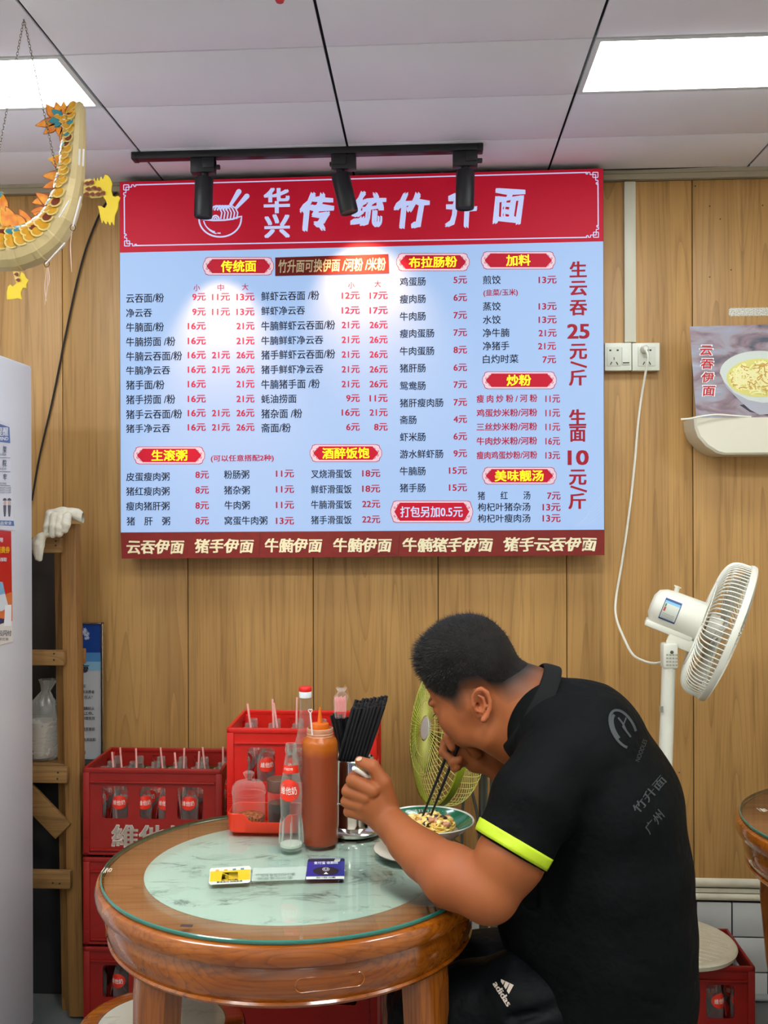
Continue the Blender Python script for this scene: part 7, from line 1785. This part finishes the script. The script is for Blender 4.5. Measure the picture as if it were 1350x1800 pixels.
# sleeve opening, cut square to the arm, hollow
hm = at(897, 1498, 1.875); hn_ = (at(880, 1531, 1.868) - at(914, 1465, 1.885)).normalized()
S.plane(hm, hn_, (hm.x - 0.12, 1.74, hm.z - 0.13), (at(952, 1540, 1.87).x, 1.965, hm.z + 0.10))
S.chain([(at(925, 1445, 1.89), 57 * 1.88 / F), (at(897, 1508, 1.875), 59 * 1.875 / F), (at(880, 1545, 1.87), 59 * 1.87 / F)], 0.003, 'sub')
# folds
rf = random.Random(6)
def fold(a, b, r=7, Y=None, k=0.012):
    S.cone(at(*a), at(*b), r * a[2] / F, r * 0.4 * b[2] / F, k, 'sub')
for a, b in (((862, 1418, 1.825), (915, 1402, 1.80)), ((858, 1440, 1.83), (905, 1446, 1.805)), ((868, 1394, 1.84), (930, 1375, 1.81)), ((880, 1470, 1.815), (925, 1478, 1.80)),
             ((1000, 1250, 1.875), (1050, 1240, 1.875)), ((960, 1600, 1.86), (1080, 1660, 1.80)), ((985, 1700, 1.85), (1130, 1735, 1.80)), ((990, 1735, 1.84), (1120, 1770, 1.80)), ((1030, 1690, 1.80), (1170, 1712, 1.84)),
             ((975, 1540, 1.84), (1010, 1440, 1.80)), ((1080, 1755, 1.80), (1170, 1772, 1.85))): fold(a, b, 9)
S.plane((0, 0, 0.462), (0, 0, -1), (SEAT.x - 0.3, 1.75, 0.44), (SEAT.x + 0.3, 2.42, 0.5))
M_SHIRT = mat('black_polo_fabric', '070a0b', 0.7, bump=(9, 0.6, 0.03), spec=0.1, sheen=0.0)
shirt = S.build('polo_shirt', M_SHIRT, man, 2)
# collar: a folded band round the neck
cc = at(925, 1247, 2.085); a1 = (at(885, 1322, 2.085) - at(966, 1174, 2.085)) / 2 * 1.0; axn = (at(985, 1282, 2.085) - at(925, 1248, 2.085)).normalized(); yv = Vector((0, 0.092, 0))
vs = []; N_ = 40; pr_ = [(0.93, 0.008), (0.95, -0.012), (1.0, -0.016), (1.05, -0.010), (1.10, 0.012), (1.13, 0.026), (1.08, 0.026), (1.02, 0.01)]
for k in range(N_):
    t = 2 * math.pi * k / N_
    for (m_, z_) in pr_: vs.append(cc + (a1 * math.cos(t) + yv * math.sin(t)) * m_ + axn * (z_ * (1.0 + 0.15 * math.cos(t))))
n = len(pr_); col = mesh_obj('collar', vs, [(i * n + j, i * n + (j + 1) % n, ((i + 1) % N_) * n + (j + 1) % n, ((i + 1) % N_) * n + j) for i in range(N_) for j in range(n)], mat('collar_fabric', '0b0d0e', 0.75, spec=0.2), shirt)
ss = col.modifiers.new('s', 'SUBSURF'); ss.levels = 1; ss.render_levels = 2
# lime band round the sleeve hem, laid on the sleeve surface
bvh = BVHTree.FromObject(shirt, bpy.context.evaluated_depsgraph_get())
e1 = Vector((0, -1, 0)); e1 = (e1 - hn_ * e1.dot(hn_)).normalized(); e2 = hn_.cross(e1)
def around(z, a, off):
    c = hm - hn_ * z; d = e1 * math.cos(a) + e2 * math.sin(a); hit = bvh.ray_cast(c + d * 0.14, -d, 0.2)
    return (hit[0] if hit[0] is not None else c + d * 0.066) + d * off
vs = []; N_ = 30
for z_ in (0.004, 0.010, 0.016, 0.022, 0.027):
    for k in range(N_ + 1): vs.append(around(z_, -1.05 + 2.75 * k / N_, 0.0012))
lb = mesh_obj('sleeve_band', vs, [(j * (N_ + 1) + k, j * (N_ + 1) + k + 1, (j + 1) * (N_ + 1) + k + 1, (j + 1) * (N_ + 1) + k) for j in range(4) for k in range(N_)], mat('lime_band', 'b4cc22', 0.6, bump=(300, 0.4, 0.001)), shirt)
so = lb.modifiers.new('t', 'SOLIDIFY'); so.thickness = 0.0015
def decal(tree, px, py, off=0.0012):
    r = ray(px, py); o = Vector((0, 0, CAMZ)); hit = tree.ray_cast(o, r)
    if hit[0] is None: return at(px, py, 2.0)
    return hit[0] + hit[1] * off
def decal_text(name, txt, org, ux, uy, m, tree, par, bold=0.01, shear=0):
    gv, gf = glyphs(txt, 0, shear); xs = [q[0] for q in gv]; ys = [q[1] for q in gv]; vs = []; fs = []
    for (bx_, by_) in ((0, 0), (bold, 0), (0, bold)) if bold else ((0, 0),):
        k = len(vs)
        for x, y in gv:
            u = (x - min(xs)) / (max(xs) - min(xs)) + bx_; v = (y - min(ys)) / (max(ys) - min(ys)) + by_
            vs.append(decal(tree, org[0] + ux[0] * u + uy[0] * v, org[1] + ux[1] * u + uy[1] * v))
        fs += [tuple(i + k for i in f) for f in gf]
    return mesh_obj(name, vs, fs, m, par, False)
M_TON = mat('tonal_print', '33373a', 0.6)
mb = MB()
def dline(mb, pts, w_, tree=bvh):
    Pq = [Vector(p) for p in pts]; Lh = []; Rh = []
    for i, p in enumerate(Pq):
        t = (Pq[min(i + 1, len(Pq) - 1)] - Pq[max(i - 1, 0)]).normalized(); nn = Vector((-t.y, t.x)) * w_; Lh.append(p + nn); Rh.append(p - nn)
    mb.add([decal(tree, q.x, q.y) for q in Lh + Rh], [(i, i + 1, len(Pq) + i + 1, len(Pq) + i) for i in range(len(Pq) - 1)])
th0 = math.radians(62)
ell_ = lambda t, a, b: (1095 + a * math.cos(t) * math.cos(th0) - b * math.sin(t) * math.sin(th0), 1282 + a * math.cos(t) * math.sin(th0) + b * math.sin(t) * math.cos(th0))
dline(mb, [ell_(t, 36, 19) for t in [0.5 + k * 0.2 for k in range(24)]], 2.2)
dline(mb, [ell_(t, 30, 15) for t in [1.2 + k * 0.2 for k in range(10)]], 2.6)
dline(mb, [(1086, 1262), (1094, 1272), (1100, 1285), (1108, 1296)], 1.6); dline(mb, [(1100, 1262), (1094, 1278), (1103, 1290)], 1.3)
mb.build('back_emblem', M_TON, shirt, smooth=False)
decal_text('back_lettering', '广州', (1142, 1468), (26, -32), (-12, -14), M_TON, bvh, shirt, 0.01)
decal_text('back_lettering', '竹升面', (1122, 1432), (50, -58), (-13, -12), M_TON, bvh, shirt, 0.01)
decal_text('back_lettering', 'NOODLES', (1123, 1340), (14, -38), (-7, -3), M_TON, bvh, shirt, 0)
# ---- trousers
T_ = Blob((at(640, 1700, 2.05).x, 1.84, 0.02), (at(1215, 1700, 2.08).x, 2.40, 0.74), 0.006)
def tc_(pts, k=0.03, flat=None, op='add'): T_.chain([(at(x, y, Y), r * Y / F) for x, y, Y, r in pts], k, op, flat)
tc_([(1085, 1745, 2.08, 108), (1060, 1770, 2.08, 100)], 0.03, ((0, 1, 0), 1.5))
tc_([(1070, 1758, 2.00, 92), (930, 1762, 2.00, 86), (830, 1775, 2.03, 76), (750, 1790, 2.05, 66)], 0.03)
tc_([(1070, 1750, 2.20, 95), (930, 1728, 2.21, 92), (850, 1730, 2.2, 84), (745, 1762, 2.2, 66)], 0.03)
a_, b_ = at(752, 1795, 2.05), at(752, 1795, 2.2)
for q in (a_, b_): T_.cone(q, (q.x + 0.01, q.y, 0.10), 0.068, 0.052, 0.03)
for a, b in (((905, 1700, 1.90), (980, 1690, 1.90)), ((960, 1730, 1.90), (1040, 1790, 1.90)), ((900, 1790, 1.91), (1000, 1770, 1.90)), ((930, 1715, 1.90), (1010, 1745, 1.895)), ((985, 1765, 1.9), (1060, 1740, 1.9))): T_.cone(at(*a), at(*b), 0.009, 0.004, 0.014, 'sub')
T_.plane((0, 0, 0.452), (0, 0, -1), (SEAT.x - 0.17, 1.85, 0.28), (SEAT.x + 0.3, 2.4, 0.5))
M_PANT = mat('black_track_trousers', '06090c', 0.55, bump=(9, 0.6, 0.03), spec=0.14)
pants = T_.build('trousers', M_PANT, man, 2)
bv2 = BVHTree.FromObject(pants, bpy.context.evaluated_depsgraph_get()); M_ADI = mat('white_logo_print', 'd8c8bc', 0.6)
decal_text('logo_lettering', 'adidas', (866, 1730), (25, 39), (9, -6), M_ADI, bv2, pants, 0.03)
mb = MB()
ax_ = Vector((0.54, 0.84)); up_ = Vector((0.84, -0.54))
for k, (o_, h_) in enumerate(((0, 9), (9.5, 15), (19, 21))):
    b = Vector((881, 1726)) + ax_ * o_; q4 = [b, b + ax_ * 6.5, b + ax_ * (6.5 + 0.0) + up_ * h_ * 0.8 - ax_ * h_ * 0.45, b + up_ * h_ * 0.8 - ax_ * h_ * 0.45 - ax_ * 0.0]
    q4 = [b, b + ax_ * 6.5, b + ax_ * 6.5 + up_ * h_ * 0.75 - ax_ * h_ * 0.4, b + up_ * (h_ * 0.75 - 4) - ax_ * (h_ * 0.4 - 0)]
    mb.add([decal(bv2, q.x, q.y, 0.0014) for q in q4], [(0, 1, 2, 3)])
mb.build('logo_bars', M_ADI, pants, smooth=False)
# shoes under the table
for q in (a_, b_):
    z0 = 0.0; MB().lathe([(0, 0)], 3) if False else None
    Sx = Blob((q.x - 0.25, q.y - 0.08, -0.01), (q.x + 0.12, q.y + 0.08, 0.16), 0.006); Sx.chain([((q.x + 0.03, q.y, 0.055), 0.042), ((q.x - 0.08, q.y, 0.045), 0.042), ((q.x - 0.17, q.y, 0.038), 0.036)], 0.01); Sx.plane((0, 0, 0.001), (0, 0, -1), (q.x - 0.25, q.y - 0.08, -0.01), (q.x + 0.12, q.y + 0.08, 0.05)); Sx.build('shoe', mat('black_shoe', '18181a', 0.5), man, 1)
tag(man, 'man in a black polo shirt with lime sleeve bands, bent over his bowl eating', 'person'); rebase(man, (SEAT.x, SEAT.y, 0.45))
# ---- held things
for (a, b, lb_) in (((801, 1288, 2.138), (741, 1440, 2.205), 'black chopstick in the man\'s far hand, the left of the pair'), ((811, 1297, 2.140), (755, 1440, 2.205), 'black chopstick in the man\'s far hand, the right of the pair')):
    A3_, B3_ = at(*a), at(*b); d = (A3_ - B3_).normalized(); L2 = (A3_ - B3_).length
    o = MB().tube([B3_, B3_ + d * L2 * 0.6, A3_], [0.0022, 0.0033, 0.0043], 8).build('chopstick', M_CHOP); tag(o, lb_, 'chopstick', 'chopsticks held by the man'); rebase(o, B3_)
sp = empty('soup_spoon'); a, b = at(622, 1350, 2.012), at(672, 1384, 2.06); d = (b - a).normalized()
mb = MB(); sd = d.cross(Vector((0, -1, 0))).normalized(); nn = sd.cross(d)
mb.tube([a, a + d * 0.004, a + d * 0.06, b], [0.0058, 0.0068, 0.006, 0.004], 14, flat=0.7).build('handle', mat('white_ceramic', 'e8e8e2', 0.2, coat=0.4), sp)
tag(sp, 'white ceramic soup spoon handle gripped in the man\'s near fist', 'spoon'); rebase(sp, a)
